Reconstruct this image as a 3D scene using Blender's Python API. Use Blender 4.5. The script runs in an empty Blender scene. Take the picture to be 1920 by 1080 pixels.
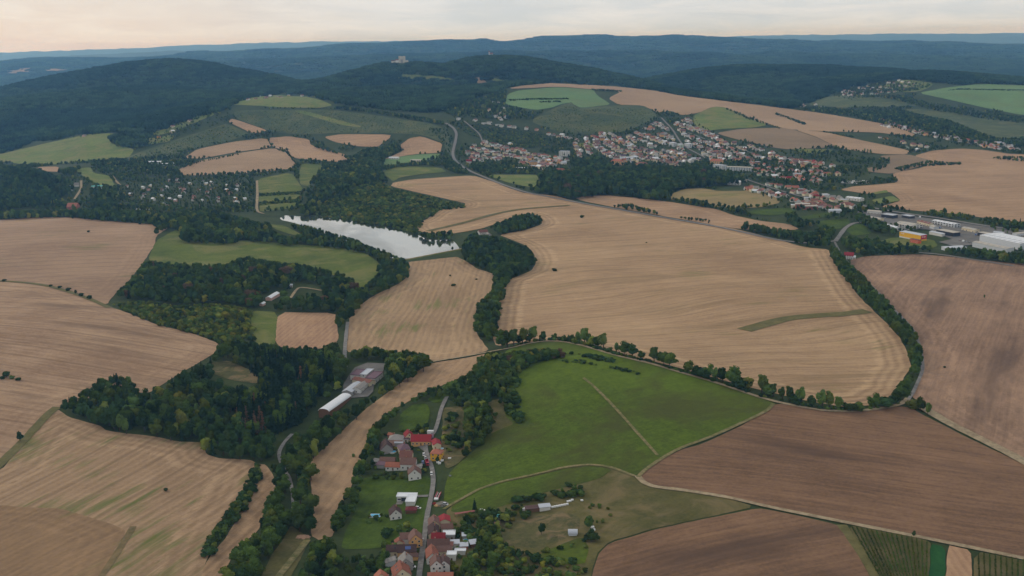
import bpy, bmesh, math, random
import numpy as np
from mathutils import Vector, Matrix
from mathutils.geometry import delaunay_2d_cdt

random.seed(11)
rng = np.random.default_rng(11)
scene = bpy.context.scene
COL = scene.collection

# ---------------------------------------------------------------- geometry of the land
F_PX = 2059.0                      # focal length in pixels of a 1920 wide picture
CAM_Z = 300.0
PITCH = math.atan2(540 - 80, F_PX)
ROLL = math.radians(1.07)
FWD = np.array([0.0, math.cos(PITCH), -math.sin(PITCH)])
_r0 = np.array([1.0, 0, 0]); _u0 = np.array([0.0, math.sin(PITCH), math.cos(PITCH)])
RIGHT = math.cos(ROLL) * _r0 - math.sin(ROLL) * _u0
UP = math.sin(ROLL) * _r0 + math.cos(ROLL) * _u0
CAM = np.array([0.0, 0.0, CAM_Z])


# ---------------------------------------------------------------- camera
cam_data = bpy.data.cameras.new('camera')
cam_data.sensor_fit = 'HORIZONTAL'; cam_data.sensor_width = 36.0
cam_data.lens = 36.0 * F_PX / 1920.0
cam_data.clip_start = 1.0; cam_data.clip_end = 90000.0
cam = bpy.data.objects.new('camera', cam_data); COL.objects.link(cam)
cam.matrix_world = Matrix([[RIGHT[i], UP[i], -FWD[i], CAM[i]] for i in range(3)] + [[0, 0, 0, 1]])
scene.camera = cam

# ---------------------------------------------------------------- light: a low evening sun behind thin overcast
SUN_AZ = math.radians(-58.0)          # to the left of the view
SUN_EL = math.radians(24.0)
sun_dir = Vector((math.sin(SUN_AZ) * math.cos(SUN_EL), math.cos(SUN_AZ) * math.cos(SUN_EL), math.sin(SUN_EL)))
sun_data = bpy.data.lights.new('sun', 'SUN'); sun_data.energy = 1.2; sun_data.angle = math.radians(12); sun_data.color = (1.0, 0.9, 0.78)
sun = bpy.data.objects.new('sun', sun_data); COL.objects.link(sun)
sun.rotation_euler = (-sun_dir).to_track_quat('-Z', 'Y').to_euler()
sun.location = (0, 0, 600)

world = bpy.data.worlds.new('World'); scene.world = world; world.use_nodes = True
scene.view_settings.view_transform = 'Standard'; scene.view_settings.look = 'None'
scene.view_settings.exposure = 0.0; scene.view_settings.gamma = 1.0
scene.view_settings.use_curve_mapping = False
cy = scene.cycles
cy.max_bounces = 5; cy.diffuse_bounces = 2; cy.glossy_bounces = 2; cy.transmission_bounces = 2; cy.volume_bounces = 0
cy.use_denoising = True; cy.denoiser = 'OPENIMAGEDENOISE'; cy.denoising_input_passes = 'RGB_ALBEDO_NORMAL'; cy.denoising_prefilter = 'ACCURATE'
cy.volume_step_rate = 4

def nd(nt, typ, ins=None, **props):
    n = nt.nodes.new(typ)
    for k, v in props.items(): setattr(n, k, v)
    for k, v in (ins or {}).items():
        s = n.inputs[k]
        if isinstance(v, bpy.types.NodeSocket): nt.links.new(v, s)
        else: s.default_value = v
    return n
def mth(nt, op, a, b=0.0, c=0.0, clamp=False):
    n = nd(nt, 'ShaderNodeMath', {0: a, 1: b, 2: c}, operation=op, use_clamp=clamp)
    return n.outputs[0]
def mixc(nt, f, a, b):
    n = nd(nt, 'ShaderNodeMix', None, data_type='RGBA')
    for i, v in ((0, f), (6, a), (7, b)):
        if isinstance(v, bpy.types.NodeSocket): nt.links.new(v, n.inputs[i])
        else: n.inputs[i].default_value = v if i == 0 else (tuple(v) + (1,))[:4]
    return n.outputs[2]
def mapr(nt, v, a, b, c=0.0, d=1.0, smooth=True):
    n = nd(nt, 'ShaderNodeMapRange', {0: v, 1: a, 2: b, 3: c, 4: d}, interpolation_type='SMOOTHSTEP' if smooth else 'LINEAR')
    return n.outputs[0]
def vscale(nt, v, xyz):
    return nd(nt, 'ShaderNodeVectorMath', {0: v, 1: xyz}, operation='MULTIPLY').outputs[0]
def noise(nt, v, scale, detail=3.0, rough=0.55, dist=0.0):
    return nd(nt, 'ShaderNodeTexNoise', {'Vector': v, 'Scale': scale, 'Detail': detail, 'Roughness': rough, 'Distortion': dist}).outputs[0]

# sky: Nishita behind a sheet of thin evening cloud that goes on over the whole dome
nt = world.node_tree; nt.nodes.clear()
sky = nd(nt, 'ShaderNodeTexSky', None, sky_type='NISHITA')
sky.sun_disc = False; sky.sun_elevation = SUN_EL; sky.sun_rotation = SUN_AZ
sky.altitude = 500; sky.air_density = 1.3; sky.dust_density = 3.0; sky.ozone_density = 1.0
tc = nd(nt, 'ShaderNodeTexCoord').outputs['Generated']
sep = nd(nt, 'ShaderNodeSeparateXYZ', {0: tc})
zz = mth(nt, 'ADD', mth(nt, 'MAXIMUM', sep.outputs[2], 0.0), 0.09)
flat = nd(nt, 'ShaderNodeCombineXYZ', {0: mth(nt, 'DIVIDE', sep.outputs[0], zz), 1: mth(nt, 'DIVIDE', sep.outputs[1], zz), 2: 0.0}).outputs[0]
n1 = noise(nt, vscale(nt, flat, (0.7, 0.5, 1)), 1.3, 7, 0.6, 0.7)
n2 = noise(nt, vscale(nt, flat, (0.35, 0.3, 1)), 0.9, 4, 0.5, 0.2)
glow = nd(nt, 'ShaderNodeVectorMath', {0: tc, 1: tuple(Vector((math.sin(math.radians(-34)), math.cos(math.radians(-34)), 0.02)).normalized())}, operation='DOT_PRODUCT').outputs['Value']
warm = mth(nt, 'MULTIPLY', mapr(nt, glow, 0.86, 1.0), mapr(nt, sep.outputs[2], 0.11, 0.0))
c_lo = mixc(nt, warm, (6.5, 6.95, 7.3), (8.6, 6.9, 5.4))
c_hi = mixc(nt, warm, (8.4, 8.35, 8.25), (9.4, 8.5, 7.3))
cloud = mixc(nt, mapr(nt, n1, 0.28, 0.74), c_lo, c_hi)
cover = mapr(nt, n2, 0.30, 0.46, 0.80, 0.97)
col = mixc(nt, cover, sky.outputs[0], cloud)
bg = nd(nt, 'ShaderNodeBackground', {'Color': col, 'Strength': 0.10})
wo = nd(nt, 'ShaderNodeOutputWorld', {'Surface': bg.outputs[0]})

def ray(px, py):
    px = np.asarray(px, float); py = np.asarray(py, float)
    return FWD + RIGHT * ((px - 960) / F_PX)[..., None] - UP * ((py - 540) / F_PX)[..., None]

def project(P):
    v = np.asarray(P, float) - CAM
    dep = v @ FWD
    dep_s = np.where(dep > 1, dep, 1)
    return 960 + F_PX * (v @ RIGHT) / dep_s, 540 - F_PX * (v @ UP) / dep_s, dep

def on_plane(px, py, z=0.0):
    d = ray(px, py); t = (z - CAM_Z) / d[..., 2]
    return CAM + d * t[..., None]

def _hash(ix, iy, s):
    h = (ix * 374761393 + iy * 668265263 + s * 1442695041) & 0x7fffffff
    h = ((h ^ (h >> 13)) * 1274126177) & 0x7fffffff
    return ((h ^ (h >> 16)) & 0xffff) / 65535.0

def vnoise(x, y, s=0):
    x0 = np.floor(x); y0 = np.floor(y); fx = x - x0; fy = y - y0
    ix = x0.astype(np.int64); iy = y0.astype(np.int64)
    fx = fx * fx * (3 - 2 * fx); fy = fy * fy * (3 - 2 * fy)
    a = _hash(ix, iy, s); b = _hash(ix + 1, iy, s); c = _hash(ix, iy + 1, s); d = _hash(ix + 1, iy + 1, s)
    return (a * (1 - fx) + b * fx) * (1 - fy) + (c * (1 - fx) + d * fx) * fy

def fbm(x, y, s=0, o=4):
    v = 0; a = 0.5
    for k in range(o):
        v = v + a * (vnoise(x, y, s + k) - 0.5); x = x * 2.03 + 17.1; y = y * 2.03 - 9.7; a *= 0.5
    return v

def seg_dist(x, y, P):
    """distance to a polyline P (n,3) and the interpolated third value at the nearest point"""
    best = np.full(x.shape, 1e18); bz = np.zeros(x.shape)
    for (ax, ay, az), (bx, by, bz_) in zip(P[:-1], P[1:]):
        dx, dy = bx - ax, by - ay
        t = np.clip(((x - ax) * dx + (y - ay) * dy) / (dx * dx + dy * dy + 1e-9), 0, 1)
        d2 = (x - ax - t * dx) ** 2 + (y - ay - t * dy) ** 2
        m = d2 < best
        best = np.where(m, d2, best); bz = np.where(m, az + t * (bz_ - az), bz)
    return np.sqrt(best), bz

def inside(x, y, P):
    x = np.asarray(x, float); y = np.asarray(y, float)
    r = np.zeros(x.shape, bool); n = len(P)
    j = n - 1
    for i in range(n):
        xi, yi = P[i][0], P[i][1]; xj, yj = P[j][0], P[j][1]
        c = ((yi > y) != (yj > y)) & (x < (xj - xi) * (y - yi) / (yj - yi + 1e-12) + xi)
        r ^= c; j = i
    return r

# ridges: crest points as seen in the photograph (pixel, pixel, depth in metres), width of the slope towards the camera, width behind
RIDGES = [
    # far pale plains on the left and right horizon
    ([(-300, 107, 31000), (0, 99, 31000), (200, 93, 31000), (420, 84, 31000), (640, 78, 30000), (800, 78, 29000)], 5000, 5000, 20),
    ([(0, 114, 21000), (120, 112, 21000), (165, 101, 20000), (300, 96, 20000), (440, 97, 20000), (520, 92, 20000)], 1900, 2500, 20),
    ([(1300, 70, 31000), (1500, 66, 31000), (1700, 64, 31000), (1920, 63, 31000), (2200, 60, 31000)], 5000, 5000, 20),
    # the long blue ridge
    ([(-160, 130, 12700), (0, 120, 12700), (110, 110, 13000), (160, 112, 13000), (300, 106, 13300), (393, 102, 13600), (430, 104, 13800), (483, 93, 14000), (583, 92, 14000), (640, 87, 14000),
      (730, 85, 14300), (827, 77, 14600), (933, 77, 14700), (1037, 76, 14900), (1070, 70, 14900), (1140, 71, 14900), (1273, 72, 14700), (1380, 78, 14400),
      (1497, 77, 14300), (1535, 81, 14300), (1567, 78, 14300), (1640, 81, 14100), (1720, 81, 14000), (1800, 85, 13800), (1860, 88, 13600), (1930, 87, 13600), (2150, 82, 13600)], 2300, 2600, 25),
    # spurs in front of it
    ([(560, 112, 10500), (700, 106, 10200), (860, 104, 10200), (1000, 96, 10500), (1120, 98, 10500), (1280, 100, 10200), (1340, 106, 9900), (1420, 114, 9700), (1520, 122, 9400)], 1250, 1500, 30),
    ([(1500, 102, 10800), (1640, 106, 10200), (1780, 112, 9900), (1930, 116, 9700), (2150, 118, 9700)], 1250, 1500, 30),
    # wooded dome on the left with its long apron
    ([(60, 162, 5100), (100, 150, 5200), (143, 134, 5300), (200, 126, 5300), (260, 116, 5300), (307, 112, 5300), (335, 115, 5300), (370, 123, 5200), (433, 131, 5100), (500, 146, 5000), (560, 162, 4900)], 520, 420, 20),
    ([(-350, 205, 4300), (-150, 198, 4300), (0, 192, 4300), (100, 176, 4350), (200, 166, 4400), (317, 162, 4400), (400, 172, 4200), (450, 182, 4000)], 560, 420, 20),
    # castle hill and chapel hill
    ([(600, 156, 4700), (640, 146, 4800), (700, 126, 4900), (735, 113, 4950), (750, 110.5, 4950), (765, 112, 4950), (795, 117, 4950), (830, 130, 4950), (862, 122, 4950), (897, 109, 4950), (920, 106.5, 4950), (950, 108, 4950),
      (1000, 119, 4900), (1060, 126, 4900), (1120, 140, 4850), (1180, 160, 4800), (1230, 168, 4800)], 420, 430, 14),
    ([(560, 180, 4000), (620, 176, 4000), (700, 160, 4100), (780, 160, 4150), (850, 172, 4100), (900, 182, 4000)], 330, 600, 14),
    # meadow hill and vineyard slope below the dome
    ([(420, 204, 3500), (470, 186, 3550), (525, 178, 3600), (575, 181, 3600), (625, 192, 3550), (700, 206, 3500), (790, 222, 3400)], 420, 500, 10),
    # stubble plateau right of the middle
    ([(940, 168, 3900), (1007, 158, 4050), (1033, 156, 4100), (1107, 159, 4100), (1163, 163, 4050), (1227, 170, 4000), (1280, 180, 3950), (1413, 196, 3800), (1547, 213, 3600), (1680, 236, 3350), (1717, 252, 3200)], 700, 420, 10),
    # right wooded hills
    ([(1250, 168, 5400), (1300, 142, 5500), (1360, 125, 5500), (1400, 119, 5500), (1470, 124, 5500), (1560, 131, 5400), (1640, 135, 5300), (1700, 150, 5200)], 520, 480, 20),
    ([(1590, 150, 4800), (1660, 138, 4800), (1700, 133, 4800), (1750, 134, 4750), (1820, 142, 4700), (1920, 152, 4600), (2100, 160, 4600)], 420, 800, 14),
    ([(1680, 172, 4300), (1790, 166, 4350), (1850, 160, 4350), (1930, 162, 4300), (2100, 168, 4300)], 480, 600, 10),
]
_RW = []
for _pts, _wf, _wb, _na in RIDGES:
    P = np.array([CAM + ray(a, b) * d for a, b, d in _pts])
    # smooth the crest line
    for _ in range(2):
        Q = [P[0]]
        for a, b in zip(P[:-1], P[1:]):
            Q += [a * .75 + b * .25, a * .25 + b * .75]
        P = np.array(Q + [P[-1]])
    _RW.append((P, _wf, _wb, _na))

# gentle swells of the near fields: pixel centre, radius in metres, height
_SW = [((1090, 730), 150, 25), ((100, 640), 210, 13), ((1330, 560), 270, 10), ((110, 450), 300, 10), ((1560, 880), 190, 7), ((1800, 620), 260, 8),
       ((620, 900), 120, -7), ((790, 575), 190, -6), ((560, 850), 90, -3), ((1300, 1020), 120, 5), ((480, 290), 420, 26), ((60, 345), 260, 30), ((1750, 360), 420, 8), ((900, 375), 260, 5),
       ((640, 360), 220, 10), ((60, 275), 330, 26), ((1130, 228), 260, 36)]
_SWW = [(on_plane(np.array(c[0]), np.array(c[1])), r, h) for c, r, h in _SW]

POND_Z = 0.4
POND_PX = [(526, 409), (532, 405), (540, 403), (559, 406), (570, 406), (584, 399), (607, 409), (643, 410), (659, 415), (673, 414), (689, 421), (723, 424), (756, 432), (781, 440),
           (799, 449), (817, 450), (845, 449), (854, 457), (861, 467), (847, 470.5), (760, 485), (735, 484), (712, 474), (680, 464), (655, 455), (622, 445), (600, 434), (570, 423), (545, 416), (530, 413)]
POND = on_plane(np.array([p[0] for p in POND_PX]), np.array([p[1] for p in POND_PX]), POND_Z)

def H_exact(x, y):
    x = np.asarray(x, float); y = np.asarray(y, float); sh = x.shape
    x = x.ravel(); y = y.ravel(); out = np.empty(x.shape)
    for k in range(0, len(x), 60000):
        out[k:k + 60000] = _H(x[k:k + 60000], y[k:k + 60000])
    return out.reshape(sh)

def _H(x, y):
    z = np.zeros(x.shape)
    for c, r, h in _SWW:
        z += h * np.exp(-((x - c[0]) ** 2 + (y - c[1]) ** 2) / (r * r))
    z += 1.6 * fbm(x / 140, y / 140, 3, 3)
    dist = np.hypot(x, y)
    far = np.clip((dist - 2500) / 1500, 0, 1)
    acc = np.zeros(x.shape)
    m = dist > 1900
    if m.any():
        xm, ym = x[m], y[m]; am = np.zeros(xm.shape)
        for P, wf, wb, na in _RW:
            lo = P.min(0); hi = P.max(0); w = max(wf, wb) * 3
            b = (xm > lo[0] - w) & (xm < hi[0] + w) & (ym > lo[1] - w) & (ym < hi[1] + w)
            if not b.any(): continue
            xb, yb = xm[b], ym[b]
            # in front of the crest or behind it, seen from the camera
            ord_ = np.argsort(P[:, 0] / P[:, 1])
            rb = np.hypot(xb, yb)
            yc = np.interp(xb / np.maximum(yb, 1), (P[:, 0] / P[:, 1])[ord_], np.hypot(P[:, 0], P[:, 1])[ord_])
            s = np.clip((rb - yc) / 300 * .5 + .5, 0, 1)
            w = wf * (1 - s) + wb * s
            hb = np.zeros(xb.shape); gm = np.zeros(xb.shape)
            for (ax, ay, az), (bx, by, bz_) in zip(P[:-1], P[1:]):
                dx, dy = bx - ax, by - ay
                t = np.clip(((xb - ax) * dx + (yb - ay) * dy) / (dx * dx + dy * dy + 1e-9), 0, 1)
                g = np.exp(-.9 * ((xb - ax - t * dx) ** 2 + (yb - ay - t * dy) ** 2) / (w * w))
                hb = np.maximum(hb, (az + t * (bz_ - az)) * g); gm = np.maximum(gm, g)
            g = hb * (1 + na / 40 * fbm(xb / 560, yb / 560, 31, 4) * np.clip(1.15 - gm, 0, 1) * 4.2)
            am[b] += np.maximum(g, 0) ** 5
        acc[m] = am ** .2
    z = (np.maximum(z + 6, 0.1) ** 5 + acc ** 5) ** .2 - 6 * (acc < 1e9)
    z = z + far * 5 * fbm(x / 300, y / 300, 8, 3)
    # the pond lies level in the valley
    b = (np.abs(x - POND[:, 0].mean()) < 500) & (np.abs(y - POND[:, 1].mean()) < 700)
    if b.any():
        xb, yb = x[b], y[b]
        d, _ = seg_dist(xb, yb, np.vstack([POND, POND[:1]]))
        ins = inside(xb, yb, POND); sd = np.where(ins, -d, d)
        w = np.clip(1 - (sd - 8) / 70, 0, 1); w = w * w * (3 - 2 * w)
        z[b] = z[b] * (1 - w) + np.clip(POND_Z - .1 + sd * .12, -2.5, 1.6) * w
    return z

# the land as a sheet whose rows widen with distance; everything that stands on it reads its height from this sheet
rows, cols = 640, 380
ry = np.geomspace(330, 36000, rows); cu = np.linspace(-1, 1, cols)
gy_, gu_ = np.meshgrid(ry, cu, indexing='ij')
gx_ = gu_ * (gy_ * .64 + 160)
gz_ = H_exact(gx_, gy_)
_LR = math.log(36000 / 330) / (rows - 1)
def H(x, y):
    x = np.asarray(x, float); y = np.asarray(y, float)
    yc = np.clip(y, 330.001, 35999)
    fi = np.log(yc / 330) / _LR; i = np.clip(fi.astype(np.int64), 0, rows - 2)
    y0 = ry[i]; y1 = ry[i + 1]; ty = np.clip((yc - y0) / (y1 - y0), 0, 1)
    fj = np.clip((x / (yc * .64 + 160) + 1) * .5 * (cols - 1), 0, cols - 1.001); j = fj.astype(np.int64); tx = fj - j
    return (gz_[i, j] * (1 - tx) + gz_[i, j + 1] * tx) * (1 - ty) + (gz_[i + 1, j] * (1 - tx) + gz_[i + 1, j + 1] * tx) * ty

_T = np.geomspace(420, 42000, 900)
def unproject(px, py):
    """the first point of the land seen through a pixel"""
    px = np.atleast_1d(np.asarray(px, float)); py = np.atleast_1d(np.asarray(py, float))
    d = ray(px, py); n = len(px); lo = np.full(n, _T[0]); hi = np.full(n, np.nan); alive = np.ones(n, bool)
    for k in range(0, len(_T), 30):
        t = _T[k:k + 30]
        idx = np.where(alive)[0]
        if not len(idx): break
        P = CAM + d[idx][:, None, :] * t[None, :, None]
        under = P[..., 2] < H(P[..., 0], P[..., 1])
        hit = under.any(1); first = under.argmax(1)
        for i, h_, f_ in zip(idx, hit, first):
            if h_:
                hi[i] = t[f_]; lo[i] = _T[k + f_ - 1] if k + f_ > 0 else _T[0]; alive[i] = False
    hi = np.where(np.isnan(hi), 42000, hi)
    for _ in range(22):
        m = (lo + hi) / 2; P = CAM + d * m[:, None]
        u = P[:, 2] < H(P[:, 0], P[:, 1])
        hi = np.where(u, m, hi); lo = np.where(u, lo, m)
    P = CAM + d * hi[:, None]
    P[:, 2] = H(P[:, 0], P[:, 1])
    return P
# ---------------------------------------------------------------- end of geometry

# ---------------------------------------------------------------- helpers
def lin(r, g, b, k=1.0):
    f = lambda c: (c / 255 / 12.92 if c / 255 <= .04045 else ((c / 255 + .055) / 1.055) ** 2.4)
    return tuple(min(f(c) * k, .85) for c in (r, g, b))
def tag(o, label=None, cat=None, group=None, kind=None):
    if label: o['label'] = label
    if cat: o['category'] = cat
    if group: o['group'] = group
    if kind: o['kind'] = kind
    return o
def mesh_obj(name, verts, faces, mats, parent=None, face_mats=None, smooth=False):
    me = bpy.data.meshes.new(name); me.from_pydata([tuple(map(float, v)) for v in verts], [], faces)
    for m in (mats if isinstance(mats, (list, tuple)) else [mats]): me.materials.append(m)
    if face_mats is not None: me.polygons.foreach_set('material_index', face_mats)
    if smooth: me.polygons.foreach_set('use_smooth', [True] * len(me.polygons))
    me.update()
    o = bpy.data.objects.new(name, me); COL.objects.link(o)
    if parent: o.parent = parent
    return o
def link_mesh(name, me, parent=None):
    o = bpy.data.objects.new(name, me); COL.objects.link(o)
    if parent: o.parent = parent
    return o
def empty(name, loc, rz=0.0):
    o = bpy.data.objects.new(name, None); COL.objects.link(o); o.location = tuple(map(float, loc)); o.rotation_euler = (0, 0, rz)
    o.empty_display_size = 1.0
    return o
class MB:
    """collects boxes, prisms and tubes for one mesh"""
    def __init__(s): s.v = []; s.f = []; s.m = []
    def add(s, vs, fs, m=0):
        k = len(s.v); s.v += [tuple(v) for v in vs]; s.f += [tuple(i + k for i in f) for f in fs]; s.m += [m] * len(fs)
        return s
    def box(s, x0, x1, y0, y1, z0, z1, m=0):
        return s.add([(x0, y0, z0), (x1, y0, z0), (x1, y1, z0), (x0, y1, z0), (x0, y0, z1), (x1, y0, z1), (x1, y1, z1), (x0, y1, z1)],
                     [(3, 2, 1, 0), (4, 5, 6, 7), (0, 1, 5, 4), (1, 2, 6, 5), (2, 3, 7, 6), (3, 0, 4, 7)], m)
    def tube(s, p, q, r0, r1, n=6, m=0):
        p = Vector(p); q = Vector(q); a = (q - p).normalized(); u = a.orthogonal().normalized(); w = a.cross(u)
        vs = [p + (u * math.cos(t) + w * math.sin(t)) * r0 for t in [2 * math.pi * i / n for i in range(n)]] + \
             [q + (u * math.cos(t) + w * math.sin(t)) * r1 for t in [2 * math.pi * i / n for i in range(n)]]
        fs = [(i, (i + 1) % n, n + (i + 1) % n, n + i) for i in range(n)] + [tuple(range(n - 1, -1, -1)), tuple(range(n, 2 * n))]
        return s.add(vs, fs, m)
    def build(s, name, mats, parent=None, smooth=False):
        return mesh_obj(name, s.v, s.f, mats, parent, s.m, smooth)
    def mesh(s, name, mats):
        me = bpy.data.meshes.new(name); me.from_pydata(s.v, [], s.f)
        for m in (mats if isinstance(mats, (list, tuple)) else [mats]): me.materials.append(m)
        me.polygons.foreach_set('material_index', s.m); me.update(); return me
def chaikin(P, closed=True, n=1):
    P = [np.array(p, float) for p in P]
    for _ in range(n):
        Q = []
        m = len(P)
        for i in range(m if closed else m - 1):
            a, b = P[i], P[(i + 1) % m]
            Q += [a * .86 + b * .14, a * .14 + b * .86]
        if not closed: Q = [P[0]] + Q + [P[-1]]
        P = Q
    return np.array(P)
def densify(P, step, closed=True):
    out = []
    m = len(P)
    for i in range(m if closed else m - 1):
        a, b = np.array(P[i], float), np.array(P[(i + 1) % m], float)
        k = max(1, int(math.ceil(np.linalg.norm(b - a) / step)))
        for j in range(k): out.append(a + (b - a) * j / k)
    if not closed: out.append(np.array(P[-1], float))
    return np.array(out)

# ---------------------------------------------------------------- materials
MATS = {}
def new_mat(name):
    m = bpy.data.materials.new(name); m.use_nodes = True; m.node_tree.nodes.clear(); MATS[name] = m
    return m, m.node_tree
def finish(nt, color, rough=0.9, spec=0.15, bump=None, bump_d=0.2, metal=0.0, trans=None):
    ins = {'Base Color': color, 'Roughness': rough, 'Metallic': metal}
    p = nd(nt, 'ShaderNodeBsdfPrincipled')
    for k, v in ins.items():
        if isinstance(v, bpy.types.NodeSocket): nt.links.new(v, p.inputs[k])
        else: p.inputs[k].default_value = (tuple(v) + (1,))[:4] if k == 'Base Color' else v
    p.inputs['Specular IOR Level'].default_value = spec
    if bump is not None:
        b = nd(nt, 'ShaderNodeBump', {'Height': bump, 'Distance': bump_d, 'Strength': 1.0})
        nt.links.new(b.outputs[0], p.inputs['Normal'])
    nd(nt, 'ShaderNodeOutputMaterial', {'Surface': p.outputs[0]})
    return p
def plain(name, c, rough=0.7, spec=0.3, var=0.12, scale=0.8, metal=0.0):
    """paint, plaster, sheet metal: a colour with soft wear"""
    if name in MATS: return MATS[name]
    m, nt = new_mat(name)
    pos = nd(nt, 'ShaderNodeTexCoord').outputs['Object']
    n = noise(nt, pos, scale, 5, 0.65)
    info = nd(nt, 'ShaderNodeObjectInfo').outputs['Random']
    v = mth(nt, 'ADD', mth(nt, 'MULTIPLY', mth(nt, 'SUBTRACT', n, .5), var * 4), mth(nt, 'MULTIPLY', mth(nt, 'SUBTRACT', info, .5), var))
    col = mixc(nt, mth(nt, 'ADD', v, .5, clamp=True), tuple(x * (1 - var * 1.6) for x in c), tuple(min(x * (1 + var), .9) for x in c))
    finish(nt, col, rough, spec, metal=metal)
    return m
def roof_mat(name, c, tile=0.45, var=0.25):
    if name in MATS: return MATS[name]
    m, nt = new_mat(name)
    pos = nd(nt, 'ShaderNodeTexCoord').outputs['Object']
    info = nd(nt, 'ShaderNodeObjectInfo').outputs['Random']
    w = nd(nt, 'ShaderNodeTexWave', {'Vector': pos, 'Scale': .31416 / tile, 'Distortion': 0.4}, bands_direction='Z').outputs[1]
    n = noise(nt, pos, 0.7, 6, 0.7); n2 = noise(nt, pos, 4.0, 3, 0.7)
    f = mth(nt, 'ADD', mth(nt, 'MULTIPLY', w, .22), mth(nt, 'ADD', mth(nt, 'MULTIPLY', n, .75), mth(nt, 'MULTIPLY', n2, .3)))
    f = mth(nt, 'ADD', f, mth(nt, 'MULTIPLY', mth(nt, 'SUBTRACT', info, .5), .5))
    col = mixc(nt, mapr(nt, f, .3, .95, smooth=False), tuple(x * (1 - var * 1.5) for x in c), tuple(min(x * (1 + var), .85) for x in c))
    finish(nt, col, 0.85, 0.2, bump=w, bump_d=0.05)
    return m
def field_mat(name, a, b, ang=0.0, period=9.0, line=0.35, weed=None, weed_amt=0.0, patch=150.0, seed=0.0, edge=0.0, dark=None, curve=0.0, streak=1.0, dark_amt=.5, tram=0.0):
    """stubble, ploughed soil or mown grass: worked in long parallel passes"""
    m, nt = new_mat(name)
    geo = nd(nt, 'ShaderNodeNewGeometry').outputs['Position']
    rot = nd(nt, 'ShaderNodeMapping', {'Vector': geo, 'Rotation': (0, 0, -math.radians(ang)), 'Location': (seed * 37.0, seed * 91.0, 0)}).outputs[0]
    s = nd(nt, 'ShaderNodeSeparateXYZ', {0: rot})
    wob = mth(nt, 'MULTIPLY', mth(nt, 'SUBTRACT', noise(nt, rot, 1 / 260.0, 1, .4), .5), curve if curve else 18.0)
    acr = mth(nt, 'ADD', s.outputs[1], wob)
    v = nd(nt, 'ShaderNodeCombineXYZ', {0: s.outputs[0], 1: acr, 2: seed}).outputs[0]
    st1 = noise(nt, vscale(nt, v, (1 / 90.0, 1 / 3.2, 1)), 1.0, 4, .6)           # single swaths
    st2 = noise(nt, vscale(nt, v, (1 / 320.0, 1 / 17.0, 1)), 1.0, 4, .6)         # broad bands
    wav = nd(nt, 'ShaderNodeTexWave', {'Vector': nd(nt, 'ShaderNodeCombineXYZ', {1: acr}).outputs[0], 'Scale': .31416 / period, 'Distortion': 0.0}, bands_direction='Y').outputs[1]
    pt = noise(nt, geo, 1 / patch, 4, .55, .6)
    gr = noise(nt, geo, 1 / 2.6, 3, .8)
    gr2 = noise(nt, vscale(nt, v, (.35, 1, 1)), 1 / 6.0, 3, .75)
    f = mth(nt, 'ADD', mth(nt, 'MULTIPLY', mth(nt, 'SUBTRACT', st1, .5), .85 * streak), mth(nt, 'MULTIPLY', mth(nt, 'SUBTRACT', st2, .5), .55 * streak))
    f = mth(nt, 'ADD', f, mth(nt, 'MULTIPLY', mth(nt, 'SUBTRACT', pt, .5), 1.5))
    f = mth(nt, 'ADD', f, mth(nt, 'MULTIPLY', mth(nt, 'SUBTRACT', wav, .5), line * .6))
    f = mth(nt, 'ADD', f, mth(nt, 'ADD', mth(nt, 'MULTIPLY', mth(nt, 'SUBTRACT', gr, .5), 1.0), mth(nt, 'MULTIPLY', mth(nt, 'SUBTRACT', gr2, .5), .9)))
    at = nd(nt, 'ShaderNodeAttribute', None, attribute_name='edge').outputs['Fac']
    if edge:
        # headland passes run parallel to the boundary
        en = mth(nt, 'ADD', at, mth(nt, 'MULTIPLY', noise(nt, geo, 1 / 25.0, 2), 5.0))
        ew = mth(nt, 'SINE', mth(nt, 'MULTIPLY', en, .75))
        f = mth(nt, 'ADD', f, mth(nt, 'MULTIPLY', mth(nt, 'MULTIPLY', ew, mapr(nt, at, 34, 22)), .22 * edge))
        f = mth(nt, 'ADD', f, mth(nt, 'MULTIPLY', mth(nt, 'MULTIPLY', mapr(nt, mth(nt, 'ABSOLUTE', mth(nt, 'SUBTRACT', en, 30.0)), 5, 0), mapr(nt, gr2, .35, .65)), .8 * edge))
    col = mixc(nt, mth(nt, 'ADD', f, .5, clamp=True), a, b)
    if tram:
        tl = nd(nt, 'ShaderNodeTexWave', {'Vector': nd(nt, 'ShaderNodeCombineXYZ', {1: acr}).outputs[0], 'Scale': .314 / 27.0, 'Distortion': 0.0}, bands_direction='Y').outputs[1]
        col = mixc(nt, mth(nt, 'MULTIPLY', mapr(nt, tl, .94, 1.0), tram), col, tuple(x * .55 for x in a))
    if dark is not None:
        dk = noise(nt, vscale(nt, v, (1 / 210.0, 1 / 45.0, 1)), 1.0, 4, .6)
        col = mixc(nt, mth(nt, 'MULTIPLY', mapr(nt, dk, .50, .72), dark_amt), col, dark)
    if weed is not None:
        wd = noise(nt, vscale(nt, v, (1 / 75.0, 1 / 7.0, 1)), 1.0, 4, .62)
        wp = noise(nt, vscale(nt, geo, (1, 1, 0)), 1 / 95.0, 2, .5)
        wm = mth(nt, 'MULTIPLY', mapr(nt, mth(nt, 'ADD', wd, mth(nt, 'MULTIPLY', mth(nt, 'SUBTRACT', wp, .5), 1.1)), .64 - .2 * weed_amt, .92 - .2 * weed_amt), .75)
        col = mixc(nt, wm, col, weed)
    finish(nt, col, 0.95, 0.08, bump=mth(nt, 'ADD', mth(nt, 'MULTIPLY', gr, .3), st1), bump_d=0.25)
    return m
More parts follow.
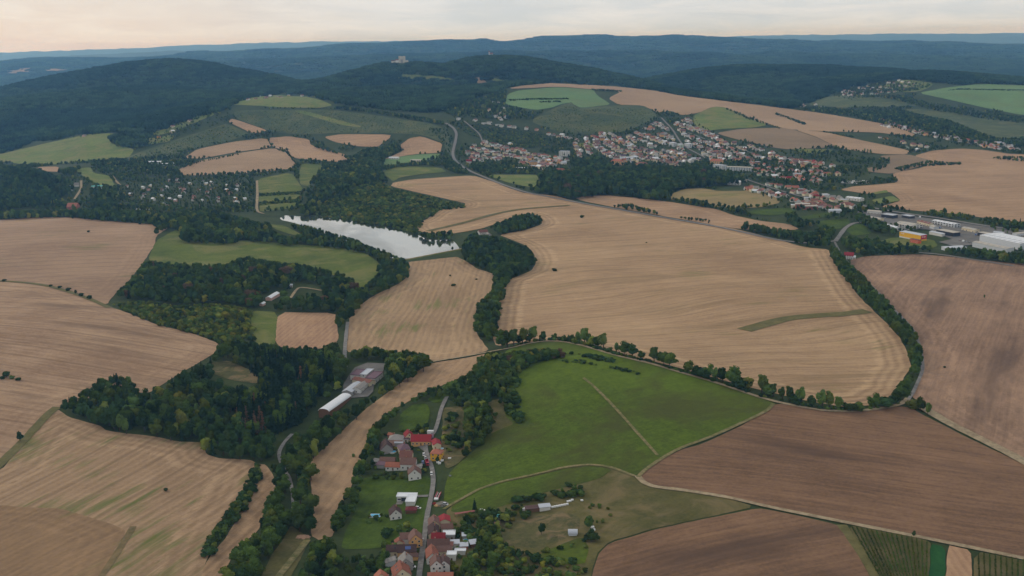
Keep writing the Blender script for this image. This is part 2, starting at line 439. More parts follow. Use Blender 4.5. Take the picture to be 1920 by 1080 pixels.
def grass_mat(name, a, b, patch=60.0, dry=None, dry_amt=0.3, ang=0.0, stripe=0.0, seed=0.0):
    m, nt = new_mat(name)
    geo = nd(nt, 'ShaderNodeNewGeometry').outputs['Position']
    off = nd(nt, 'ShaderNodeMapping', {'Vector': geo, 'Location': (seed * 31, seed * 17, 0), 'Rotation': (0, 0, -math.radians(ang))}).outputs[0]
    n1 = noise(nt, off, 1 / patch, 5, .6, .4); n2 = noise(nt, off, 1 / 8.0, 4, .75); n3 = noise(nt, off, 1 / 2.4, 3, .8)
    f = mth(nt, 'ADD', mth(nt, 'MULTIPLY', mth(nt, 'SUBTRACT', n1, .5), 1.8), mth(nt, 'ADD', mth(nt, 'MULTIPLY', mth(nt, 'SUBTRACT', n2, .5), 1.2), mth(nt, 'MULTIPLY', mth(nt, 'SUBTRACT', n3, .5), 1.2)))
    if stripe:
        st = noise(nt, vscale(nt, off, (1 / 80.0, 1 / 3.0, 1)), 1.0, 3, .5)
        f = mth(nt, 'ADD', f, mth(nt, 'MULTIPLY', mth(nt, 'SUBTRACT', st, .5), stripe))
    col = mixc(nt, mth(nt, 'ADD', f, .5, clamp=True), a, b)
    if dry is not None:
        d = noise(nt, off, 1 / (patch * .7), 4, .65, .8)
        col = mixc(nt, mth(nt, 'MULTIPLY', mapr(nt, d, .44, .66), dry_amt), col, dry)
    finish(nt, col, 0.95, 0.08, bump=mth(nt, 'ADD', n2, mth(nt, 'MULTIPLY', n3, .4)), bump_d=0.3)
    return m
def leaf_mat(name, c, var=0.58, warm=0.25):
    m, nt = new_mat(name)
    info = nd(nt, 'ShaderNodeObjectInfo').outputs['Random']
    pos = nd(nt, 'ShaderNodeNewGeometry').outputs['Position']
    n = noise(nt, pos, 0.55, 3, .7); nb = noise(nt, pos, 1 / 45.0, 3, .6)
    r2 = mth(nt, 'FRACT', mth(nt, 'MULTIPLY', info, 7.31))
    f = mth(nt, 'ADD', mth(nt, 'MULTIPLY', n, .5), mth(nt, 'ADD', mth(nt, 'MULTIPLY', info, .55), mth(nt, 'MULTIPLY', mth(nt, 'SUBTRACT', nb, .5), .9)))
    col = mixc(nt, mapr(nt, f, .1, .95, smooth=False), tuple(x * (1 - var) for x in c), tuple(x * (1 + var) for x in c))
    col = mixc(nt, mth(nt, 'MULTIPLY', mapr(nt, r2, .62, 1.0), warm), col, (c[0] * 2.3, c[1] * 1.25, c[2] * .9))
    d = nd(nt, 'ShaderNodeBsdfDiffuse', {'Color': col, 'Roughness': 0.5})
    t = nd(nt, 'ShaderNodeBsdfTranslucent', {'Color': col})
    mx = nd(nt, 'ShaderNodeMixShader', {0: 0.12, 1: d.outputs[0], 2: t.outputs[0]})
    nd(nt, 'ShaderNodeOutputMaterial', {'Surface': mx.outputs[0]})
    return m

# ---------------------------------------------------------------- sheets laid over the land
def lift_at(x, y, layer):
    d = np.hypot(x, y)
    return layer * (0.10 + d * 0.00028)
def sheet(name, px, mat, layer=1.0, label=None, smooth=1, kind='structure', world=None, res=None, cat=None):
    """a field, meadow or yard following the land; px are its corners in the photograph"""
    if world is None:
        P = chaikin(px, True, smooth) if smooth else np.array(px, float)
        P = densify(P, 40)
        W = unproject(P[:, 0], P[:, 1])[:, :2]
    else: W = np.array(world, float)[:, :2]
    dist = np.hypot(*W.mean(0))
    r = res or max(5.0, dist / 150.0)
    W = densify(W, r)
    if world is None:      # no boundary on the ground is drawn with a ruler
        am = min(1.6, .5 + dist * .0006)
        W = W + am * 2.2 * np.column_stack([fbm(W[:, 0] / 14, W[:, 1] / 14, 41, 3), fbm(W[:, 0] / 14, W[:, 1] / 14, 57, 3)])
    lo, hi = W.min(0), W.max(0)
    while (hi[0] - lo[0]) * (hi[1] - lo[1]) / r / r > 16000: r *= 1.3
    gx, gy = np.meshgrid(np.arange(lo[0] + r / 2, hi[0], r), np.arange(lo[1] + r / 2, hi[1], r))
    gx = gx.ravel(); gy = gy.ravel()
    ok = inside(gx, gy, W); gx = gx[ok]; gy = gy[ok]
    ring = np.column_stack([np.vstack([W, W[:1]]), np.zeros(len(W) + 1)])
    if len(gx):
        d, _ = seg_dist(gx, gy, ring); ok = d > r * .45; gx = gx[ok]; gy = gy[ok]
    V = [Vector(p) for p in W] + [Vector((a, b)) for a, b in zip(gx, gy)]
    ov, oe, of, _, _, _ = delaunay_2d_cdt(V, [], [list(range(len(W)))], 1, 1e-4)
    A = np.array([(v.x, v.y) for v in ov])
    z = H(A[:, 0], A[:, 1]) + lift_at(A[:, 0], A[:, 1], layer)
    o = mesh_obj(name, np.column_stack([A, z]), [tuple(f) for f in of], mat)
    d, _ = seg_dist(A[:, 0], A[:, 1], ring)
    at = o.data.attributes.new('edge', 'FLOAT', 'POINT'); at.data.foreach_set('value', d.astype(np.float32))
    n = np.zeros(3, np.float32)
    if len(o.data.polygons) and o.data.polygons[0].normal.z < 0: o.data.flip_normals()
    tag(o, label, cat, kind=kind)
    return o
ROADS = []      # centre lines kept free of trees
def ribbon(name, px, width, mat, layer=2.0, label=None, kind='structure', keep=None, world=None, smooth=2, cat=None):
    if world is None:
        P = densify(chaikin(px, False, smooth), 14, False)
        W = unproject(P[:, 0], P[:, 1])[:, :2]
        # keep the line smooth in plan
        for _ in range(3):
            W[1:-1] = W[1:-1] * .5 + (W[:-2] + W[2:]) * .25
    else: W = np.array(world, float)[:, :2]
    W = densify(W, max(4.0, np.hypot(*W.mean(0)) / 220), False)
    T = np.gradient(W, axis=0); T /= np.linalg.norm(T, axis=1)[:, None] + 1e-9
    N = np.column_stack([-T[:, 1], T[:, 0]])
    vs = []; fs = []; k = 3
    wv = width * (0.92 + .16 * vnoise(np.arange(len(W)) * .35, np.zeros(len(W)), int(width * 7)))
    for j in range(k):
        Q = W + N * (wv * (j / (k - 1) - .5))[:, None]
        vs.append(np.column_stack([Q, H(Q[:, 0], Q[:, 1]) + lift_at(Q[:, 0], Q[:, 1], layer)]))
    n = len(W); V = np.vstack(vs)
    for j in range(k - 1):
        for i in range(n - 1): fs.append((j * n + i, j * n + i + 1, (j + 1) * n + i + 1, (j + 1) * n + i))
    o = mesh_obj(name, V, fs, mat)
    if o.data.polygons[0].normal.z < 0: o.data.flip_normals()
    tag(o, label, cat, kind=kind)
    if keep: ROADS.append((np.column_stack([W, np.zeros(n)]), keep))
    return o

# ---------------------------------------------------------------- the land itself
K = 1.03
m, nt = new_mat('valley grass and scrub')
geo = nd(nt, 'ShaderNodeNewGeometry').outputs['Position']
n1 = noise(nt, geo, 1 / 70.0, 5, .6, .5); n2 = noise(nt, geo, 1 / 9.0, 4, .7); n3 = noise(nt, geo, 1 / 1.5, 3, .8)
f = mth(nt, 'ADD', mth(nt, 'MULTIPLY', n1, .6), mth(nt, 'ADD', mth(nt, 'MULTIPLY', n2, .45), mth(nt, 'MULTIPLY', n3, .25)))
c = mixc(nt, mapr(nt, f, .42, .88, smooth=False), lin(34, 46, 26, K), lin(68, 78, 44, K))
finish(nt, c, .95, .08, bump=n2, bump_d=.5)
ground_mat = m

idx = np.arange(rows * cols).reshape(rows, cols)
fc = np.stack([idx[:-1, :-1], idx[:-1, 1:], idx[1:, 1:], idx[1:, :-1]], -1).reshape(-1, 4)
me = bpy.data.meshes.new('terrain')
me.vertices.add(rows * cols); me.vertices.foreach_set('co', np.stack([gx_, gy_, gz_], -1).astype(np.float32).ravel())
me.loops.add(fc.size); me.loops.foreach_set('vertex_index', fc.astype(np.int32).ravel())
me.polygons.add(len(fc)); me.polygons.foreach_set('loop_start', np.arange(0, fc.size, 4, dtype=np.int32)); me.polygons.foreach_set('loop_total', np.full(len(fc), 4, np.int32))
me.polygons.foreach_set('use_smooth', np.ones(len(fc), bool))
me.update(calc_edges=True); me.materials.append(ground_mat)
terrain = bpy.data.objects.new('terrain', me); COL.objects.link(terrain)
tag(terrain, 'green valley floor rising to wooded hills on the horizon', kind='structure')

STA, STB = lin(130, 105, 84, K), lin(166, 138, 112, K)
GREEN = lin(84, 98, 42, K)
PL = dict(a=lin(92, 71, 55, K), b=lin(134, 104, 80, K))
M_ = field_mat
fm = {
 'a': M_('stubble warm', STA, STB, 12, 9, .3, seed=1, weed=GREEN, weed_amt=.0, edge=.3, tram=.35),
 'hill': M_('stubble on the left hill', lin(128, 102, 80, K), lin(170, 142, 114, K), -22, 8, .25, seed=2, dark=lin(104, 84, 68, K), dark_amt=.75, edge=.3, patch=110, tram=.3),
 'weedy': M_('stubble with green regrowth', lin(128, 104, 80, K), lin(164, 137, 108, K), 72, 7, .45, weed=lin(80, 96, 42, K), weed_amt=.62, seed=3, edge=.7, tram=.3),
 'corner': M_('harrowed stubble', lin(112, 90, 68, K), lin(146, 118, 88, K), 62, 6, .3, seed=4, edge=.4, weed=GREEN, weed_amt=-.1),
 'strip': M_('stubble strip', lin(120, 97, 74, K), lin(166, 137, 106, K), 77, 7, .4, seed=5, edge=.8),
 'valley': M_('valley stubble', lin(128, 104, 80, K), lin(164, 136, 106, K), 80, 8, .3, seed=6, edge=.4),
 'dam': M_('stubble below the dam', lin(130, 107, 82, K), lin(168, 141, 110, K), 88, 7, .45, weed=lin(92, 106, 52, K), weed_amt=.25, seed=7, edge=.5),
 'big': M_('great stubble field', lin(136, 110, 84, K), lin(177, 148, 115, K), 14, 9, .3, weed=lin(106, 104, 58, K), weed_amt=.0, seed=8, edge=1.0, curve=120, patch=190, dark=lin(112, 94, 66, K), dark_amt=.45, tram=.3),
 'plain': M_('dry stubble', lin(132, 106, 82, K), lin(172, 142, 112, K), 10, 9, .25, seed=9, edge=.4, tram=.3),
 'right': M_('disced soil streaked with straw', lin(112, 89, 73, K), lin(158, 128, 104, K), 62, 8, .08, seed=10, edge=.4, dark=lin(90, 73, 62, K), dark_amt=.7, streak=1.3, patch=120),
 'plough': M_('ploughed brown soil', seed=11, ang=-18, period=7, line=.2, dark=lin(76, 60, 50, K), dark_amt=.7, streak=1.3, **PL),
 'plough2': M_('freshly ploughed soil', seed=12, ang=20, period=6, line=.2, dark=lin(78, 62, 52, K), dark_amt=.7, streak=1.2, **PL),
 'olive': M_('mixed stubble and green strips', lin(116, 104, 70, K), lin(150, 130, 92, K), 4, 10, .6, weed=GREEN, weed_amt=.5, seed=13),
 'pale': M_('far stubble', lin(132, 108, 84, K), lin(164, 138, 110, K), -12, 12, .3, seed=14, patch=260),
 'grey': M_('far grey stubble', lin(112, 96, 76, K), lin(138, 118, 94, K), -12, 12, .3, seed=15, patch=260),
 'small': M_('small brown plot', lin(136, 106, 84, K), lin(170, 138, 108, K), 86, 5, .5, seed=16, edge=.4),
}
gm = {
 'hill': grass_mat('hill pasture', lin(59, 73, 22, K), lin(90, 107, 33, K), 170, dry=lin(68, 66, 36, K), dry_amt=.65, seed=1.6, stripe=.4, ang=30),
 'dull': grass_mat('rough grassland', lin(70, 70, 38, K), lin(98, 92, 56, K), 45, dry=lin(118, 102, 74, K), dry_amt=.6, seed=2),
 'lawn': grass_mat('mown meadow', lin(48, 63, 23, K), lin(74, 92, 30, K), 40, seed=3, stripe=.6, ang=80),
 'mead': grass_mat('valley meadow', lin(66, 80, 34, K), lin(96, 106, 46, K), 80, dry=lin(122, 116, 72, K), dry_amt=.55, seed=4, stripe=.8, ang=10),
 'far': grass_mat('far meadow', lin(78, 94, 46, K), lin(110, 120, 62, K), 70, dry=lin(118, 112, 70, K), dry_amt=.75, seed=5, stripe=.9, ang=5),
 'bright': grass_mat('young green crop', lin(84, 110, 70, K), lin(104, 130, 84, K), 200, dry=lin(96, 110, 72, K), dry_amt=.6, seed=6, stripe=1.0, ang=20),
 'vine': grass_mat('vineyard slope', lin(52, 64, 42, K), lin(82, 92, 58, K), 120, dry=lin(104, 102, 64, K), dry_amt=.5, seed=7, stripe=2.4, ang=30),
 'orchard': grass_mat('dark orchard floor', lin(36, 48, 32, K), lin(58, 70, 44, K), 90, seed=8, stripe=1.6, ang=-20),
 'scrub': grass_mat('scrubby clearing', lin(62, 66, 40, K), lin(94, 90, 58, K), 18, dry=lin(126, 106, 80, K), dry_amt=.7, seed=9),
 'deep': grass_mat('deep green crop', lin(30, 66, 34, K), lin(42, 84, 42, K), 30, seed=10, stripe=.6, ang=80),
}
F8 = [(733, 350), (737, 343), (773, 337), (873, 330), (893, 331), (930, 343), (953, 353), (985, 363), (1040, 367), (1073, 377), (1160, 393), (1273, 413), (1340, 423), (1380, 430), (1447, 447), (1513, 465), (1553, 468),
      (1560, 485), (1573, 503), (1613, 560), (1653, 597), (1687, 633), (1703, 667), (1710, 690), (1692, 712), (1684, 738), (1640, 760), (1580, 763), (1513, 752), (1447, 737), (1380, 720), (1313, 702), (1240, 682), (1180, 667), (1123, 654),
      (1057, 641), (973, 642), (930, 650), (922, 632), (930, 597), (935, 570), (941, 547), (948, 527), (973, 518), (997, 508), (1005, 493), (1002, 477), (990, 463), (960, 450), (935, 441), (985, 432), (1017, 421), (1013, 410), (993, 402),
      (937, 418), (900, 430), (840, 440), (790, 436), (777, 428), (777, 420), (800, 412), (827, 393), (870, 388), (873, 382), (853, 377), (790, 363)]
HILLG = [(950, 656), (994, 645), (1023, 641), (1055, 642), (1086, 648), (1124, 659), (1165, 671), (1216, 682), (1259, 695), (1350, 721), (1413, 743), (1454, 757), (1440, 770), (1400, 787), (1330, 818), (1275, 838), (1235, 860), (1205, 884),
         (1190, 893), (1147, 877), (1107, 871), (1057, 877), (1007, 890), (940, 903), (900, 917), (850, 946), (832, 950), (832, 920), (840, 890), (860, 870), (885, 850), (905, 830), (925, 800), (940, 770), (950, 730), (950, 700), (940, 680)]
SHEETS = [  # name, corners in the photograph, material, layer, label
 ('stubble_field', [(-260, 412), (0, 413), (63, 408), (133, 408), (200, 415), (283, 421), (317, 427), (293, 443), (290, 460), (272, 488), (240, 530), (217, 550), (200, 572), (177, 563), (140, 550), (93, 536), (43, 529), (0, 526), (-260, 522)], fm['a'], 1, 'tan stubble field left of the green meadow below the belt of woods'),
 ('stubble_field', [(-260, 524), (0, 528), (43, 531), (93, 538), (140, 552), (177, 565), (205, 575), (250, 591), (293, 609), (360, 625), (412, 645), (400, 665), (353, 692), (317, 714), (280, 738), (250, 736), (225, 722), (165, 748), (110, 766), (90, 776), (47, 824), (0, 878), (-260, 965)], fm['hill'], 1, 'rounded tan stubble field left of the dark mixed wood'),
 ('stubble_field', [(108, 768), (127, 782), (187, 798), (200, 808), (287, 819), (333, 828), (380, 830), (386, 852), (413, 860), (480, 864), (480, 890), (467, 905), (447, 950), (413, 995), (388, 1047), (370, 1115), (175, 1130), (-260, 1155), (-260, 985), (0, 885), (47, 828), (90, 780)], fm['weedy'], 1, 'stubble field with green regrowth streaks below the dark wood'),
 ('stubble_field', [(-260, 950), (0, 948), (40, 952), (117, 955), (213, 985), (238, 998), (211, 1037), (172, 1130), (-260, 1150)], fm['corner'], 1.5, 'brownish harrowed field in the bottom left corner'),
 ('stubble_field', [(484, 870), (498, 872), (511, 889), (519, 907), (502, 950), (482, 1000), (440, 1030), (420, 1080), (405, 1125), (362, 1125), (388, 1050), (428, 1003), (465, 933), (484, 896)], fm['strip'], 1, 'narrow curved stubble strip between the hedge and the road trees'),
 ('stubble_field', [(578, 877), (583, 907), (585, 933), (586, 953), (582, 1005), (600, 1014), (625, 1005), (645, 937), (668, 897), (672, 870), (682, 853), (695, 823), (702, 797), (724, 776), (754, 760), (777, 746), (806, 733), (842, 718), (898, 692), (903, 672), (924, 661), (880, 670.5), (812, 681), (800, 686), (768, 706), (722, 740), (685, 768), (645, 805), (606, 842), (584, 860)], fm['valley'], 1, 'long curved stubble strip between the village and the farm wood'),
 ('stubble_field', [(758, 493), (790, 489), (840, 484), (857, 482), (873, 490), (896, 505), (930, 515), (936, 522), (930, 545), (905, 572), (895, 597), (893, 623), (905, 643), (917, 658), (873, 668), (810, 678), (740, 672), (680, 664), (648, 660), (652, 630), (655, 593), (670, 576), (697, 557), (747, 533), (762, 522), (764, 508)], fm['dam'], 1, 'stubble field with green streaks below the pond dam'),
 ('stubble_field', F8, fm['big'], 1, 'great golden stubble field in the middle between pond and village'),
 ('stubble_field', [(1077, 371), (1133, 366), (1187, 371), (1257, 379), (1298, 386), (1345, 393), (1375, 404), (1420, 414), (1480, 421), (1500, 431), (1430, 434), (1370, 428), (1273, 411), (1160, 391), (1090, 377)], fm['plain'], 1, 'narrow stubble field between the road hedge and the park'),
 ('stubble_field', [(1248, 369), (1282, 355), (1315, 353), (1348, 359), (1407, 358), (1448, 366), (1465, 380), (1423, 390), (1340, 389), (1307, 380), (1257, 375)], fm['olive'], 1, 'striped tan and green plot south of the park trees'),
 ('soil_field', [(1590, 490), (1620, 481), (1723, 477), (1780, 482), (1913, 496), (2210, 505), (2210, 1060), (2000, 925), (1920, 868), (1825, 815), (1747, 773), (1707, 742), (1723, 713), (1733, 690), (1726, 655), (1710, 615), (1680, 585), (1630, 530)], fm['right'], 1, 'brown soil field streaked with straw on the right'),
 ('ploughed_field', [(1455, 757), (1513, 765), (1553, 773), (1597, 773), (1647, 769), (1687, 763), (1707, 765), (1747, 787), (1813, 821), (1913, 868), (2000, 920), (2210, 1055), (2210, 1108), (1913, 1046), (1830, 1029), (1763, 1015), (1597, 981), (1447, 952), (1363, 932), (1280, 919), (1216, 911), (1200, 899), (1204, 888), (1235, 865), (1275, 844), (1315, 834), (1399, 795), (1432, 772)], fm['plough'], 1.1, 'dark brown ploughed field right of the green hill'),
 ('ploughed_field', [(1103, 1120), (1110, 1080), (1120, 1042), (1143, 1019), (1223, 995), (1280, 982), (1347, 969), (1420, 954), (1463, 960), (1573, 985), (1590, 1005), (1613, 1050), (1633, 1085), (1650, 1125)], fm['plough2'], 1.1, 'dark brown ploughed field at the bottom beside the vineyard'),
 ('stubble_field', [(1713, 293), (1747, 283), (1800, 279), (1847, 282), (1897, 290), (2210, 297), (2210, 432), (1920, 418), (1880, 413), (1830, 407), (1780, 400), (1730, 397), (1690, 393), (1650, 388), (1690, 377), (1680, 368), (1667, 360), (1627, 365), (1573, 356), (1600, 350), (1640, 347), (1683, 343), (1673, 327), (1690, 322), (1730, 315), (1740, 303)], fm['plain'], 1, 'wide stubble field above the industrial estate'),
 ('stubble_field', [(1620, 317), (1670, 308), (1667, 300), (1647, 293), (1703, 290), (1747, 302), (1727, 312), (1673, 327), (1630, 323)], fm['grey'], 1.3, 'olive grey stubble wedge beside the wide stubble field'),
 ('stubble_field', [(1343, 250), (1390, 242), (1467, 240), (1487, 243), (1530, 258), (1570, 276), (1480, 281), (1447, 277), (1400, 266), (1363, 257)], fm['grey'], 1, 'grey brown stubble field above the upper town houses'),
 ('stubble_field', [(1489, 243), (1547, 248), (1613, 263), (1707, 283), (1700, 290), (1657, 290), (1580, 280), (1570, 276), (1530, 257)], fm['pale'], 1, 'light tan stubble field right of the grey stubble field'),
 ('stubble_field', [(956, 165), (1007, 158.5), (1033, 156.5), (1107, 159.5), (1163, 163.5), (1227, 170.5), (1280, 180.5), (1413, 196.5), (1547, 213.5), (1680, 236.5), (1717, 253), (1713, 258), (1647, 249), (1547, 247), (1480, 243), (1440, 235), (1400, 220), (1360, 203), (1340, 200), (1310, 212), (1280, 217), (1257, 208), (1235, 212), (1205, 198), (1160, 197), (1140, 185), (1165, 172), (1110, 168), (1050, 163), (960, 167)], fm['pale'], 1, 'long tan stubble field along the plateau crest behind the town'),
 ('stubble_field', [(425, 228), (437, 223), (507, 247), (473, 251)], fm['plain'], 1.2, 'small tan plot on the dark vineyard slope'),
 ('stubble_field', [(343, 297), (370, 280), (433, 267), (500, 259), (510, 277), (447, 285), (377, 298)], fm['pale'], 1, 'upper tan field of the three on the hillside left of the pond'),
 ('stubble_field', [(333, 318), (373, 302), (450, 287), (513, 278), (540, 287), (557, 305), (547, 317), (467, 325), (353, 330), (337, 327)], fm['pale'], 1, 'rounded tan field above the garden colony'),
 ('stubble_field', [(503, 259), (540, 256), (580, 262), (583, 273), (640, 288), (657, 293), (657, 305), (617, 303), (550, 297), (537, 282), (512, 277)], fm['plain'], 1, 'tan field above the tree lined creek'),
 ('stubble_field', [(607, 257), (640, 252), (733, 253), (730, 260), (707, 277), (660, 274), (625, 266)], fm['plain'], 1, 'small tan field at the foot of the vineyard slope'),
 ('stubble_field', [(750, 273), (767, 260), (790, 256), (830, 270), (825, 287), (773, 290), (717, 300), (757, 283)], fm['plain'], 1, 'small tan field left of the main road bend'),
 ('stubble_field', [(888, 147), (903, 145), (915, 158), (900, 162)], fm['pale'], 1, 'tiny tan plot below the chapel hill'),
 ('stubble_field', [(520, 586), (628, 587), (631, 608), (635, 632), (627, 650), (590, 655), (517, 652)], fm['small'], 1, 'small square brown plot beside the green plot'),
 ('stubble_field', [(12, 133), (56, 127), (57, 135), (14, 138)], fm['pale'], 1, 'pale cleared plot in the far left forest'),
 ('stubble_field', [(78, 129), (128, 131), (118, 136), (90, 135)], fm['pale'], 1, 'second pale cleared plot in the far left forest'),
 ('stubble_field', [(68, 314), (110, 313), (110, 323), (86, 322)], fm['plain'], 1.2, 'small tan plot beside the left wooded hill'),
 # green
 ('pasture', HILLG, gm['hill'], 1, 'bright green rounded pasture hill in the middle'),
 ('meadow', [(836, 960), (850, 946), (900, 917), (940, 903), (1007, 890), (1057, 877), (1107, 871), (1147, 877), (1190, 893), (1213, 912), (1280, 921), (1363, 934), (1415, 951), (1347, 966), (1223, 992), (1143, 1016), (1118, 1040), (1108, 1080), (1100, 1125), (850, 1125), (850, 1000)], gm['dull'], .9, 'dull rough grassland below the pasture hill'),
 ('pasture', [(848, 950), (900, 919), (940, 906), (1007, 893), (1057, 880), (1107, 874), (1150, 881), (1130, 896), (1095, 906), (1060, 914), (1000, 930), (950, 948), (880, 962), (846, 960)], gm['hill'], 1.4, 'lower green pasture between the curved path and the garden hedge'),
 ('meadow', [(277, 489), (293, 452), (320, 436), (332, 432), (345, 445), (360, 452), (437, 458), (450, 450), (547, 458), (640, 465), (690, 477), (720, 503), (706, 520), (680, 545), (660, 540), (640, 520), (583, 505), (520, 497), (467, 495), (423, 502), (350, 498), (310, 496)], gm['mead'], 1, 'curved green meadow between two woods left of the pond'),
 ('meadow', [(503, 421), (531, 423), (545, 430), (566, 440), (553, 442), (520, 432)], gm['mead'], 1, 'small green glade in the wood beside the pond'),
 ('meadow', [(474, 583), (521, 586), (516, 650), (476, 648), (470, 600)], gm['mead'], 1, 'green plot left of the square brown plot'),
 ('meadow', [(546, 985), (572, 1003), (582, 1013), (562, 1050), (545, 1085), (530, 1125), (475, 1125), (490, 1080), (510, 1040), (535, 1005)], gm['dull'], 1, 'grassy strip between road trees at the bottom'),
 ('meadow', [(745, 805), (752, 775), (775, 758), (800, 758), (806, 775), (800, 800), (775, 808)], gm['lawn'], 1.1, 'bright green paddock above the hamlet'),
 ('meadow', [(800, 750), (830, 732), (845, 735), (838, 750), (815, 757)], gm['lawn'], 1.1, 'little green paddock at the top of the lane'),
 ('meadow', [(672, 900), (700, 893), (770, 897), (808, 893), (806, 925), (800, 965), (790, 1005), (775, 1005), (740, 1025), (690, 1030), (640, 1030), (645, 1000), (665, 960)], gm['lawn'], .9, 'bright green gardens left of the village street'),
 ('meadow', [(480, 337), (547, 323), (567, 353), (563, 361), (483, 364)], gm['mead'], 1, 'upper green terrace left of the creek trees'),
 ('meadow', [(483, 368), (563, 364), (563, 374), (487, 381)], gm['mead'], 1, 'middle green terrace left of the creek trees'),
 ('meadow', [(487, 383), (563, 379), (547, 391), (487, 398)], gm['mead'], 1, 'lower green terrace left of the creek trees'),
 ('meadow', [(567, 307), (607, 310), (593, 327), (580, 350), (563, 347), (560, 323)], gm['mead'], 1, 'narrow green slope right of the terraces'),
 ('meadow', [(-260, 296), (0, 290), (40, 280), (83, 270), (160, 253), (213, 250), (213, 260), (207, 270), (253, 280), (240, 297), (167, 303), (67, 312), (0, 303), (-260, 306)], gm['far'], 1, 'wide green pasture below the forest on the left'),
 ('meadow', [(140, 318), (170, 314), (175, 325), (205, 330), (215, 345), (190, 352), (160, 335)], gm['far'], 1, 'green hollow beside the left wooded hill'),
 ('meadow', [(433, 197), (467, 184), (520, 178.5), (573, 182), (600, 188), (625, 198), (600, 203), (517, 202), (467, 198)], gm['far'], 1, 'light green meadow on top of the vineyard hill'),
 ('meadow', [(743, 146), (752, 139), (833, 144), (870, 154), (827, 151), (752, 148)], gm['far'], 1, 'light green clearing below the castle hill'),
 ('meadow', [(907, 143), (953, 153), (933, 157)], gm['far'], 1, 'small green clearing below the chapel hill'),
 ('meadow', [(283, 250), (320, 239), (360, 222), (398, 211), (402, 216), (365, 231), (325, 247), (292, 256)], gm['far'], 1, 'olive meadow strip along the forest edge on the left'),
 ('meadow', [(262, 262), (300, 258), (325, 252), (318, 266), (280, 272)], gm['far'], 1, 'olive yard meadow around the white stables'),
 ('meadow', [(200, 338), (225, 350), (222, 372), (205, 380), (198, 360)], gm['far'], 1, 'narrow green strip between the hamlet and the garden colony'),
 ('meadow', [(1078, 270), (1100, 268), (1125, 272), (1120, 277), (1090, 277)], gm['far'], 1.2, 'light green plot at the end of the orchard'),
 ('meadow', [(1480, 279), (1560, 281), (1570, 286), (1510, 290)], gm['mead'], 1.2, 'green garden strip below the light tan field'),
 ('meadow', [(930, 205), (950, 200), (965, 212), (945, 220)], gm['far'], 1, 'green slope below the bright plateau field'),
 ('meadow', [(875, 212), (905, 205), (910, 214), (885, 220)], gm['far'], 1, 'small green slope in the valley above the town'),
 ('meadow', [(640, 153), (668, 146), (668, 150), (645, 156)], gm['far'], 1, 'tiny green clearing left of the castle hill'),
 ('meadow', [(715, 300), (773, 291), (825, 288), (823, 297), (787, 303), (730, 311), (715, 311)], gm['bright'], 1, 'green strip below the small tan field by the road'),
 ('meadow', [(717, 320), (750, 312), (827, 315), (837, 323), (790, 327), (750, 333), (737, 341), (723, 329)], gm['mead'], 1, 'green strip above the great stubble field'),
 ('meadow', [(910, 328), (1007, 328), (1010, 337), (1003, 353), (955, 344)], gm['far'], 1, 'striped green plots below the cemetery'),
 ('crop_field', [(952, 177), (973, 170), (1047, 164), (1113, 169), (1120, 180), (1147, 197), (1090, 203), (1077, 197), (1070, 192), (1033, 203), (1003, 207), (947, 197)], gm['bright'], 1.2, 'bright green field on the plateau behind the town'),
 ('meadow', [(1300, 217), (1340, 200), (1360, 202), (1407, 223), (1440, 235), (1413, 240), (1353, 243), (1320, 247), (1300, 233)], gm['far'], 1.2, 'green slope above the upper town houses'),
 ('crop_field', [(1720, 175), (1773, 165), (1840, 158), (1920, 161), (2210, 163), (2210, 223), (1920, 217), (1857, 205), (1790, 190)], gm['bright'], 1, 'large bright green field on the far right hillside'),
 ('meadow', [(1640, 163), (1697, 149), (1753, 157), (1723, 173), (1663, 173)], gm['far'], 1, 'olive green slope with scattered cottages on the right'),
 ('meadow', [(1510, 197), (1567, 178), (1663, 182), (1730, 200), (1680, 200), (1580, 203)], gm['vine'], 1, 'dark green vineyard slope on the right'),
 ('meadow', [(1690, 205), (1760, 205), (1850, 225), (2210, 235), (2210, 268), (1920, 260), (1843, 263), (1780, 240)], gm['vine'], 1, 'dark green slope behind the valley hamlet'),
 ('vineyard_slope', [(440, 208), (520, 206), (620, 206), (700, 216), (800, 230), (832, 240), (850, 268), (843, 297), (832, 268), (790, 253), (735, 250), (640, 249), (560, 253), (510, 247), (440, 222)], gm['vine'], .8, 'dark green vineyard slope left of the main road'),
 ('meadow', [(550, 209), (570, 208), (640, 227), (680, 238), (672, 240), (636, 234)], gm['far'], 1.2, 'light green strip across the vineyard slope'),
 ('vineyard_slope', [(330, 262), (400, 240), (425, 232), (470, 252), (430, 265), (370, 278), (300, 297), (210, 308), (250, 290)], gm['vine'], .8, 'dark green orchard slope above the garden colony'),
 ('orchard_ground', [(870, 230), (940, 240), (1027, 250), (1033, 273), (973, 280), (907, 263), (873, 250)], gm['orchard'], 1, 'dark orchard between the two arms of the town'),
 ('vineyard_slope', [(993, 227), (1040, 203), (1073, 192), (1090, 203), (1150, 198), (1207, 198), (1233, 217), (1223, 227), (1173, 247), (1107, 253), (1040, 247)], gm['vine'], 1, 'olive vineyard slope above the town'),
 ('football_pitch', [(1497, 408), (1560, 397), (1567, 405), (1545, 408), (1500, 413)], gm['lawn'], 1.2, 'mown green football pitch at the edge of the town'),
 ('meadow', [(1405, 395), (1480, 390), (1495, 398), (1450, 405), (1410, 402)], gm['lawn'], 1.1, 'green training pitch beside the football pitch'),
 ('meadow', [(1530, 415), (1590, 411), (1595, 418), (1570, 432), (1530, 425)], gm['lawn'], 1, 'green plot left of the side road'),
 ('meadow', [(1585, 432), (1600, 420), (1620, 422), (1635, 438), (1600, 443)], gm['lawn'], 1, 'green plot right of the side road'),
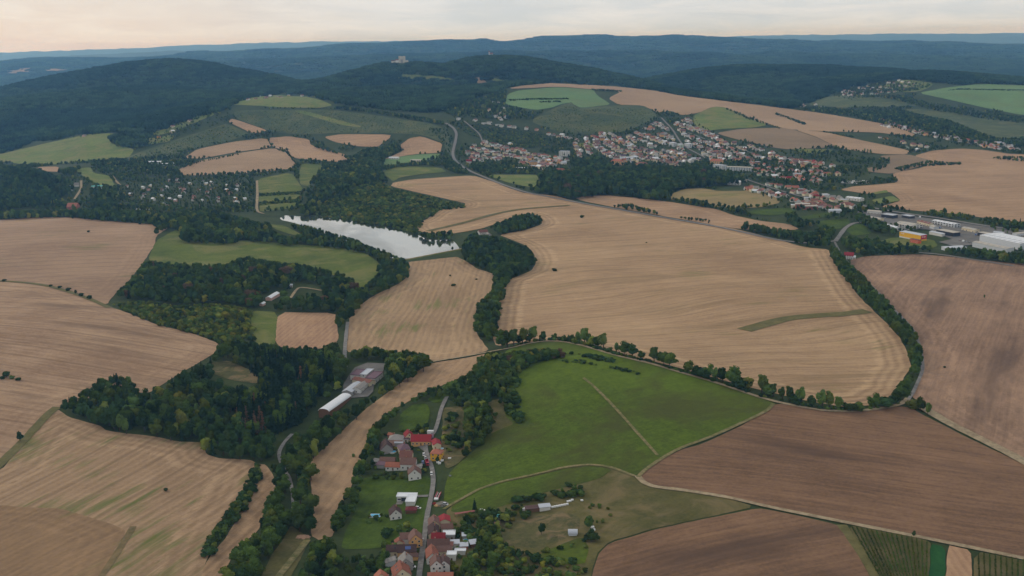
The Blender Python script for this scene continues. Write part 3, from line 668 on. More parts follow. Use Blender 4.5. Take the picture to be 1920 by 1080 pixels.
 ('meadow', [(1640, 455), (1680, 445), (1750, 450), (1760, 462), (1740, 468), (1680, 460)], gm['mead'], 1, 'green verge in front of the yellow hall'),
 ('meadow', [(1627, 364), (1663, 357), (1666, 362), (1635, 366)], gm['far'], 1.6, 'upper small green strip in the wide stubble field'),
 ('meadow', [(1633, 376), (1673, 368), (1690, 377), (1647, 384)], gm['far'], 1.6, 'lower small green strip in the wide stubble field'),
 ('clearing', [(390, 682), (430, 677), (470, 695), (492, 710), (480, 720), (430, 712), (395, 700)], gm['scrub'], 1, 'scrubby clearing inside the dark mixed wood'),
 ('clearing', [(830, 765), (860, 762), (880, 775), (890, 800), (880, 850), (860, 870), (838, 880), (825, 850), (830, 800)], gm['scrub'], 1.2, 'rough grassy slope above the yellow house'),
 ('clearing', [(905, 755), (945, 748), (948, 780), (965, 795), (940, 805), (920, 815), (925, 790)], gm['dull'], 1.2, 'grassy hollow beside the bushy strip'),
 ('clearing', [(935, 985), (1000, 970), (1060, 960), (1090, 970), (1085, 1000), (1020, 1030), (960, 1025), (930, 1010)], gm['scrub'], 1.2, 'bare garden plots above the bottom thicket'),
 ('clearing', [(1020, 1035), (1095, 1005), (1105, 1030), (1095, 1060), (1000, 1055)], gm['hill'], 1.1, 'green garden plot beside the bare plots'),
 ('crop_field', [(1745, 1020), (1770, 1025), (1773, 1080), (1772, 1125), (1741, 1125), (1743, 1060)], gm['deep'], 1.3, 'deep green crop patch beside the vineyard'),
 ('soil_field', [(1774, 1022), (1820, 1032), (1824, 1080), (1824, 1125), (1775, 1125)], fm['small'], 1.3, 'pale brown strip between the two vineyards'),
 ('vineyard_floor', [(1590, 986), (1630, 993), (1710, 1007), (1745, 1016), (1743, 1040), (1740, 1125), (1662, 1125), (1613, 1025)], gm['dull'], 1.2, 'grassy floor under the left vineyard'),
 ('vineyard_floor', [(1826, 1034), (1920, 1052), (2000, 1068), (2000, 1135), (1828, 1135)], gm['dull'], 1.2, 'grassy floor under the right vineyard'),
]
for nm, px, mt, ly, lb in SHEETS:
    sheet(nm, px, mt, ly, lb)

# grass strips inside the great field
strip_mat = grass_mat('weedy strip', lin(82, 80, 48, K), lin(110, 102, 66, K), 12, seed=12)
wedge_mat = grass_mat('thin weeds in stubble', lin(94, 84, 56, K), lin(124, 106, 76, K), 8, seed=13)
for nm, px, w, lb in [('grass_strip', [(1395, 620), (1440, 607), (1480, 597), (1540, 592), (1580, 590), (1627, 584)], 17, 'dark grassy strip lying across the great stubble field'),
                  ('grass_strip', [(803, 434), (873, 418), (923, 403), (973, 393), (1067, 386)], 11, 'grassy balk dividing the great stubble field near the pond'),
                  ('grass_strip', [(205, 578), (177, 565), (140, 551), (93, 537), (43, 530), (-80, 524)], 7, 'grassy balk with bushes between the two left stubble fields'),
                  ('grass_strip', [(108, 764), (90, 777), (47, 825), (-60, 930)], 8, 'grassy balk between the left hill field and the streaked field'),
                  ('grass_strip', [(250, 988), (228, 1025), (185, 1090)], 4, 'dark grassy wedge in the streaked stubble field'),
                  ('grass_strip', [(1578, 985), (1600, 1015), (1630, 1060), (1655, 1110)], 6, 'grassy edge left of the vineyard')]:
    ribbon(nm, px, w, strip_mat if w != 4 else wedge_mat, 1.8, lb)

# ---------------------------------------------------------------- roads and tracks
m, nt = new_mat('worn asphalt')
geo = nd(nt, 'ShaderNodeNewGeometry').outputs['Position']
c = mixc(nt, mapr(nt, mth(nt, 'ADD', noise(nt, geo, .25, 5, .7), mth(nt, 'MULTIPLY', noise(nt, geo, 1.7, 3, .7), .4)), .45, .95), lin(92, 90, 88, K), lin(128, 124, 120, K))
finish(nt, c, .85, .25); asphalt = m
m, nt = new_mat('pale field track')
geo = nd(nt, 'ShaderNodeNewGeometry').outputs['Position']
c = mixc(nt, mapr(nt, mth(nt, 'ADD', noise(nt, geo, .18, 5, .7), mth(nt, 'MULTIPLY', noise(nt, geo, 1.2, 3, .7), .4)), .45, .95), lin(120, 106, 84, K), lin(164, 148, 120, K))
finish(nt, c, .95, .08); dirt = m
m, nt = new_mat('trodden grass path')
geo = nd(nt, 'ShaderNodeNewGeometry').outputs['Position']
c = mixc(nt, mapr(nt, noise(nt, geo, .3, 5, .7), .35, .7), lin(92, 92, 56, K), lin(134, 120, 88, K))
finish(nt, c, .95, .08); path_m = m
for nm, px, w, mt, keep, lb in [
    ('street', [(838, 745), (828, 765), (822, 790), (815, 812), (800, 828), (797, 840), (803, 862), (811, 880), (813, 905), (808, 935), (801, 965), (797, 1000), (791, 1040), (786, 1080), (781, 1125)], 3.4, asphalt, 5, 'grey asphalt street running through the village'),
    ('road', [(812, 679), (880, 668), (927, 659), (959, 653.5), (994, 644.5), (1023, 640.5), (1055, 641.5), (1086, 647.5), (1124, 658.5), (1165, 670.5), (1216, 681.5), (1259, 694.5), (1350, 720.5), (1413, 742.5), (1460, 756), (1540, 771), (1597, 773), (1647, 768), (1690, 760), (1702, 748)], 4.2, dirt, 5, 'pale narrow lane curving over the pasture hill to the junction'),
    ('road', [(1702, 752), (1712, 738), (1722, 715), (1731, 695), (1728, 660), (1713, 618), (1684, 590), (1635, 538), (1600, 505), (1575, 475), (1565, 455)], 3.0, asphalt, 6, 'narrow road behind the long curved row of trees'),
    ('track', [(1702, 752), (1735, 768), (1775, 793), (1840, 825), (1913, 862), (2000, 915), (2180, 1030)], 9, dirt, 6, 'broad pale track between the soil field and the ploughed field'),
    ('track', [(1195, 893), (1206, 906), (1225, 914), (1280, 920), (1363, 933), (1447, 953), (1597, 983), (1763, 1016), (1913, 1047), (2000, 1065), (2190, 1105)], 4.0, dirt, 3, 'pale track between the two ploughed fields'),
    ('track', [(1450, 758), (1440, 771), (1400, 790), (1330, 822), (1275, 841), (1238, 862), (1207, 884), (1196, 896)], 3.0, path_m, 3, 'grassy track along the foot of the pasture hill'),
    ('footpath', [(832, 956), (850, 945), (900, 917), (940, 904), (1007, 890), (1057, 877), (1107, 871.5), (1147, 877), (1190, 894)], 2.6, path_m, 2, 'trodden path curving across the lower pasture'),
    ('footpath', [(1094, 710), (1110, 722), (1151, 763), (1190, 807), (1233, 855)], 2.4, path_m, 2, 'straight trodden path down the pasture hill'),
    ('road', [(648, 690), (646, 660), (649, 630), (652, 605)], 3.8, asphalt, 4, 'short stretch of road between the brown plot and the dam field'),
    ('road', [(548, 815), (533, 830), (521, 851), (530, 877), (543, 897), (549, 925), (551, 955), (546, 975)], 2.8, asphalt, 3.5, 'asphalt road through the wood left of the long stubble strip'),
    ('track', [(576, 1014), (560, 1035), (540, 1060), (520, 1085), (500, 1120)], 4.5, path_m, 5, 'grassy track between the roadside trees'),
    ('main_road', [(835, 232), (850, 240), (857, 252), (853, 270), (848, 288), (852, 302), (866, 313), (885, 324), (917, 337), (950, 350), (985, 362), (1040, 372), (1073, 379), (1160, 394), (1273, 414), (1340, 425), (1400, 438), (1460, 452), (1520, 458), (1566, 453)], 7.5, asphalt, 9, 'main asphalt road bending down from the hills past the town'),
    ('road', [(1566, 454), (1575, 442), (1585, 428), (1600, 419), (1622, 418), (1650, 425)], 7, asphalt, 6, 'side road from the junction to the industrial estate'),
    ('main_road', [(1610, 385), (1640, 392), (1700, 402), (1760, 410), (1830, 422), (1900, 432), (2000, 445), (2180, 470)], 9, asphalt, 8, 'road along the upper edge of the industrial estate'),
    ('road', [(1723, 475), (1760, 478), (1800, 484), (1850, 492), (1900, 500)], 6, asphalt, 5, 'road between the soil field and the right belt of trees'),
    ('road', [(482, 340), (483, 370), (481, 390), (483, 399), (495, 402)], 5, dirt, 5, 'pale lane along the green terraces to the pond'),
    ('road', [(152, 340), (153, 355), (146, 365), (140, 375)], 5, dirt, 5, 'pale lane in the hamlet below the left wooded hill'),
    ('track', [(210, 330), (217, 340), (225, 348)], 5, dirt, 4, 'short pale track in the green hollow'),
    ('lane', [(870, 228), (900, 252), (905, 268)], 4, asphalt, 6, 'pale straight lane along the orchard'),
    ('track', [(545, 560), (553, 548), (560, 540), (575, 541), (603, 546)], 3.5, dirt, 4, 'pale forked track inside the wood by the white hall'),
    ('lane', [(1240, 222), (1262, 245), (1280, 275), (1310, 290), (1345, 310)], 5, asphalt, 7, 'main street of the town between the houses'),
    ('lane', [(1290, 250), (1350, 272), (1400, 285), (1450, 300)], 4, asphalt, 6, 'upper street between the town house rows'),
    ('lane', [(1400, 338), (1450, 355), (1520, 375), (1600, 385)], 5, asphalt, 7, 'street through the lower town houses'),
    ('driveway', [(771, 931), (785, 932), (803, 931)], 3.5, asphalt, 3, 'paved drive from the street to the white modern house'),
]:
    ribbon(nm, px, w, mt, 2.4, lb, keep=keep)

# yards
concrete = plain('pale yard concrete', lin(108, 105, 101, K), .9, .15, .35, .06)
for px, lb in [([(1605, 398), (1640, 395), (1700, 405), (1760, 413), (1840, 425), (1930, 438), (1960, 470), (1900, 470), (1850, 462), (1790, 452), (1740, 432), (1690, 428), (1650, 420), (1615, 408)], 'pale concrete yards of the industrial estate'),
               ([(1760, 455), (1790, 448), (1840, 450), (1830, 460), (1790, 463)], 'pale concrete car park in front of the long grey hall'),
               ([(665, 690), (690, 681), (722, 683), (718, 697), (705, 705), (700, 735), (690, 745), (640, 748), (645, 720)], 'grey concrete courtyard of the farm'),
               ([(783, 838), (800, 836), (803, 850), (795, 848)], 'grey paved forecourt at the top of the village street')]:
    sheet('yard', px, concrete, 2.0, lb, smooth=0)

# ---------------------------------------------------------------- the pond and its dam
m, nt = new_mat('still pond water')
geo = nd(nt, 'ShaderNodeNewGeometry').outputs['Position']
rip = noise(nt, vscale(nt, geo, (1, .6, 1)), .35, 4, .6)
calm = noise(nt, geo, 1 / 90.0, 3, .5, .8)
g = nd(nt, 'ShaderNodeBsdfGlossy', {'Color': (.93, .93, .93, 1), 'Roughness': mapr(nt, calm, .4, .62, .02, .12)})
b_ = nd(nt, 'ShaderNodeBump', {'Height': rip, 'Distance': .02, 'Strength': mapr(nt, calm, .42, .62, .05, .8)}); nt.links.new(b_.outputs[0], g.inputs['Normal'])
d_ = nd(nt, 'ShaderNodeBsdfDiffuse', {'Color': (.045, .055, .04, 1)})
fr = nd(nt, 'ShaderNodeFresnel', {'IOR': 1.9})
ruf = mapr(nt, noise(nt, vscale(nt, geo, (1, .45, 1)), 1 / 110.0, 3, .5, .5), .38, .62, 1.0, .70)      # ruffled water shows more of its own dark body
mx = nd(nt, 'ShaderNodeMixShader', {0: mth(nt, 'MULTIPLY', ruf, mapr(nt, fr.outputs[0], .0, .62, 0.05, .97, smooth=False)), 1: d_.outputs[0], 2: g.outputs[0]})
nd(nt, 'ShaderNodeOutputMaterial', {'Surface': mx.outputs[0]})
pond_mat = m
W = densify(chaikin(POND[:, :2], True, 2), 6)
ctr = W.mean(0); Wb = W + (W - ctr) / np.linalg.norm(W - ctr, axis=1)[:, None] * 3
ov, oe, of, _, _, _ = delaunay_2d_cdt([Vector(p) for p in Wb], [], [list(range(len(Wb)))], 1, 1e-4)
pond = mesh_obj('pond', [(v.x, v.y, POND_Z + .05) for v in ov], [tuple(f) for f in of], pond_mat)
if pond.data.polygons[0].normal.z < 0: pond.data.flip_normals()
tag(pond, 'long still pond mirroring the pale sky behind a dam', kind='structure')
A = on_plane(np.array([748., 870.]), np.array([489., 465.5]), 2.0)
dv = A[1] - A[0]; L_ = np.linalg.norm(dv[:2]); dv = dv / L_; nv = np.array([dv[1], -dv[0], 0])      # towards the camera
if nv[1] > 0: nv = -nv
prof = [(-9, -2.5), (-2.6, 2.1), (2.6, 2.1), (19, -7.5)]
vs = []; fs = []; ns = 24
for i in range(ns + 1):
    c = A[0] + dv * (L_ * i / ns)
    for o_, z_ in prof: vs.append((c[0] + nv[0] * o_, c[1] + nv[1] * o_, z_ + (0.25 * (vnoise(np.array([i * .7]), np.array([o_ * .3]))[0] - .5))))
for i in range(ns):
    for j in range(3): fs.append((i * 4 + j, i * 4 + j + 1, (i + 1) * 4 + j + 1, (i + 1) * 4 + j))
dam = mesh_obj('dam_embankment', vs, fs, gm['mead'])
tag(dam, 'grassy dam embankment closing the pond', kind='structure')
vs = []; fs = []
for i in range(ns + 1):
    c = A[0] + dv * (L_ * i / ns)
    for o_ in (-1.6, 1.6): vs.append((c[0] + nv[0] * o_, c[1] + nv[1] * o_, 2.42))
for i in range(ns): fs.append((i * 2, i * 2 + 1, i * 2 + 3, i * 2 + 2))
dr = mesh_obj('dam_road', vs, fs, dirt); tag(dr, 'pale track on top of the pond dam', kind='structure')

# ---------------------------------------------------------------- trees
KF = 2.2
L_MID = leaf_mat('broad leaves', lin(48, 62, 27, KF))
L_DARK = leaf_mat('dark broad leaves', lin(36, 51, 28, KF))
L_LIGHT = leaf_mat('light poplar leaves', lin(58, 72, 36, KF))
L_YEL = leaf_mat('yellowing leaves', lin(74, 80, 34, KF), warm=.3)
L_CON = leaf_mat('spruce needles', lin(28, 42, 30, KF), .35, .05)
L_RED = leaf_mat('brown dry needles', lin(66, 54, 42, KF), .3, .15)
L_SHR = leaf_mat('shrub leaves', lin(56, 70, 33, KF), warm=.3)
BARK = plain('tree bark', (.085, .065, .05), .95, .05, .3, 2.0)

def leaf_cards(pts, nrm, size, r, tri=True):
    """small leaf sprays facing roughly outwards"""
    n = len(pts)
    nn = nrm + r.normal(0, .55, (n, 3)); nn /= np.linalg.norm(nn, axis=1)[:, None]
    a = np.cross(nn, r.normal(0, 1, (n, 3))); a /= np.linalg.norm(a, axis=1)[:, None] + 1e-9
    b = np.cross(nn, a)
    s = size * r.uniform(.6, 1.35, n)[:, None]
    V = np.stack([pts - a * s, pts + b * s * .75 - nn * s * .15, pts + a * s, pts - b * s * .75 - nn * s * .15], 1).reshape(-1, 3)
    Fq = np.arange(4 * n).reshape(n, 4)
    return V, Fq
def ico(c, rad, jit, r, sub=1):
    bm = bmesh.new(); bmesh.ops.create_icosphere(bm, subdivisions=sub, radius=1.0)
    V = np.array([v.co[:] for v in bm.verts]); Fs = [[v.index for v in f.verts] for f in bm.faces]; bm.free()
    V = V * (1 + r.uniform(-jit, jit, len(V)))[:, None]
    return V * np.array(rad) + np.array(c), Fs
def mesh_from(name, parts, mats):
    vs = []; fs = []; k = 0
    for V, Fs in parts:
        vs.append(np.asarray(V)); fs += [tuple(int(i) + k for i in f) for f in Fs]; k += len(V)
    me = bpy.data.meshes.new(name); me.from_pydata([tuple(v) for v in np.vstack(vs)], [], fs)
    for m in mats: me.materials.append(m)
    me.update(); return me
def crown_broad(seed, rx, z0, z1, lobes, cards, size, mat, cone=0.0):
    """unit tree of height 1"""
    r = np.random.default_rng(seed); parts = []; P = []; N = []
    zc = (z0 + z1) / 2; hz = (z1 - z0) / 2
    C = []
    for i in range(lobes):
        u = r.normal(0, 1, 3); u /= np.linalg.norm(u)
        k = r.uniform(.35, .78)
        zrel = u[2] * k
        w = 1 - cone * (zrel + 1) / 2 * .8
        c = np.array([u[0] * k * rx * w, u[1] * k * rx * w, zc + zrel * hz])
        rad = np.array([rx, rx, hz]) * r.uniform(.32, .5) * np.array([w, w, 1])
        C.append((c, rad))
    parts.append(ico((0, 0, zc), (rx * .62, rx * .62, hz * .75), .18, r, 2))
    for c, rad in C:
        parts.append(ico(c, rad * .8, .16, r, 1))
        n = cards // lobes
        u = r.normal(0, 1, (n, 3)); u[:, 2] = np.abs(u[:, 2]) * 1.0 - .35; u /= np.linalg.norm(u, axis=1)[:, None]
        P.append(c + u * rad * r.uniform(.82, 1.08, n)[:, None]); N.append(u)
    parts.append(leaf_cards(np.vstack(P), np.vstack(N), size, r))
    return mesh_from('crown', parts, [mat])
def crown_conifer(seed, rx, mat, tiers=9, per=26):
    r = np.random.default_rng(seed); P = []; N = []
    V, Fs = [], []
    for i in range(tiers):
        t = i / (tiers - 1); z = .1 + .86 * t; rad = rx * (1 - t) ** .85 + .012
        n = max(6, int(per * (1 - t * .75)))
        th = r.uniform(0, 2 * math.pi, n); rr = rad * r.uniform(.55, 1.1, n)
        P.append(np.column_stack([np.cos(th) * rr, np.sin(th) * rr, z + r.uniform(-.03, .03, n) - rr * .25])); N.append(np.column_stack([np.cos(th), np.sin(th), np.full(n, .8)]))
    parts = [leaf_cards(np.vstack(P), np.vstack(N) / 1.3, .055, r)]
    n = 8; ring = [(math.cos(2 * math.pi * i / n) * rx * .55, math.sin(2 * math.pi * i / n) * rx * .55, .1) for i in range(n)] + [(0, 0, .96)]
    parts.append((np.array(ring), [(i, (i + 1) % n, n) for i in range(n)]))
    return mesh_from('crown', parts, [mat])
def trunk_mesh(seed, rad, top, limbs=True):
    r = random.Random(seed); b = MB()
    b.tube((0, 0, -.05), (0, 0, top * .55), rad, rad * .7, 6); b.tube((0, 0, top * .55), (r.uniform(-.02, .02), r.uniform(-.02, .02), top), rad * .7, rad * .25, 6)
    if limbs:
        for k in range(4):
            a = k * 1.6 + r.uniform(-.4, .4); z = top * r.uniform(.4, .7)
            b.tube((0, 0, z), (math.cos(a) * .18, math.sin(a) * .18, z + .2), rad * .45, rad * .15, 5)
    return b.mesh('trunk', [BARK])
# kind: crown mesh, trunk mesh, name
T_BROAD = trunk_mesh(1, .028, .62); T_CON = trunk_mesh(2, .02, .9, False); T_SHR = trunk_mesh(3, .03, .5)
KINDS = [
    (crown_broad(1, .40, .16, 1.0, 11, 560, .052, L_MID), T_BROAD, 'broadleaf_tree'),
    (crown_broad(2, .36, .14, 1.0, 10, 560, .050, L_DARK), T_BROAD, 'broadleaf_tree'),
    (crown_broad(3, .44, .18, 1.0, 13, 600, .055, L_MID), T_BROAD, 'broadleaf_tree'),
    (crown_broad(4, .38, .12, 1.0, 9, 560, .052, L_DARK, .4), T_BROAD, 'broadleaf_tree'),
    (crown_broad(5, .19, .10, 1.0, 9, 480, .040, L_LIGHT, .35), T_BROAD, 'poplar_tree'),
    (crown_broad(6, .24, .16, 1.0, 8, 380, .042, L_LIGHT, .2), T_BROAD, 'poplar_tree'),
    (crown_conifer(7, .19, L_CON), T_CON, 'spruce_tree'),
    (crown_conifer(8, .16, L_CON, 11), T_CON, 'spruce_tree'),
    (crown_broad(9, .62, .02, 1.0, 8, 300, .10, L_SHR), T_SHR, 'shrub'),
    (crown_broad(10, .75, .02, .95, 9, 300, .11, L_DARK), T_SHR, 'shrub'),
    (crown_conifer(11, .15, L_RED, 8, 16), T_CON, 'dry_spruce_tree'),
    (crown_broad(12, .40, .14, 1.0, 10, 520, .053, L_YEL), T_BROAD, 'broadleaf_tree'),
    (crown_broad(13, .66, .02, .95, 8, 280, .10, L_YEL), T_SHR, 'shrub'),
    (crown_broad(14, .50, .10, 1.0, 11, 420, .06, L_RED), T_BROAD, 'dry_broadleaf_tree'),
]
# far patches of canopy: one clump stands for a group of crowns
def clump(seed, mat, n=26, R=24.0):
    r = np.random.default_rng(seed); parts = []
    for i in range(n):
        a = r.uniform(0, 6.283); d = R * math.sqrt(r.uniform(0, 1)); rad = r.uniform(4.0, 6.5); hh = r.uniform(8, 15)
        parts.append(ico((math.cos(a) * d, math.sin(a) * d, hh - rad * .9), (rad, rad, rad * 1.25), .22, r, 1))
    return mesh_from('clump', parts, [mat])
L_FAR1 = leaf_mat('far woodland', lin(36, 50, 30, KF), .65, .1); L_FAR2 = leaf_mat('far dark woodland', lin(27, 41, 28, KF), .5, .05)
CLUMPS = [clump(21, L_FAR1), clump(22, L_FAR1), clump(23, L_FAR2), clump(24, L_FAR2, 30)]

# instancing set-ups shared by all the woods
def inst_group(name, meshes):
    ng = bpy.data.node_groups.new(name, 'GeometryNodeTree')
    ng.interface.new_socket('Geometry', in_out='INPUT', socket_type='NodeSocketGeometry'); ng.interface.new_socket('Geometry', in_out='OUTPUT', socket_type='NodeSocketGeometry')
    gi = ng.nodes.new('NodeGroupInput'); go = ng.nodes.new('NodeGroupOutput'); jn = ng.nodes.new('GeometryNodeJoinGeometry')
    def attr(nm, ty):
        a = ng.nodes.new('GeometryNodeInputNamedAttribute'); a.data_type = ty; a.inputs[0].default_value = nm
        return a.outputs['Attribute']
    kind = attr('kind', 'INT'); rz = attr('rz', 'FLOAT'); sc = attr('sc', 'FLOAT_VECTOR')
    rot = ng.nodes.new('ShaderNodeCombineXYZ'); ng.links.new(rz, rot.inputs[2])
    for i, me in enumerate(meshes):
        ob = bpy.data.objects.new('proto_' + name + str(i), me)
        oi = ng.nodes.new('GeometryNodeObjectInfo'); oi.inputs['Object'].default_value = ob; oi.inputs['As Instance'].default_value = True
        cm = ng.nodes.new('FunctionNodeCompare'); cm.data_type = 'INT'; cm.operation = 'EQUAL'
        ng.links.new(kind, cm.inputs[2]); cm.inputs[3].default_value = i
        ip = ng.nodes.new('GeometryNodeInstanceOnPoints')
        ng.links.new(gi.outputs[0], ip.inputs['Points']); ng.links.new(cm.outputs[0], ip.inputs['Selection']); ng.links.new(oi.outputs['Geometry'], ip.inputs['Instance'])
        ng.links.new(rot.outputs[0], ip.inputs['Rotation']); ng.links.new(sc, ip.inputs['Scale'])
        ng.links.new(ip.outputs[0], jn.inputs[0])
    ng.links.new(jn.outputs[0], go.inputs[0])
    return ng
NG_TREE = inst_group('trees', [k[0] for k in KINDS]); NG_CLUMP = inst_group('clumps', CLUMPS)
def wood(name, P, kind, rz, sc, ng, label, cat='forest'):
    me = bpy.data.meshes.new(name); me.vertices.add(len(P)); me.vertices.foreach_set('co', np.asarray(P, np.float32).ravel())
    a = me.attributes.new('kind', 'INT', 'POINT'); a.data.foreach_set('value', np.asarray(kind, np.int32))
    a = me.attributes.new('rz', 'FLOAT', 'POINT'); a.data.foreach_set('value', np.asarray(rz, np.float32))
    a = me.attributes.new('sc', 'FLOAT_VECTOR', 'POINT'); a.data.foreach_set('vector', np.asarray(sc, np.float32).ravel())
    o = bpy.data.objects.new(name, me); COL.objects.link(o)
    md = o.modifiers.new('trees', 'NODES'); md.node_group = ng
    tag(o, label, cat, kind='stuff')
    return o

OCC = []          # footprints of buildings: x, y, radius
def free_of(x, y, pad=0.0):
    ok = np.ones(len(x), bool)
    for W, keep in ROADS:
        lo = W.min(0) - keep; hi = W.max(0) + keep
        b = ok & (x > lo[0]) & (x < hi[0]) & (y > lo[1]) & (y < hi[1])
        if b.any():
            d, _ = seg_dist(x[b], y[b], W); ok[np.where(b)[0][d < keep + pad]] = False
    for ox, oy, r in OCC:
        ok &= (x - ox) ** 2 + (y - oy) ** 2 > (r + pad) ** 2
    return ok
TREES = []        # every tree of the near woods: x, y, z, height, kind, region
REG = []
B_ = {0: 3, 1: 3, 2: 2, 3: 2, 11: .8, 5: .8, 6: .35}
CON = {6: 4, 7: 4, 10: .35, 0: .5, 1: .5}
SHR = {8: 3, 9: 2, 12: 1}
def grow(px, spacing, h, mix, label, group, name, holes=(), n_max=None, soft=.82, check=True, single=0, see=True, keep_if=None):
    poly = np.array(px, float)
    D = densify(poly, 30); Wp = unproject(D[:, 0], D[:, 1])
    lo = Wp.min(0)[:2] - 20; hi = Wp.max(0)[:2] + 5
    gx, gy = np.meshgrid(np.arange(lo[0], hi[0], spacing), np.arange(lo[1], hi[1], spacing))
    x = gx.ravel() + rng.uniform(-.45, .45, gx.size) * spacing; y = gy.ravel() + rng.uniform(-.45, .45, gx.size) * spacing
    z = H(x, y); u, v, dep = project(np.column_stack([x, y, z]))
    ok = inside(u, v, poly)
    x, y, z = x[ok], y[ok], z[ok]; u, v = u[ok], v[ok]
    hh = rng.uniform(h[0], h[1], len(x)) * (0.8 + .4 * vnoise(x / 40, y / 40, 5)) * rng.choice([.78, 1, 1, 1.18], len(x))
    if keep_if is not None:
        k = keep_if(x, y); x, y, z, u, v, hh = x[k], y[k], z[k], u[k], v[k], hh[k]
    for hp in holes:       # nothing may stand in a gap or hide it
        k = ~inside(u, v, hp)
        for q in ((.35, .7, .98) if see else ()):
            a, b, _ = project(np.column_stack([x, y, z + hh * q])); k &= ~inside(a, b, hp)
        x, y, z, u, v, hh = x[k], y[k], z[k], u[k], v[k], hh[k]
    done = np.zeros(len(x), bool); fin = np.zeros(len(x))
    for s in (1.0, .75, .55):
        a, b, _ = project(np.column_stack([x, y, z + hh * s * soft]))
        k = inside(a, b, poly) & ~done; fin[k] = hh[k] * s; done |= k
    k = done.copy()
    if check: k &= free_of(x, y)
    x, y, z, fin = x[k], y[k], z[k], fin[k]
    ks = list(mix); p = np.array([mix[i] for i in ks], float); p /= p.sum()
    kd = rng.choice(ks, len(x), p=p)
    rid = len(REG); REG.append((label, group, name, single))
    for t in zip(x, y, z, fin, kd): TREES.append((*t, rid))
    return len(x)

# ---------------------------------------------------------------- buildings
WALLS = {'white': lin(204, 202, 198, 1.0), 'cream': lin(206, 192, 164, 1.0), 'pink': lin(196, 160, 146, 1.0), 'yellow': lin(222, 170, 48, 1.0), 'tan': lin(206, 160, 108, 1.0), 'grey': lin(150, 148, 146, 1.0),
         'brown': lin(112, 84, 66, 1.0), 'dark': lin(52, 54, 62, 1.0), 'orange': lin(206, 104, 70, 1.0), 'green': lin(170, 186, 172, 1.0), 'pale': lin(192, 196, 200, 1.0), 'brick': lin(160, 98, 80, 1.0), 'stone': lin(188, 182, 168, 1.0)}
ROOFS = {'red': lin(134, 46, 50, .95), 'orange': lin(150, 94, 76, 1.0), 'brown': lin(106, 80, 72, 1.0), 'dark': lin(78, 60, 58, 1.1), 'grey': lin(124, 120, 116, 1.1), 'purple': lin(96, 76, 84, 1.1), 'white': lin(206, 208, 212, 1.05), 'rust': lin(128, 88, 78, 1.0),
         'beige': lin(164, 156, 144, 1.1), 'pale': lin(168, 172, 180, 1.1), 'teal': lin(96, 178, 170, 1.0), 'copper': lin(126, 160, 146, 1.0), 'maroon': lin(104, 48, 50, 1.1)}
def wm(c): return plain('plaster ' + c, WALLS[c], .85, .2, .12, .35)
def rm(c):
    if c in ('white', 'pale', 'teal', 'beige'): return plain('sheet roof ' + c, ROOFS[c], .55, .35, .14, .12)
    return roof_mat('tiles ' + c, ROOFS[c])
glass = plain('window glass', (.03, .036, .045), .12, .6, .2)
frame_w = plain('window frame white', (.62, .62, .6), .5, .3)
wood_d = plain('brown door wood', (.14, .085, .05), .7, .2)
chim_m = plain('chimney brick', lin(150, 112, 96), .9, .1)
def win_mesh(w, h):
    b = MB(); b.box(-w / 2, w / 2, -.05, .05, -h / 2, h / 2, 0); b.box(-w / 2 + .12, w / 2 - .12, -.07, -.05, -h / 2 + .12, h / 2 - .12, 1)
    return b.mesh('window', [frame_w, glass])
WIN = win_mesh(1.3, 1.4); WINW = win_mesh(2.6, 1.3)
_b = MB(); _b.box(-.55, .55, -.05, .05, 0, 2.1); DOOR = _b.mesh('door', [wood_d])
_b = MB(); _b.box(-1.3, 1.3, -.05, .05, 0, 2.5); GATE = _b.mesh('garage_door', [plain('garage door paint', lin(170, 166, 160), .5, .3)])
_b = MB(); _b.box(-.35, .35, -.35, .35, -1.2, 1.0); _b.box(-.42, .42, -.42, .42, 1.0, 1.12); CHIM = _b.mesh('chimney', [chim_m])
_b = MB(); _b.box(-.5, .5, -.03, .05, -.65, .65); SKYL = _b.mesh('skylight', [glass])

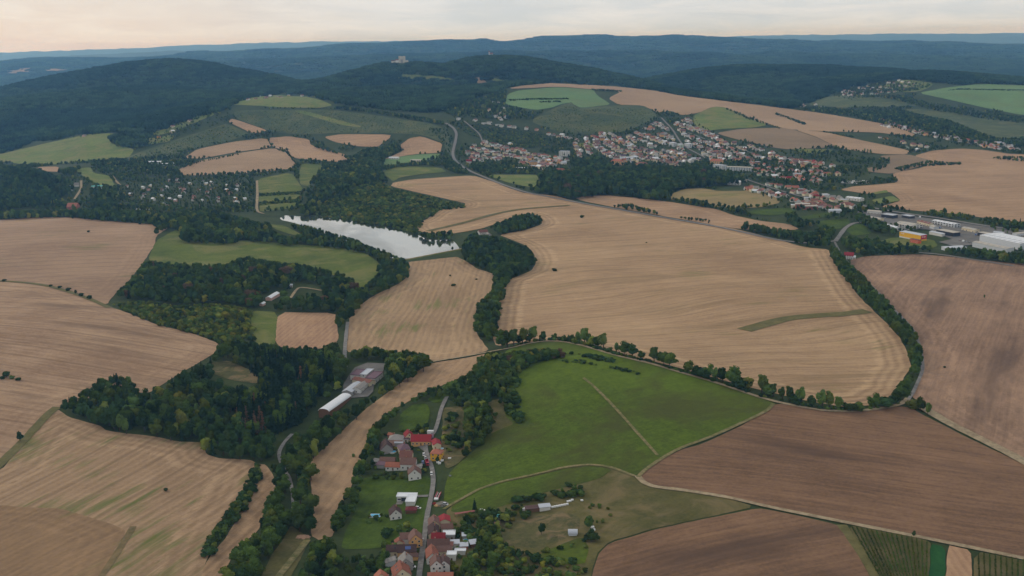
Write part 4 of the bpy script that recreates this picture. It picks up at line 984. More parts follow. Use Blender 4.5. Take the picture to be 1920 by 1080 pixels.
def roof_b(L, W, h, r, kind, o=.45, t=.2):
    b = MB(); X = L / 2 + o; Y = W / 2 + o
    if kind == 'g':
        s = r / (W / 2); e = h - s * o
        sec = [(-Y, e), (0, h + r), (Y, e), (Y, e + t), (0, h + r + t * 1.2), (-Y, e + t)]
        vs = [(-X, y, z) for y, z in sec] + [(X, y, z) for y, z in sec]
        fs = [(i, i + 6, (i + 1) % 6 + 6, (i + 1) % 6) for i in range(6)] + [(0, 1, 4, 5), (1, 2, 3, 4), (11, 10, 7, 6), (10, 9, 8, 7)]
        b.add(vs, fs)
    elif kind == 'h':
        q = max(L / 2 - W / 2, .4); e = h - .1
        vs = [(-X, -Y, e), (X, -Y, e), (X, Y, e), (-X, Y, e), (-X, -Y, e + t), (X, -Y, e + t), (X, Y, e + t), (-X, Y, e + t), (-q, 0, h + r), (q, 0, h + r)]
        b.add(vs, [(3, 2, 1, 0), (0, 1, 5, 4), (1, 2, 6, 5), (2, 3, 7, 6), (3, 0, 4, 7), (4, 5, 9, 8), (5, 6, 9), (6, 7, 8, 9), (7, 4, 8)])
    elif kind == 'f':
        b.box(-X, X, -Y, Y, h, h + .25)
        for a in ((-X, X, -Y, -Y + .3), (-X, X, Y - .3, Y), (-X, -X + .3, -Y + .3, Y - .3), (X - .3, X, -Y + .3, Y - .3)): b.box(*a, h + .25, h + .55)
    elif kind == 's':
        vs = [(-X, -Y, h), (X, -Y, h), (X, Y, h + r), (-X, Y, h + r), (-X, -Y, h + t), (X, -Y, h + t), (X, Y, h + r + t), (-X, Y, h + r + t)]
        b.add(vs, [(3, 2, 1, 0), (4, 5, 6, 7), (0, 1, 5, 4), (1, 2, 6, 5), (2, 3, 7, 6), (3, 0, 4, 7)])
    elif kind == 'a':
        n = 10; sec = [(-Y * math.cos(math.pi * i / n), h + r * math.sin(math.pi * i / n)) for i in range(n + 1)]
        sec2 = [(y * .98, z - .2) for y, z in sec]
        vs = [(-X, y, z) for y, z in sec] + [(X, y, z) for y, z in sec] + [(-X, y, z) for y, z in sec2] + [(X, y, z) for y, z in sec2]; m = n + 1
        fs = [(i, i + m, i + 1 + m, i + 1) for i in range(n)] + [(2 * m + i + 1, 3 * m + i + 1, 3 * m + i, 2 * m + i) for i in range(n)]
        fs += [(i + 1, 2 * m + i + 1, 2 * m + i, i) for i in range(n)] + [(m + i, 3 * m + i, 3 * m + i + 1, m + i + 1) for i in range(n)]
        b.add(vs, fs)
    return b
def wall_b(L, W, h, r, kind):
    b = MB(); X = L / 2; Y = W / 2
    if kind == 'g': sec = [(-Y, -1.5), (Y, -1.5), (Y, h), (0, h + r - .02), (-Y, h)]
    elif kind == 's': sec = [(-Y, -1.5), (Y, -1.5), (Y, h + r * .97), (-Y, h + .02)]
    elif kind == 'a': sec = [(-Y, -1.5), (Y, -1.5)] + [(Y * math.cos(math.pi * i / 10) * .97, h + r * math.sin(math.pi * i / 10) - .15) for i in range(11)]
    else: sec = [(-Y, -1.5), (Y, -1.5), (Y, h), (-Y, h)]
    n = len(sec); vs = [(-X, y, z) for y, z in sec] + [(X, y, z) for y, z in sec]
    b.add(vs, [(i, (i + 1) % n, (i + 1) % n + n, i + n) for i in range(n)] + [tuple(range(n - 1, -1, -1)), tuple(range(n, 2 * n))])
    return b
def spot(px, py, up=0.0):
    """ground point below the place seen `up` metres above the land through a pixel"""
    P = unproject([px], [py])[0]
    for _ in range(3):
        Q = on_plane(np.array(float(px)), np.array(float(py)), P[2] + up); P = np.array([Q[0], Q[1], float(H(np.array([Q[0]]), np.array([Q[1]]))[0])])
    return P
def yaw_of(px, py, axis):
    a = unproject([px - axis[0] * 6, px + axis[0] * 6], [py - axis[1] * 6, py + axis[1] * 6]); d = a[1] - a[0]
    return math.atan2(d[1], d[0])
def house(name, px, py, L, W, axis, h, r, kind, wall, roof, label, cat='house', win=True, chimney=1, group=None, wide=False, doors=1, yaw=None, skylights=0):
    P = spot(px, py, h + .4 * r); rz = yaw_of(px, py + 8, axis) if yaw is None else yaw
    root = empty(name, P, rz); tag(root, label, cat, group)
    wall_b(L, W, h, r, kind).build('wall', wm(wall), root)
    rf = roof_b(L, W, h, r, kind, .45 if L < 25 else .3).build('roof', rm(roof), root)
    for k in range(chimney if kind in 'gh' else 0):
        c = link_mesh('chimney', CHIM, rf); c.location = ((-.25 + .5 * k) * L * .6, W * .12, h + r * .9)
    for k in range(skylights):
        s = link_mesh('skylight', SKYL, rf); sl = math.atan2(r, W / 2); yy = -W * .26
        s.location = ((k - (skylights - 1) / 2) * L / (skylights + .5), yy, h + r * (1 - abs(yy) / (W / 2)) + .3); s.rotation_euler = (math.pi / 2 - (math.pi / 2 - sl), 0, 0); s.rotation_euler = (-math.pi / 2 + sl, 0, 0)
    if win:
        st = max(1, int(h / 2.6)); step = 3.0 if L < 20 else 5.5; me = WINW if wide else WIN; sc = 1.0 if L < 25 else 1.5
        for fl in range(st):
            z = (1.55 if L < 25 else 2.2) + fl * 2.7
            if z + .8 > h + .2: continue
            for side in (-1, 1):
                n = max(1, int(L / step))
                for i in range(n):
                    x = (i + .5 - n / 2) * L / n
                    if fl == 0 and side == -1 and doors and i == n // 2:
                        d = link_mesh('door', DOOR if L < 25 else GATE, root); d.location = (x, -W / 2 - .02, 0.05); continue
                    w = link_mesh('window', me, root); w.location = (x, side * (W / 2 + .01), z); w.rotation_euler = (0, 0, 0 if side < 0 else math.pi); w.scale = (sc,) * 3
                n = max(1, int(W / (step * 1.1)))
                for i in range(n):
                    y = (i + .5 - n / 2) * W / n
                    w = link_mesh('window', me, root); w.location = (side * (L / 2 + .01), y, z); w.rotation_euler = (0, 0, math.pi / 2 if side > 0 else -math.pi / 2); w.scale = (sc,) * 3
        if kind == 'g' and r > 2.4:
            for side in (-1, 1):
                w = link_mesh('window', WIN, root); w.location = (side * (L / 2 + .01), 0, h + r * .25); w.rotation_euler = (0, 0, math.pi / 2 if side > 0 else -math.pi / 2); w.scale = (.8,) * 3
    R = math.hypot(L, W) / 2
    if L > 1.6 * W:
        for t in np.linspace(-.38, .38, 1 + int(L / W)): OCC.append((P[0] + math.cos(rz) * L * t, P[1] + math.sin(rz) * L * t, W * .62))
    else: OCC.append((P[0], P[1], R * .85))
    return root
# the hamlet at the upper end of the street, and the houses along it
E_ = (1, -.12); S_ = (.12, -1)
VILLAGE = [
 ('house', 743, 818, 11, 9, (1, -.1), 4.6, 3, 'h', 'pink', 'grey', 'pink house with grey hipped roof behind the barns', dict()),
 ('shed', 733, 813, 4, 3.5, (1, .2), 2.6, 1.2, 'g', 'brick', 'orange', 'tiny orange roofed shed left of the grey hipped house', dict(win=False, chimney=0)),
 ('outbuilding', 757, 820, 7, 5, (1, -.15), 3, 1.2, 's', 'white', 'purple', 'low dark roofed outbuilding between grey and red roofs', dict(chimney=0)),
 ('house', 766, 812, 8, 6.5, (.4, 1), 3.6, 3, 'g', 'cream', 'red', 'small red roofed wing left of the long red roof', dict()),
 ('house', 790, 820, 15, 8, (1, -.12), 3.6, 3.8, 'g', 'tan', 'red', 'long red roofed house with yellow gable at the top of the street', dict(skylights=0)),
 ('annex', 806, 818, 5, 6, (1, -.1), 3.2, 1.2, 's', 'brown', 'purple', 'dark roofed annex right of the long red roof', dict(chimney=0, win=False)),
 ('barn', 724, 833, 12, 9, (.25, 1), 3.4, 4.2, 'g', 'grey', 'dark', 'large dark roofed barn with a rusty side left of the hamlet', dict(chimney=0, win=False)),
 ('house', 757, 836, 10, 8, (.5, 1), 4, 3, 'h', 'cream', 'purple', 'house with purple brown hipped roof in the hamlet', dict()),
 ('house', 762, 850, 9, 8.5, (1, -.1), 4.2, 3.6, 'g', 'cream', 'rust', 'house with rust brown gable roof in the hamlet row', dict()),
 ('house', 766, 863, 11, 9, (1, -.1), 4.2, 3.4, 'g', 'white', 'brown', 'timber framed white house with brown roof in the hamlet row', dict()),
 ('chalet', 777, 881, 9, 9, (.1, 1), 4.6, 3.8, 'g', 'white', 'brown', 'white chalet with wide brown gable and wooden balcony', dict()),
 ('barn', 727, 860, 11, 5, (1, -.06), 3, 2, 'g', 'brown', 'brown', 'long low brown roofed barn above the orange roof', dict(chimney=0, win=False)),
 ('barn', 738, 870, 11, 6, (1, -.06), 3, 2.4, 'g', 'white', 'orange', 'long low barn with orange tile roof in the hamlet', dict(chimney=0)),
 ('shed', 705, 863, 4.5, 4, (1, .1), 2.5, .8, 's', 'grey', 'grey', 'small grey shed left of the brown barn', dict(win=False, chimney=0)),
 ('outbuilding', 818, 828, 10, 6, (.35, 1), 3.2, 1.6, 'g', 'cream', 'red', 'outbuilding with flat red metal roof above the yellow house', dict(chimney=0, win=False)),
 ('house', 819, 845, 8, 7.5, (1, -.05), 5.2, 2.6, 'h', 'yellow', 'orange', 'yellow house with orange hipped roof right of the street', dict()),
 # white modern house and its neighbours
 ('modern_house', 763, 928, 13, 6, (1, -.08), 3.4, .3, 'f', 'white', 'white', 'long front wing of the white flat roofed modern house', dict(chimney=0, wide=True)),
 ('house', 741, 956, 8.5, 7.5, (.3, 1), 4, 3.4, 'g', 'white', 'dark', 'small white house with dark brown roof on the lawn', dict(skylights=1)),
 ('garage', 771, 952, 7, 5.5, (1, -.08), 2.6, 1.6, 'h', 'brown', 'maroon', 'dark red roofed garage below the modern house', dict(chimney=0, win=False)),
 # lower left row
 ('house', 778, 1003, 9, 8, (.25, 1), 5.2, 3.6, 'g', 'tan', 'brown', 'tan house with steep brown gable left of the street', dict()),
 ('house', 763, 1003, 8, 6.5, (1, -.1), 4.2, 2.6, 'g', 'white', 'brown', 'lower wing with brown roof beside the tan house', dict(chimney=0)),
 ('shed', 748, 1013, 4.5, 5, (.2, 1), 3, 1.6, 'g', 'cream', 'orange', 'small orange roofed shed left of the tan house', dict(chimney=0, win=False)),
 ('house', 741, 1026, 10, 7, (1, -.08), 3.6, 2.6, 'g', 'cream', 'dark', 'house with dark brown roof at the left garden edge', dict(skylights=1)),
 ('house', 763, 1026, 11, 8, (1, -.08), 3.8, 2.8, 'g', 'tan', 'dark', 'dark roofed house with a blue solar panel', dict(skylights=1)),
 ('house', 760, 1047, 9, 8, (.15, 1), 4.6, 3.6, 'g', 'grey', 'grey', 'grey house with grey gable roof left of the street', dict()),
 ('shed', 732, 1050, 5, 6, (.3, 1), 3, 1.4, 's', 'pale', 'grey', 'grey shed with sloping roof in the left garden', dict(win=False, chimney=0)),
 ('house', 752, 1066, 11, 10, (.3, 1), 4.4, 4.2, 'g', 'cream', 'orange', 'large orange roofed house with roof windows at the bottom left', dict(skylights=2)),
 ('house', 714, 1077, 5.5, 7, (.2, 1), 3.2, 3, 'g', 'cream', 'orange', 'small orange roofed house in the bottom left garden', dict(chimney=0)),
 # lower right row
 ('house', 814, 975, 9, 7, (.1, 1), 3.8, 2.8, 'g', 'cream', 'brown', 'brown roofed house at the upper end of the right row', dict()),
 ('house', 813, 991, 12, 6.5, (.1, 1), 3.8, 2.6, 'g', 'cream', 'dark', 'long dark brown roofed house along the right side of the street', dict()),
 ('outbuilding', 833, 971, 8, 7, (.1, 1), 3.4, 1.6, 'g', 'cream', 'red', 'outbuilding with bright red roof behind the right row', dict(chimney=0, win=False)),
 ('house', 822, 1003, 8, 6.5, (1, -.08), 4.4, 2.4, 'g', 'cream', 'red', 'house with bright red roof in the middle of the right row', dict()),
 ('house', 822, 1015, 13, 7, (1, -.08), 3.8, 2.6, 'g', 'cream', 'brown', 'wide brown roofed house below the bright red roof', dict(doors=0)),
 ('garage', 842, 999, 7, 6, (1, -.08), 3.6, .3, 'f', 'grey', 'white', 'grey garage block with white flat roof behind the right row', dict(chimney=0)),
 ('house', 810, 1034, 12, 7, (.12, 1), 4, 3, 'g', 'white', 'orange', 'long orange roofed house along the street near the bottom', dict(skylights=0)),
 ('house', 832, 1027, 9, 6, (1, -.08), 3.4, 2, 'g', 'cream', 'brown', 'low brown roofed wing behind the long orange roof', dict(chimney=0)),
 ('house', 818, 1050, 9, 7, (.1, 1), 6, 3.2, 'g', 'white', 'brown', 'tall white gabled house with brown roof near the bottom', dict()),
 ('house', 832, 1050, 8.5, 6.5, (.1, 1), 5.4, 2.8, 'g', 'white', 'dark', 'second white gabled house with dark roof beside the tall one', dict()),
 ('house', 826, 1078, 14, 7, (1, -.05), 3.4, 2.6, 'g', 'cream', 'orange', 'long orange roofed house at the bottom edge right of the street', dict(chimney=1)),
 ('shed', 847, 1037, 5, 4.5, (1, -.05), 4.2, .3, 'f', 'white', 'white', 'white box shaped shed with flat roof behind the gabled houses', dict(chimney=0)),
 ('shed', 863, 1031, 6, 3, (1, -.05), 2.8, .3, 'f', 'white', 'white', 'low white flat roofed shed in the right gardens', dict(chimney=0, win=False)),
 ('shed', 870, 1021, 4.5, 3.5, (1, -.1), 2.5, .8, 's', 'brick', 'pale', 'brick garden shed with pale roof', dict(chimney=0, win=False)),
 ('shed', 888, 1016, 4.5, 4.5, (1, -.2), 2.6, .8, 's', 'brown', 'pale', 'square garden shed with pale grey roof', dict(chimney=0, win=False)),
 ('shed', 873, 1002, 4, 3.5, (1, -.1), 2.5, .6, 's', 'grey', 'pale', 'small grey greenhouse behind the garage block', dict(chimney=0, win=False)),
 ('annex', 755, 1010, 4, 3.5, (1, -.1), 3.2, .3, 'f', 'white', 'white', 'tiny white flat roofed annex between the brown roofs', dict(chimney=0, win=False)),
 ('shed', 715, 869, 6, 4, (1, 0), 2.6, 1, 's', 'grey', 'purple', 'dark lean-to left of the orange barn roof', dict(chimney=0, win=False)),
 ('shed', 748, 828, 6, 4, (1, -.1), 3, 1, 's', 'grey', 'pale', 'grey lean-to behind the purple hipped roof', dict(chimney=0, win=False)),
 ('garage', 786, 873, 5, 4, (.1, 1), 2.6, .8, 's', 'white', 'grey', 'small garage beside the blue car', dict(chimney=0, win=False)),
 ('shed', 840, 1018, 6, 5, (1, -.05), 3, 1.4, 'g', 'cream', 'rust', 'small rust roofed shed behind the wide brown roof', dict(chimney=0, win=False)),
 ('shed', 838, 985, 7, 6, (1, -.1), 3, 1.8, 'g', 'cream', 'brown', 'brown roofed shed behind the long dark roof', dict(chimney=0, win=False)),
 ('shed', 853, 1016, 5, 4, (1, -.1), 2.8, .6, 's', 'white', 'pale', 'pale lean-to in the right gardens', dict(chimney=0, win=False)),
 ('house', 733, 1086, 9, 7, (1, -.1), 3.6, 2.8, 'g', 'cream', 'rust', 'rust roofed house at the bottom edge in the left garden', dict()),
 ('garage', 776, 1039, 5, 4, (1, -.05), 2.8, 1.2, 'g', 'tan', 'brown', 'small brown roofed garage beside the street', dict(chimney=0, win=False)),
 # sheds in the upper right gardens
 ('shed', 939, 967, 5, 2.5, (1, -.15), 2.4, .5, 's', 'grey', 'teal', 'garden shed with turquoise roof', dict(chimney=0, win=False)),
 ('shed', 932, 980, 3, 3, (1, -.1), 2.3, .7, 'g', 'brown', 'brown', 'tiny brown garden shed below the turquoise roof', dict(chimney=0, win=False)),
 ('shed', 1001, 951, 11, 3.2, (1, -.17), 2.6, .7, 's', 'brown', 'dark', 'long low dark roofed shed in the upper gardens', dict(chimney=0, win=False)),
 ('shed', 1021, 948, 7, 3.6, (1, -.17), 2.8, .7, 's', 'white', 'pale', 'white shed with grey roof right of the long low shed', dict(chimney=0, win=False)),
 ('shed', 1074, 996, 5, 4, (1, -.06), 1.6, 2.0, 'a', 'pale', 'pale', 'round roofed grey shed standing on the bare plot', dict(chimney=0, win=False)),
 # farm in the valley wood
 ('farm_hall', 628, 754, 42, 9.5, (52, -37), 4.5, 2.2, 'a', 'brown', 'white', 'long white round roofed hall at the farm', dict(chimney=0, win=False)),
 ('farm_hall', 661, 725, 26, 9, (52, -42), 4, 1.6, 'g', 'grey', 'pale', 'long grey roofed stable next to the white hall', dict(chimney=0)),
 ('farm_hall', 676, 722, 20, 8, (52, -42), 4, 1.4, 'g', 'white', 'grey', 'second grey roofed stable of the farm', dict(chimney=0)),
 ('farm_block', 682, 711, 20, 8, (1, .12), 4.5, 1.6, 'g', 'cream', 'rust', 'rust red roofed cross wing of the farm', dict(chimney=0)),
 ('farm_block', 672, 698, 17, 9, (52, -42), 5, .3, 'f', 'white', 'purple', 'white flat roofed farm block with dark roof on the left', dict(chimney=0)),
 ('farm_block', 688, 697, 18, 6, (52, -42), 5.2, .3, 'f', 'white', 'pale', 'white flat roofed farm block with pale roof in the middle', dict(chimney=0)),
 ('farm_block', 702, 703, 20, 9, (52, -42), 5, .3, 'f', 'white', 'purple', 'white flat roofed farm block with dark roof on the right', dict(chimney=0)),
 # white hall in the left wood
 ('forest_hall', 511, 553, 28, 7, (40, -24), 3.6, 1.6, 'g', 'pink', 'white', 'long white roofed hall in the left wood', dict(chimney=0, win=False)),
 ('shed', 492, 568, 9, 4, (40, -24), 2.6, 1, 'g', 'pink', 'white', 'small white roofed shed below the white hall', dict(chimney=0, win=False)),
 ('cabin', 543, 534, 7, 4, (1, -.05), 2.8, .8, 's', 'white', 'pale', 'small white cabin beside the forest track', dict(chimney=0)),
 ('cottage', 618, 566, 8, 6, (1, -.05), 3, 2.4, 'g', 'white', 'rust', 'red roofed cottage hidden among the trees beside the brown plot', dict()),
 # farmstead by the pond
 ('farmhouse', 905, 433, 15, 9, (1, -.1), 3.6, 3.2, 'g', 'white', 'rust', 'red roofed farmstead house beside the pond wood', dict()),
 ('barn', 916, 438, 10, 7, (1, .5), 3.2, 2.2, 'g', 'grey', 'grey', 'grey roofed barn of the farmstead by the pond', dict(chimney=0)),
 ('house', 1592, 476, 12, 9, (1, .05), 5.2, 3.6, 'g', 'white', 'red', 'white house with red roof at the corner of the soil field', dict()),
 ('annex', 1599, 481, 7, 6, (1, .05), 3, 1.2, 's', 'white', 'white', 'white annex beside the house at the soil field corner', dict(chimney=0)),
]
for nm, px, py, L, W, ax, h, r, kd, wl, rf, lb, kw in VILLAGE:
    house(nm, px, py, L, W, ax, h, r, kd, wl, rf, lb, cat=nm.replace('_', ' ').split()[-1], **kw)
mh = bpy.data.objects['modern_house']     # the short rear wing of the modern house belongs to it
wall_b(6, 11, 3.6, .3, 'f').build('rear_wall', wm('white'), mh).location = (4.0, -6.5, 0)
roof_b(6, 11, 3.6, .3, 'f').build('rear_roof', rm('white'), mh).location = (4.0, -6.5, 0.02)
b = MB(); b.box(-6.5, 1.0, -8, -3.2, -.6, .15); b.build('terrace', concrete, mh)
b = MB(); b.box(-3.5, .6, -3.14, -3.06, .3, 2.8); b.build('glazed_front', glass, mh)
mh['label'] = 'white flat roofed modern house with angled wings on the lawn'
ch = bpy.data.objects['chalet']
b = MB(); b.box(-4.9, -4.5, -3.6, 3.6, 2.7, 2.85); b.box(-5.6, -4.5, -3.8, 3.8, 2.6, 2.72); b.box(-5.6, -5.5, -3.8, 3.8, 2.72, 3.6); b.build('balcony', wood_d, ch)

# ---------------------------------------------------------------- industrial estate
HALLS = [
 ('yellow_hall', 1712, 437, 42, 12, (290, 75), 9, .5, 's', 'yellow', 'pale', 'yellow hall with a red end and pale roof', dict(win=False)),
 ('factory_hall', 1895, 446, 78, 40, (1, .22), 10, 1.2, 'g', 'pale', 'white', 'big white factory hall at the right edge of the estate', dict(win=False)),
 ('factory_hall', 1862, 459, 62, 14, (290, 90), 7, 1.0, 'g', 'pale', 'beige', 'long grey lower hall in front of the big white hall', dict(win=False)),
 ('warehouse', 1774, 416, 46, 13, (290, 92), 6, 1.2, 'g', 'pale', 'white', 'long bright white roofed warehouse in the estate', dict(wide=True)),
 ('warehouse', 1703, 419, 34, 26, (290, 90), 6, 2.2, 'g', 'white', 'beige', 'broad beige roofed hall behind the yellow hall', dict(wide=True)),
 ('warehouse', 1735, 416, 32, 9, (210, 110), 5, 1.6, 'g', 'cream', 'rust', 'long rust roofed store in the estate', dict()),
 ('warehouse', 1778, 433, 34, 14, (290, 80), 6.5, .3, 'f', 'dark', 'beige', 'dark walled hall with flat beige roof', dict(win=False)),
 ('warehouse', 1820, 428, 26, 10, (290, 95), 5, 1.2, 'g', 'cream', 'beige', 'beige roofed store right of the white warehouse', dict()),
 ('warehouse', 1849, 437, 22, 11, (290, 60), 6, .3, 'f', 'dark', 'beige', 'dark low block beside the big white hall', dict(win=False)),
 ('warehouse', 1873, 435, 14, 10, (1, .1), 5, 1.2, 'g', 'white', 'pale', 'small pale roofed hall behind the dark low block', dict()),
 ('warehouse', 1672, 423, 36, 8, (210, 110), 4.5, 1.4, 'g', 'white', 'white', 'long low white roofed shed at the clump of trees', dict()),
 ('warehouse', 1668, 402, 22, 14, (290, 40), 6, .3, 'f', 'dark', 'pale', 'grey flat roofed garage block at the road', dict(win=False)),
 ('warehouse', 1703, 404, 18, 11, (290, 80), 5, .3, 'f', 'dark', 'pale', 'pale roofed workshop beside the road', dict()),
 ('warehouse', 1643, 408, 24, 10, (290, 70), 4.5, 1.0, 'g', 'cream', 'beige', 'beige roofed shed at the upper end of the estate', dict()),
 ('warehouse', 1640, 395, 22, 9, (290, 30), 5, 1.4, 'g', 'white', 'beige', 'pale workshop next to the junction', dict()),
 ('warehouse', 1757, 436, 26, 6, (290, 100), 4, .8, 's', 'white', 'pale', 'narrow pale shed left of the dark walled hall', dict(win=False)),
 ('warehouse', 1752, 424, 12, 9, (1, .3), 4.5, 1.4, 'a', 'pale', 'beige', 'round roofed store below the rust roofed store', dict(win=False)),
 ('warehouse', 1789, 463, 32, 12, (1, -.04), 4, .5, 's', 'pale', 'pale', 'low pale shed at the car park', dict(win=False)),
 ('warehouse', 1912, 436, 18, 10, (1, -.1), 5, 1.2, 'g', 'pale', 'beige', 'beige roofed hall at the right edge of the picture', dict()),
 ('tennis_hall', 1565, 394, 20, 12, (1, -.02), 3, 3.5, 'a', 'pale', 'pale', 'round roofed white sports hall by the pitch', dict(win=False)),
 ('market_hall', 1603, 370, 30, 14, (1, .12), 5, 1.2, 'g', 'white', 'white', 'white roofed market hall at the edge of the lower town', dict()),
]
for nm, px, py, L, W, ax, h, r, kd, wl, rf, lb, kw in HALLS:
    house(nm, px, py, L, W, ax, h, r, kd, wl, rf, lb, cat=nm.split('_')[-1], chimney=0, **kw)
for nm, px, py, L, W, ax, h, r, kd, wl, rf, lb, kw in HALLS:      # light strips on the big roofs
    if kd == 'g' and L > 25:
        o = [q for q in bpy.data.objects if q.get('label') == lb][0]; rfo = [c for c in o.children if c.name.startswith('roof')][0]; sl = math.atan2(r, W / 2); n = max(2, int(L / 9))
        b = MB(); b.box(-.6, .6, -W * .17, W * .17, 0, .1); sm_ = b.mesh('skylight', [plain('milky skylight', lin(120, 128, 138), .4, .4, .1)])
        for k in range(n):
            s = link_mesh('skylight', sm_, rfo); s.location = ((k + .5 - n / 2) * L / n, -W * .27, h + r * (1 - .54) + .27); s.rotation_euler = (sl, 0, 0)
yh = bpy.data.objects['yellow_hall']
red_p = plain('red sign panel', lin(176, 30, 54), .5, .3); white_p = plain('white sign paint', lin(230, 214, 204), .5, .3)
b = MB(); b.box(21.02, 21.2, -5.9, 5.9, 3.2, 9.3); b.build('red_end_panel', red_p, yh)
b = MB(); b.box(-20.9, 5, -6.15, -6.02, -1.0, 2.4); b.build('plinth', wm('white'), yh)
wd = random.Random(4)
def script_sign(name, w, h, parent, loc, rz):
    """pale flowing lettering, too small in the photograph to be read"""
    b = MB(); x = -w / 2; pts = []
    n = 46
    for i in range(n):
        t = i / (n - 1); pts.append((x + w * t, 0, h * .5 * math.sin(t * 31) * (.55 + .45 * math.cos(t * 9)) + (h * .3 if i in (3, 20) else 0)))
    for p, q in zip(pts[:-1], pts[1:]): b.tube(p, q, h * .11, h * .11, 5)
    o = b.build(name, white_p, parent); o.location = loc; o.rotation_euler = (0, 0, rz); return o
script_sign('sign_lettering', 8, 2.4, yh, (21.25, 0, 6.4), math.pi / 2)
script_sign('sign_lettering', 6.5, 2.0, yh, (-14.5, -6.1, 7.0), 0)
ob = house('climbing_block', 1717, 449, 16, 6, (290, 75), 5.4, .3, 'f', 'orange', 'rust', 'orange block standing in front of the yellow hall', cat='block', win=False, chimney=0)
for k in range(14):
    w = link_mesh('window', WIN, ob); w.location = (-7 + (k % 7) * 2.3, -3.02, 1.5 + 2.2 * (k // 7)); w.scale = (.7, 1, .7)

# ---------------------------------------------------------------- castle and chapel on the hilltops
def crest_spot(px, py):
    P, = [r for r in _RW if abs(r[1] - 420) < 1 and abs(r[2] - 430) < 1 and r[3] == 14][:1]
    u, v, d = project(P[0]); k = np.argmin(np.abs(u - px)); q = P[0][k]
    dr_ = ray(np.array(float(px)), np.array(float(py))); q2 = CAM + dr_ * d[k]
    return np.array([q2[0], q2[1], float(H(q2[:1], q2[1:2])[0])])
P = crest_spot(752, 108); cz = P[2]
cas = empty('castle', (P[0], P[1], cz + 2)); cas.scale = (.72, .72, .66); tag(cas, 'pale ruined castle with two square towers on the wooded hilltop', 'castle')
st = wm('stone')
def block(name, x0, x1, y0, y1, z0, z1, mat, par): return MB().box(x0, x1, y0, y1, z0, z1).build(name, mat, par)
block('tower', -15, -3, -9, 7, -8, 44, st, cas); block('tower', 12, 26, -9, 7, -8, 43, st, cas)
block('curtain_wall', -2.9, 11.9, 2, 6.8, -8, 42, st, cas); block('gate_wall', -2.9, 11.9, -8.6, -4, -8, 22, wm('grey'), cas)
wl_ = block('palace_wall', -34, -15.2, -12, 4, -8, 16, wm('white'), cas)
o = roof_b(19, 16, 0, 8, 'g').build('palace_roof', rm('rust'), cas); o.location = (-24.6, -4, 16)
block('outer_wall', -62, -34.2, -8, 2, -8, 12, wm('stone'), cas); o = roof_b(28, 10, 0, 5, 'g').build('outer_roof', rm('brown'), cas); o.location = (-48, -3, 12)
block('bastion', 26.2, 44, -10, 4, -8, 15, wm('stone'), cas)
for x, y in ((-9, -9.05), (19, -9.05)):
    for z in (14, 26, 36):
        w = link_mesh('window', WIN, cas); w.location = (x, y, z); w.scale = (1.6, 1, 2)
OCC.append((P[0], P[1] - 15, 70))
P = crest_spot(921, 104.5)
cp = empty('chapel', P); tag(cp, 'small white chapel with red roof on the second wooded hilltop', 'chapel')
wall_b(16, 10, 16, 4, 'g').build('wall', wm('white'), cp); roof_b(16, 10, 16, 5, 'g').build('roof', rm('rust'), cp)
b = MB(); b.box(-11, -6.5, -3, 3, 0, 24); b.build('bell_tower', wm('white'), cp)
b = MB(); b.tube((-8.7, 0, 24), (-8.7, 0, 32), 4, .2, 8); b.build('spire', rm('rust'), cp)
OCC.append((P[0], P[1] - 15, 42))

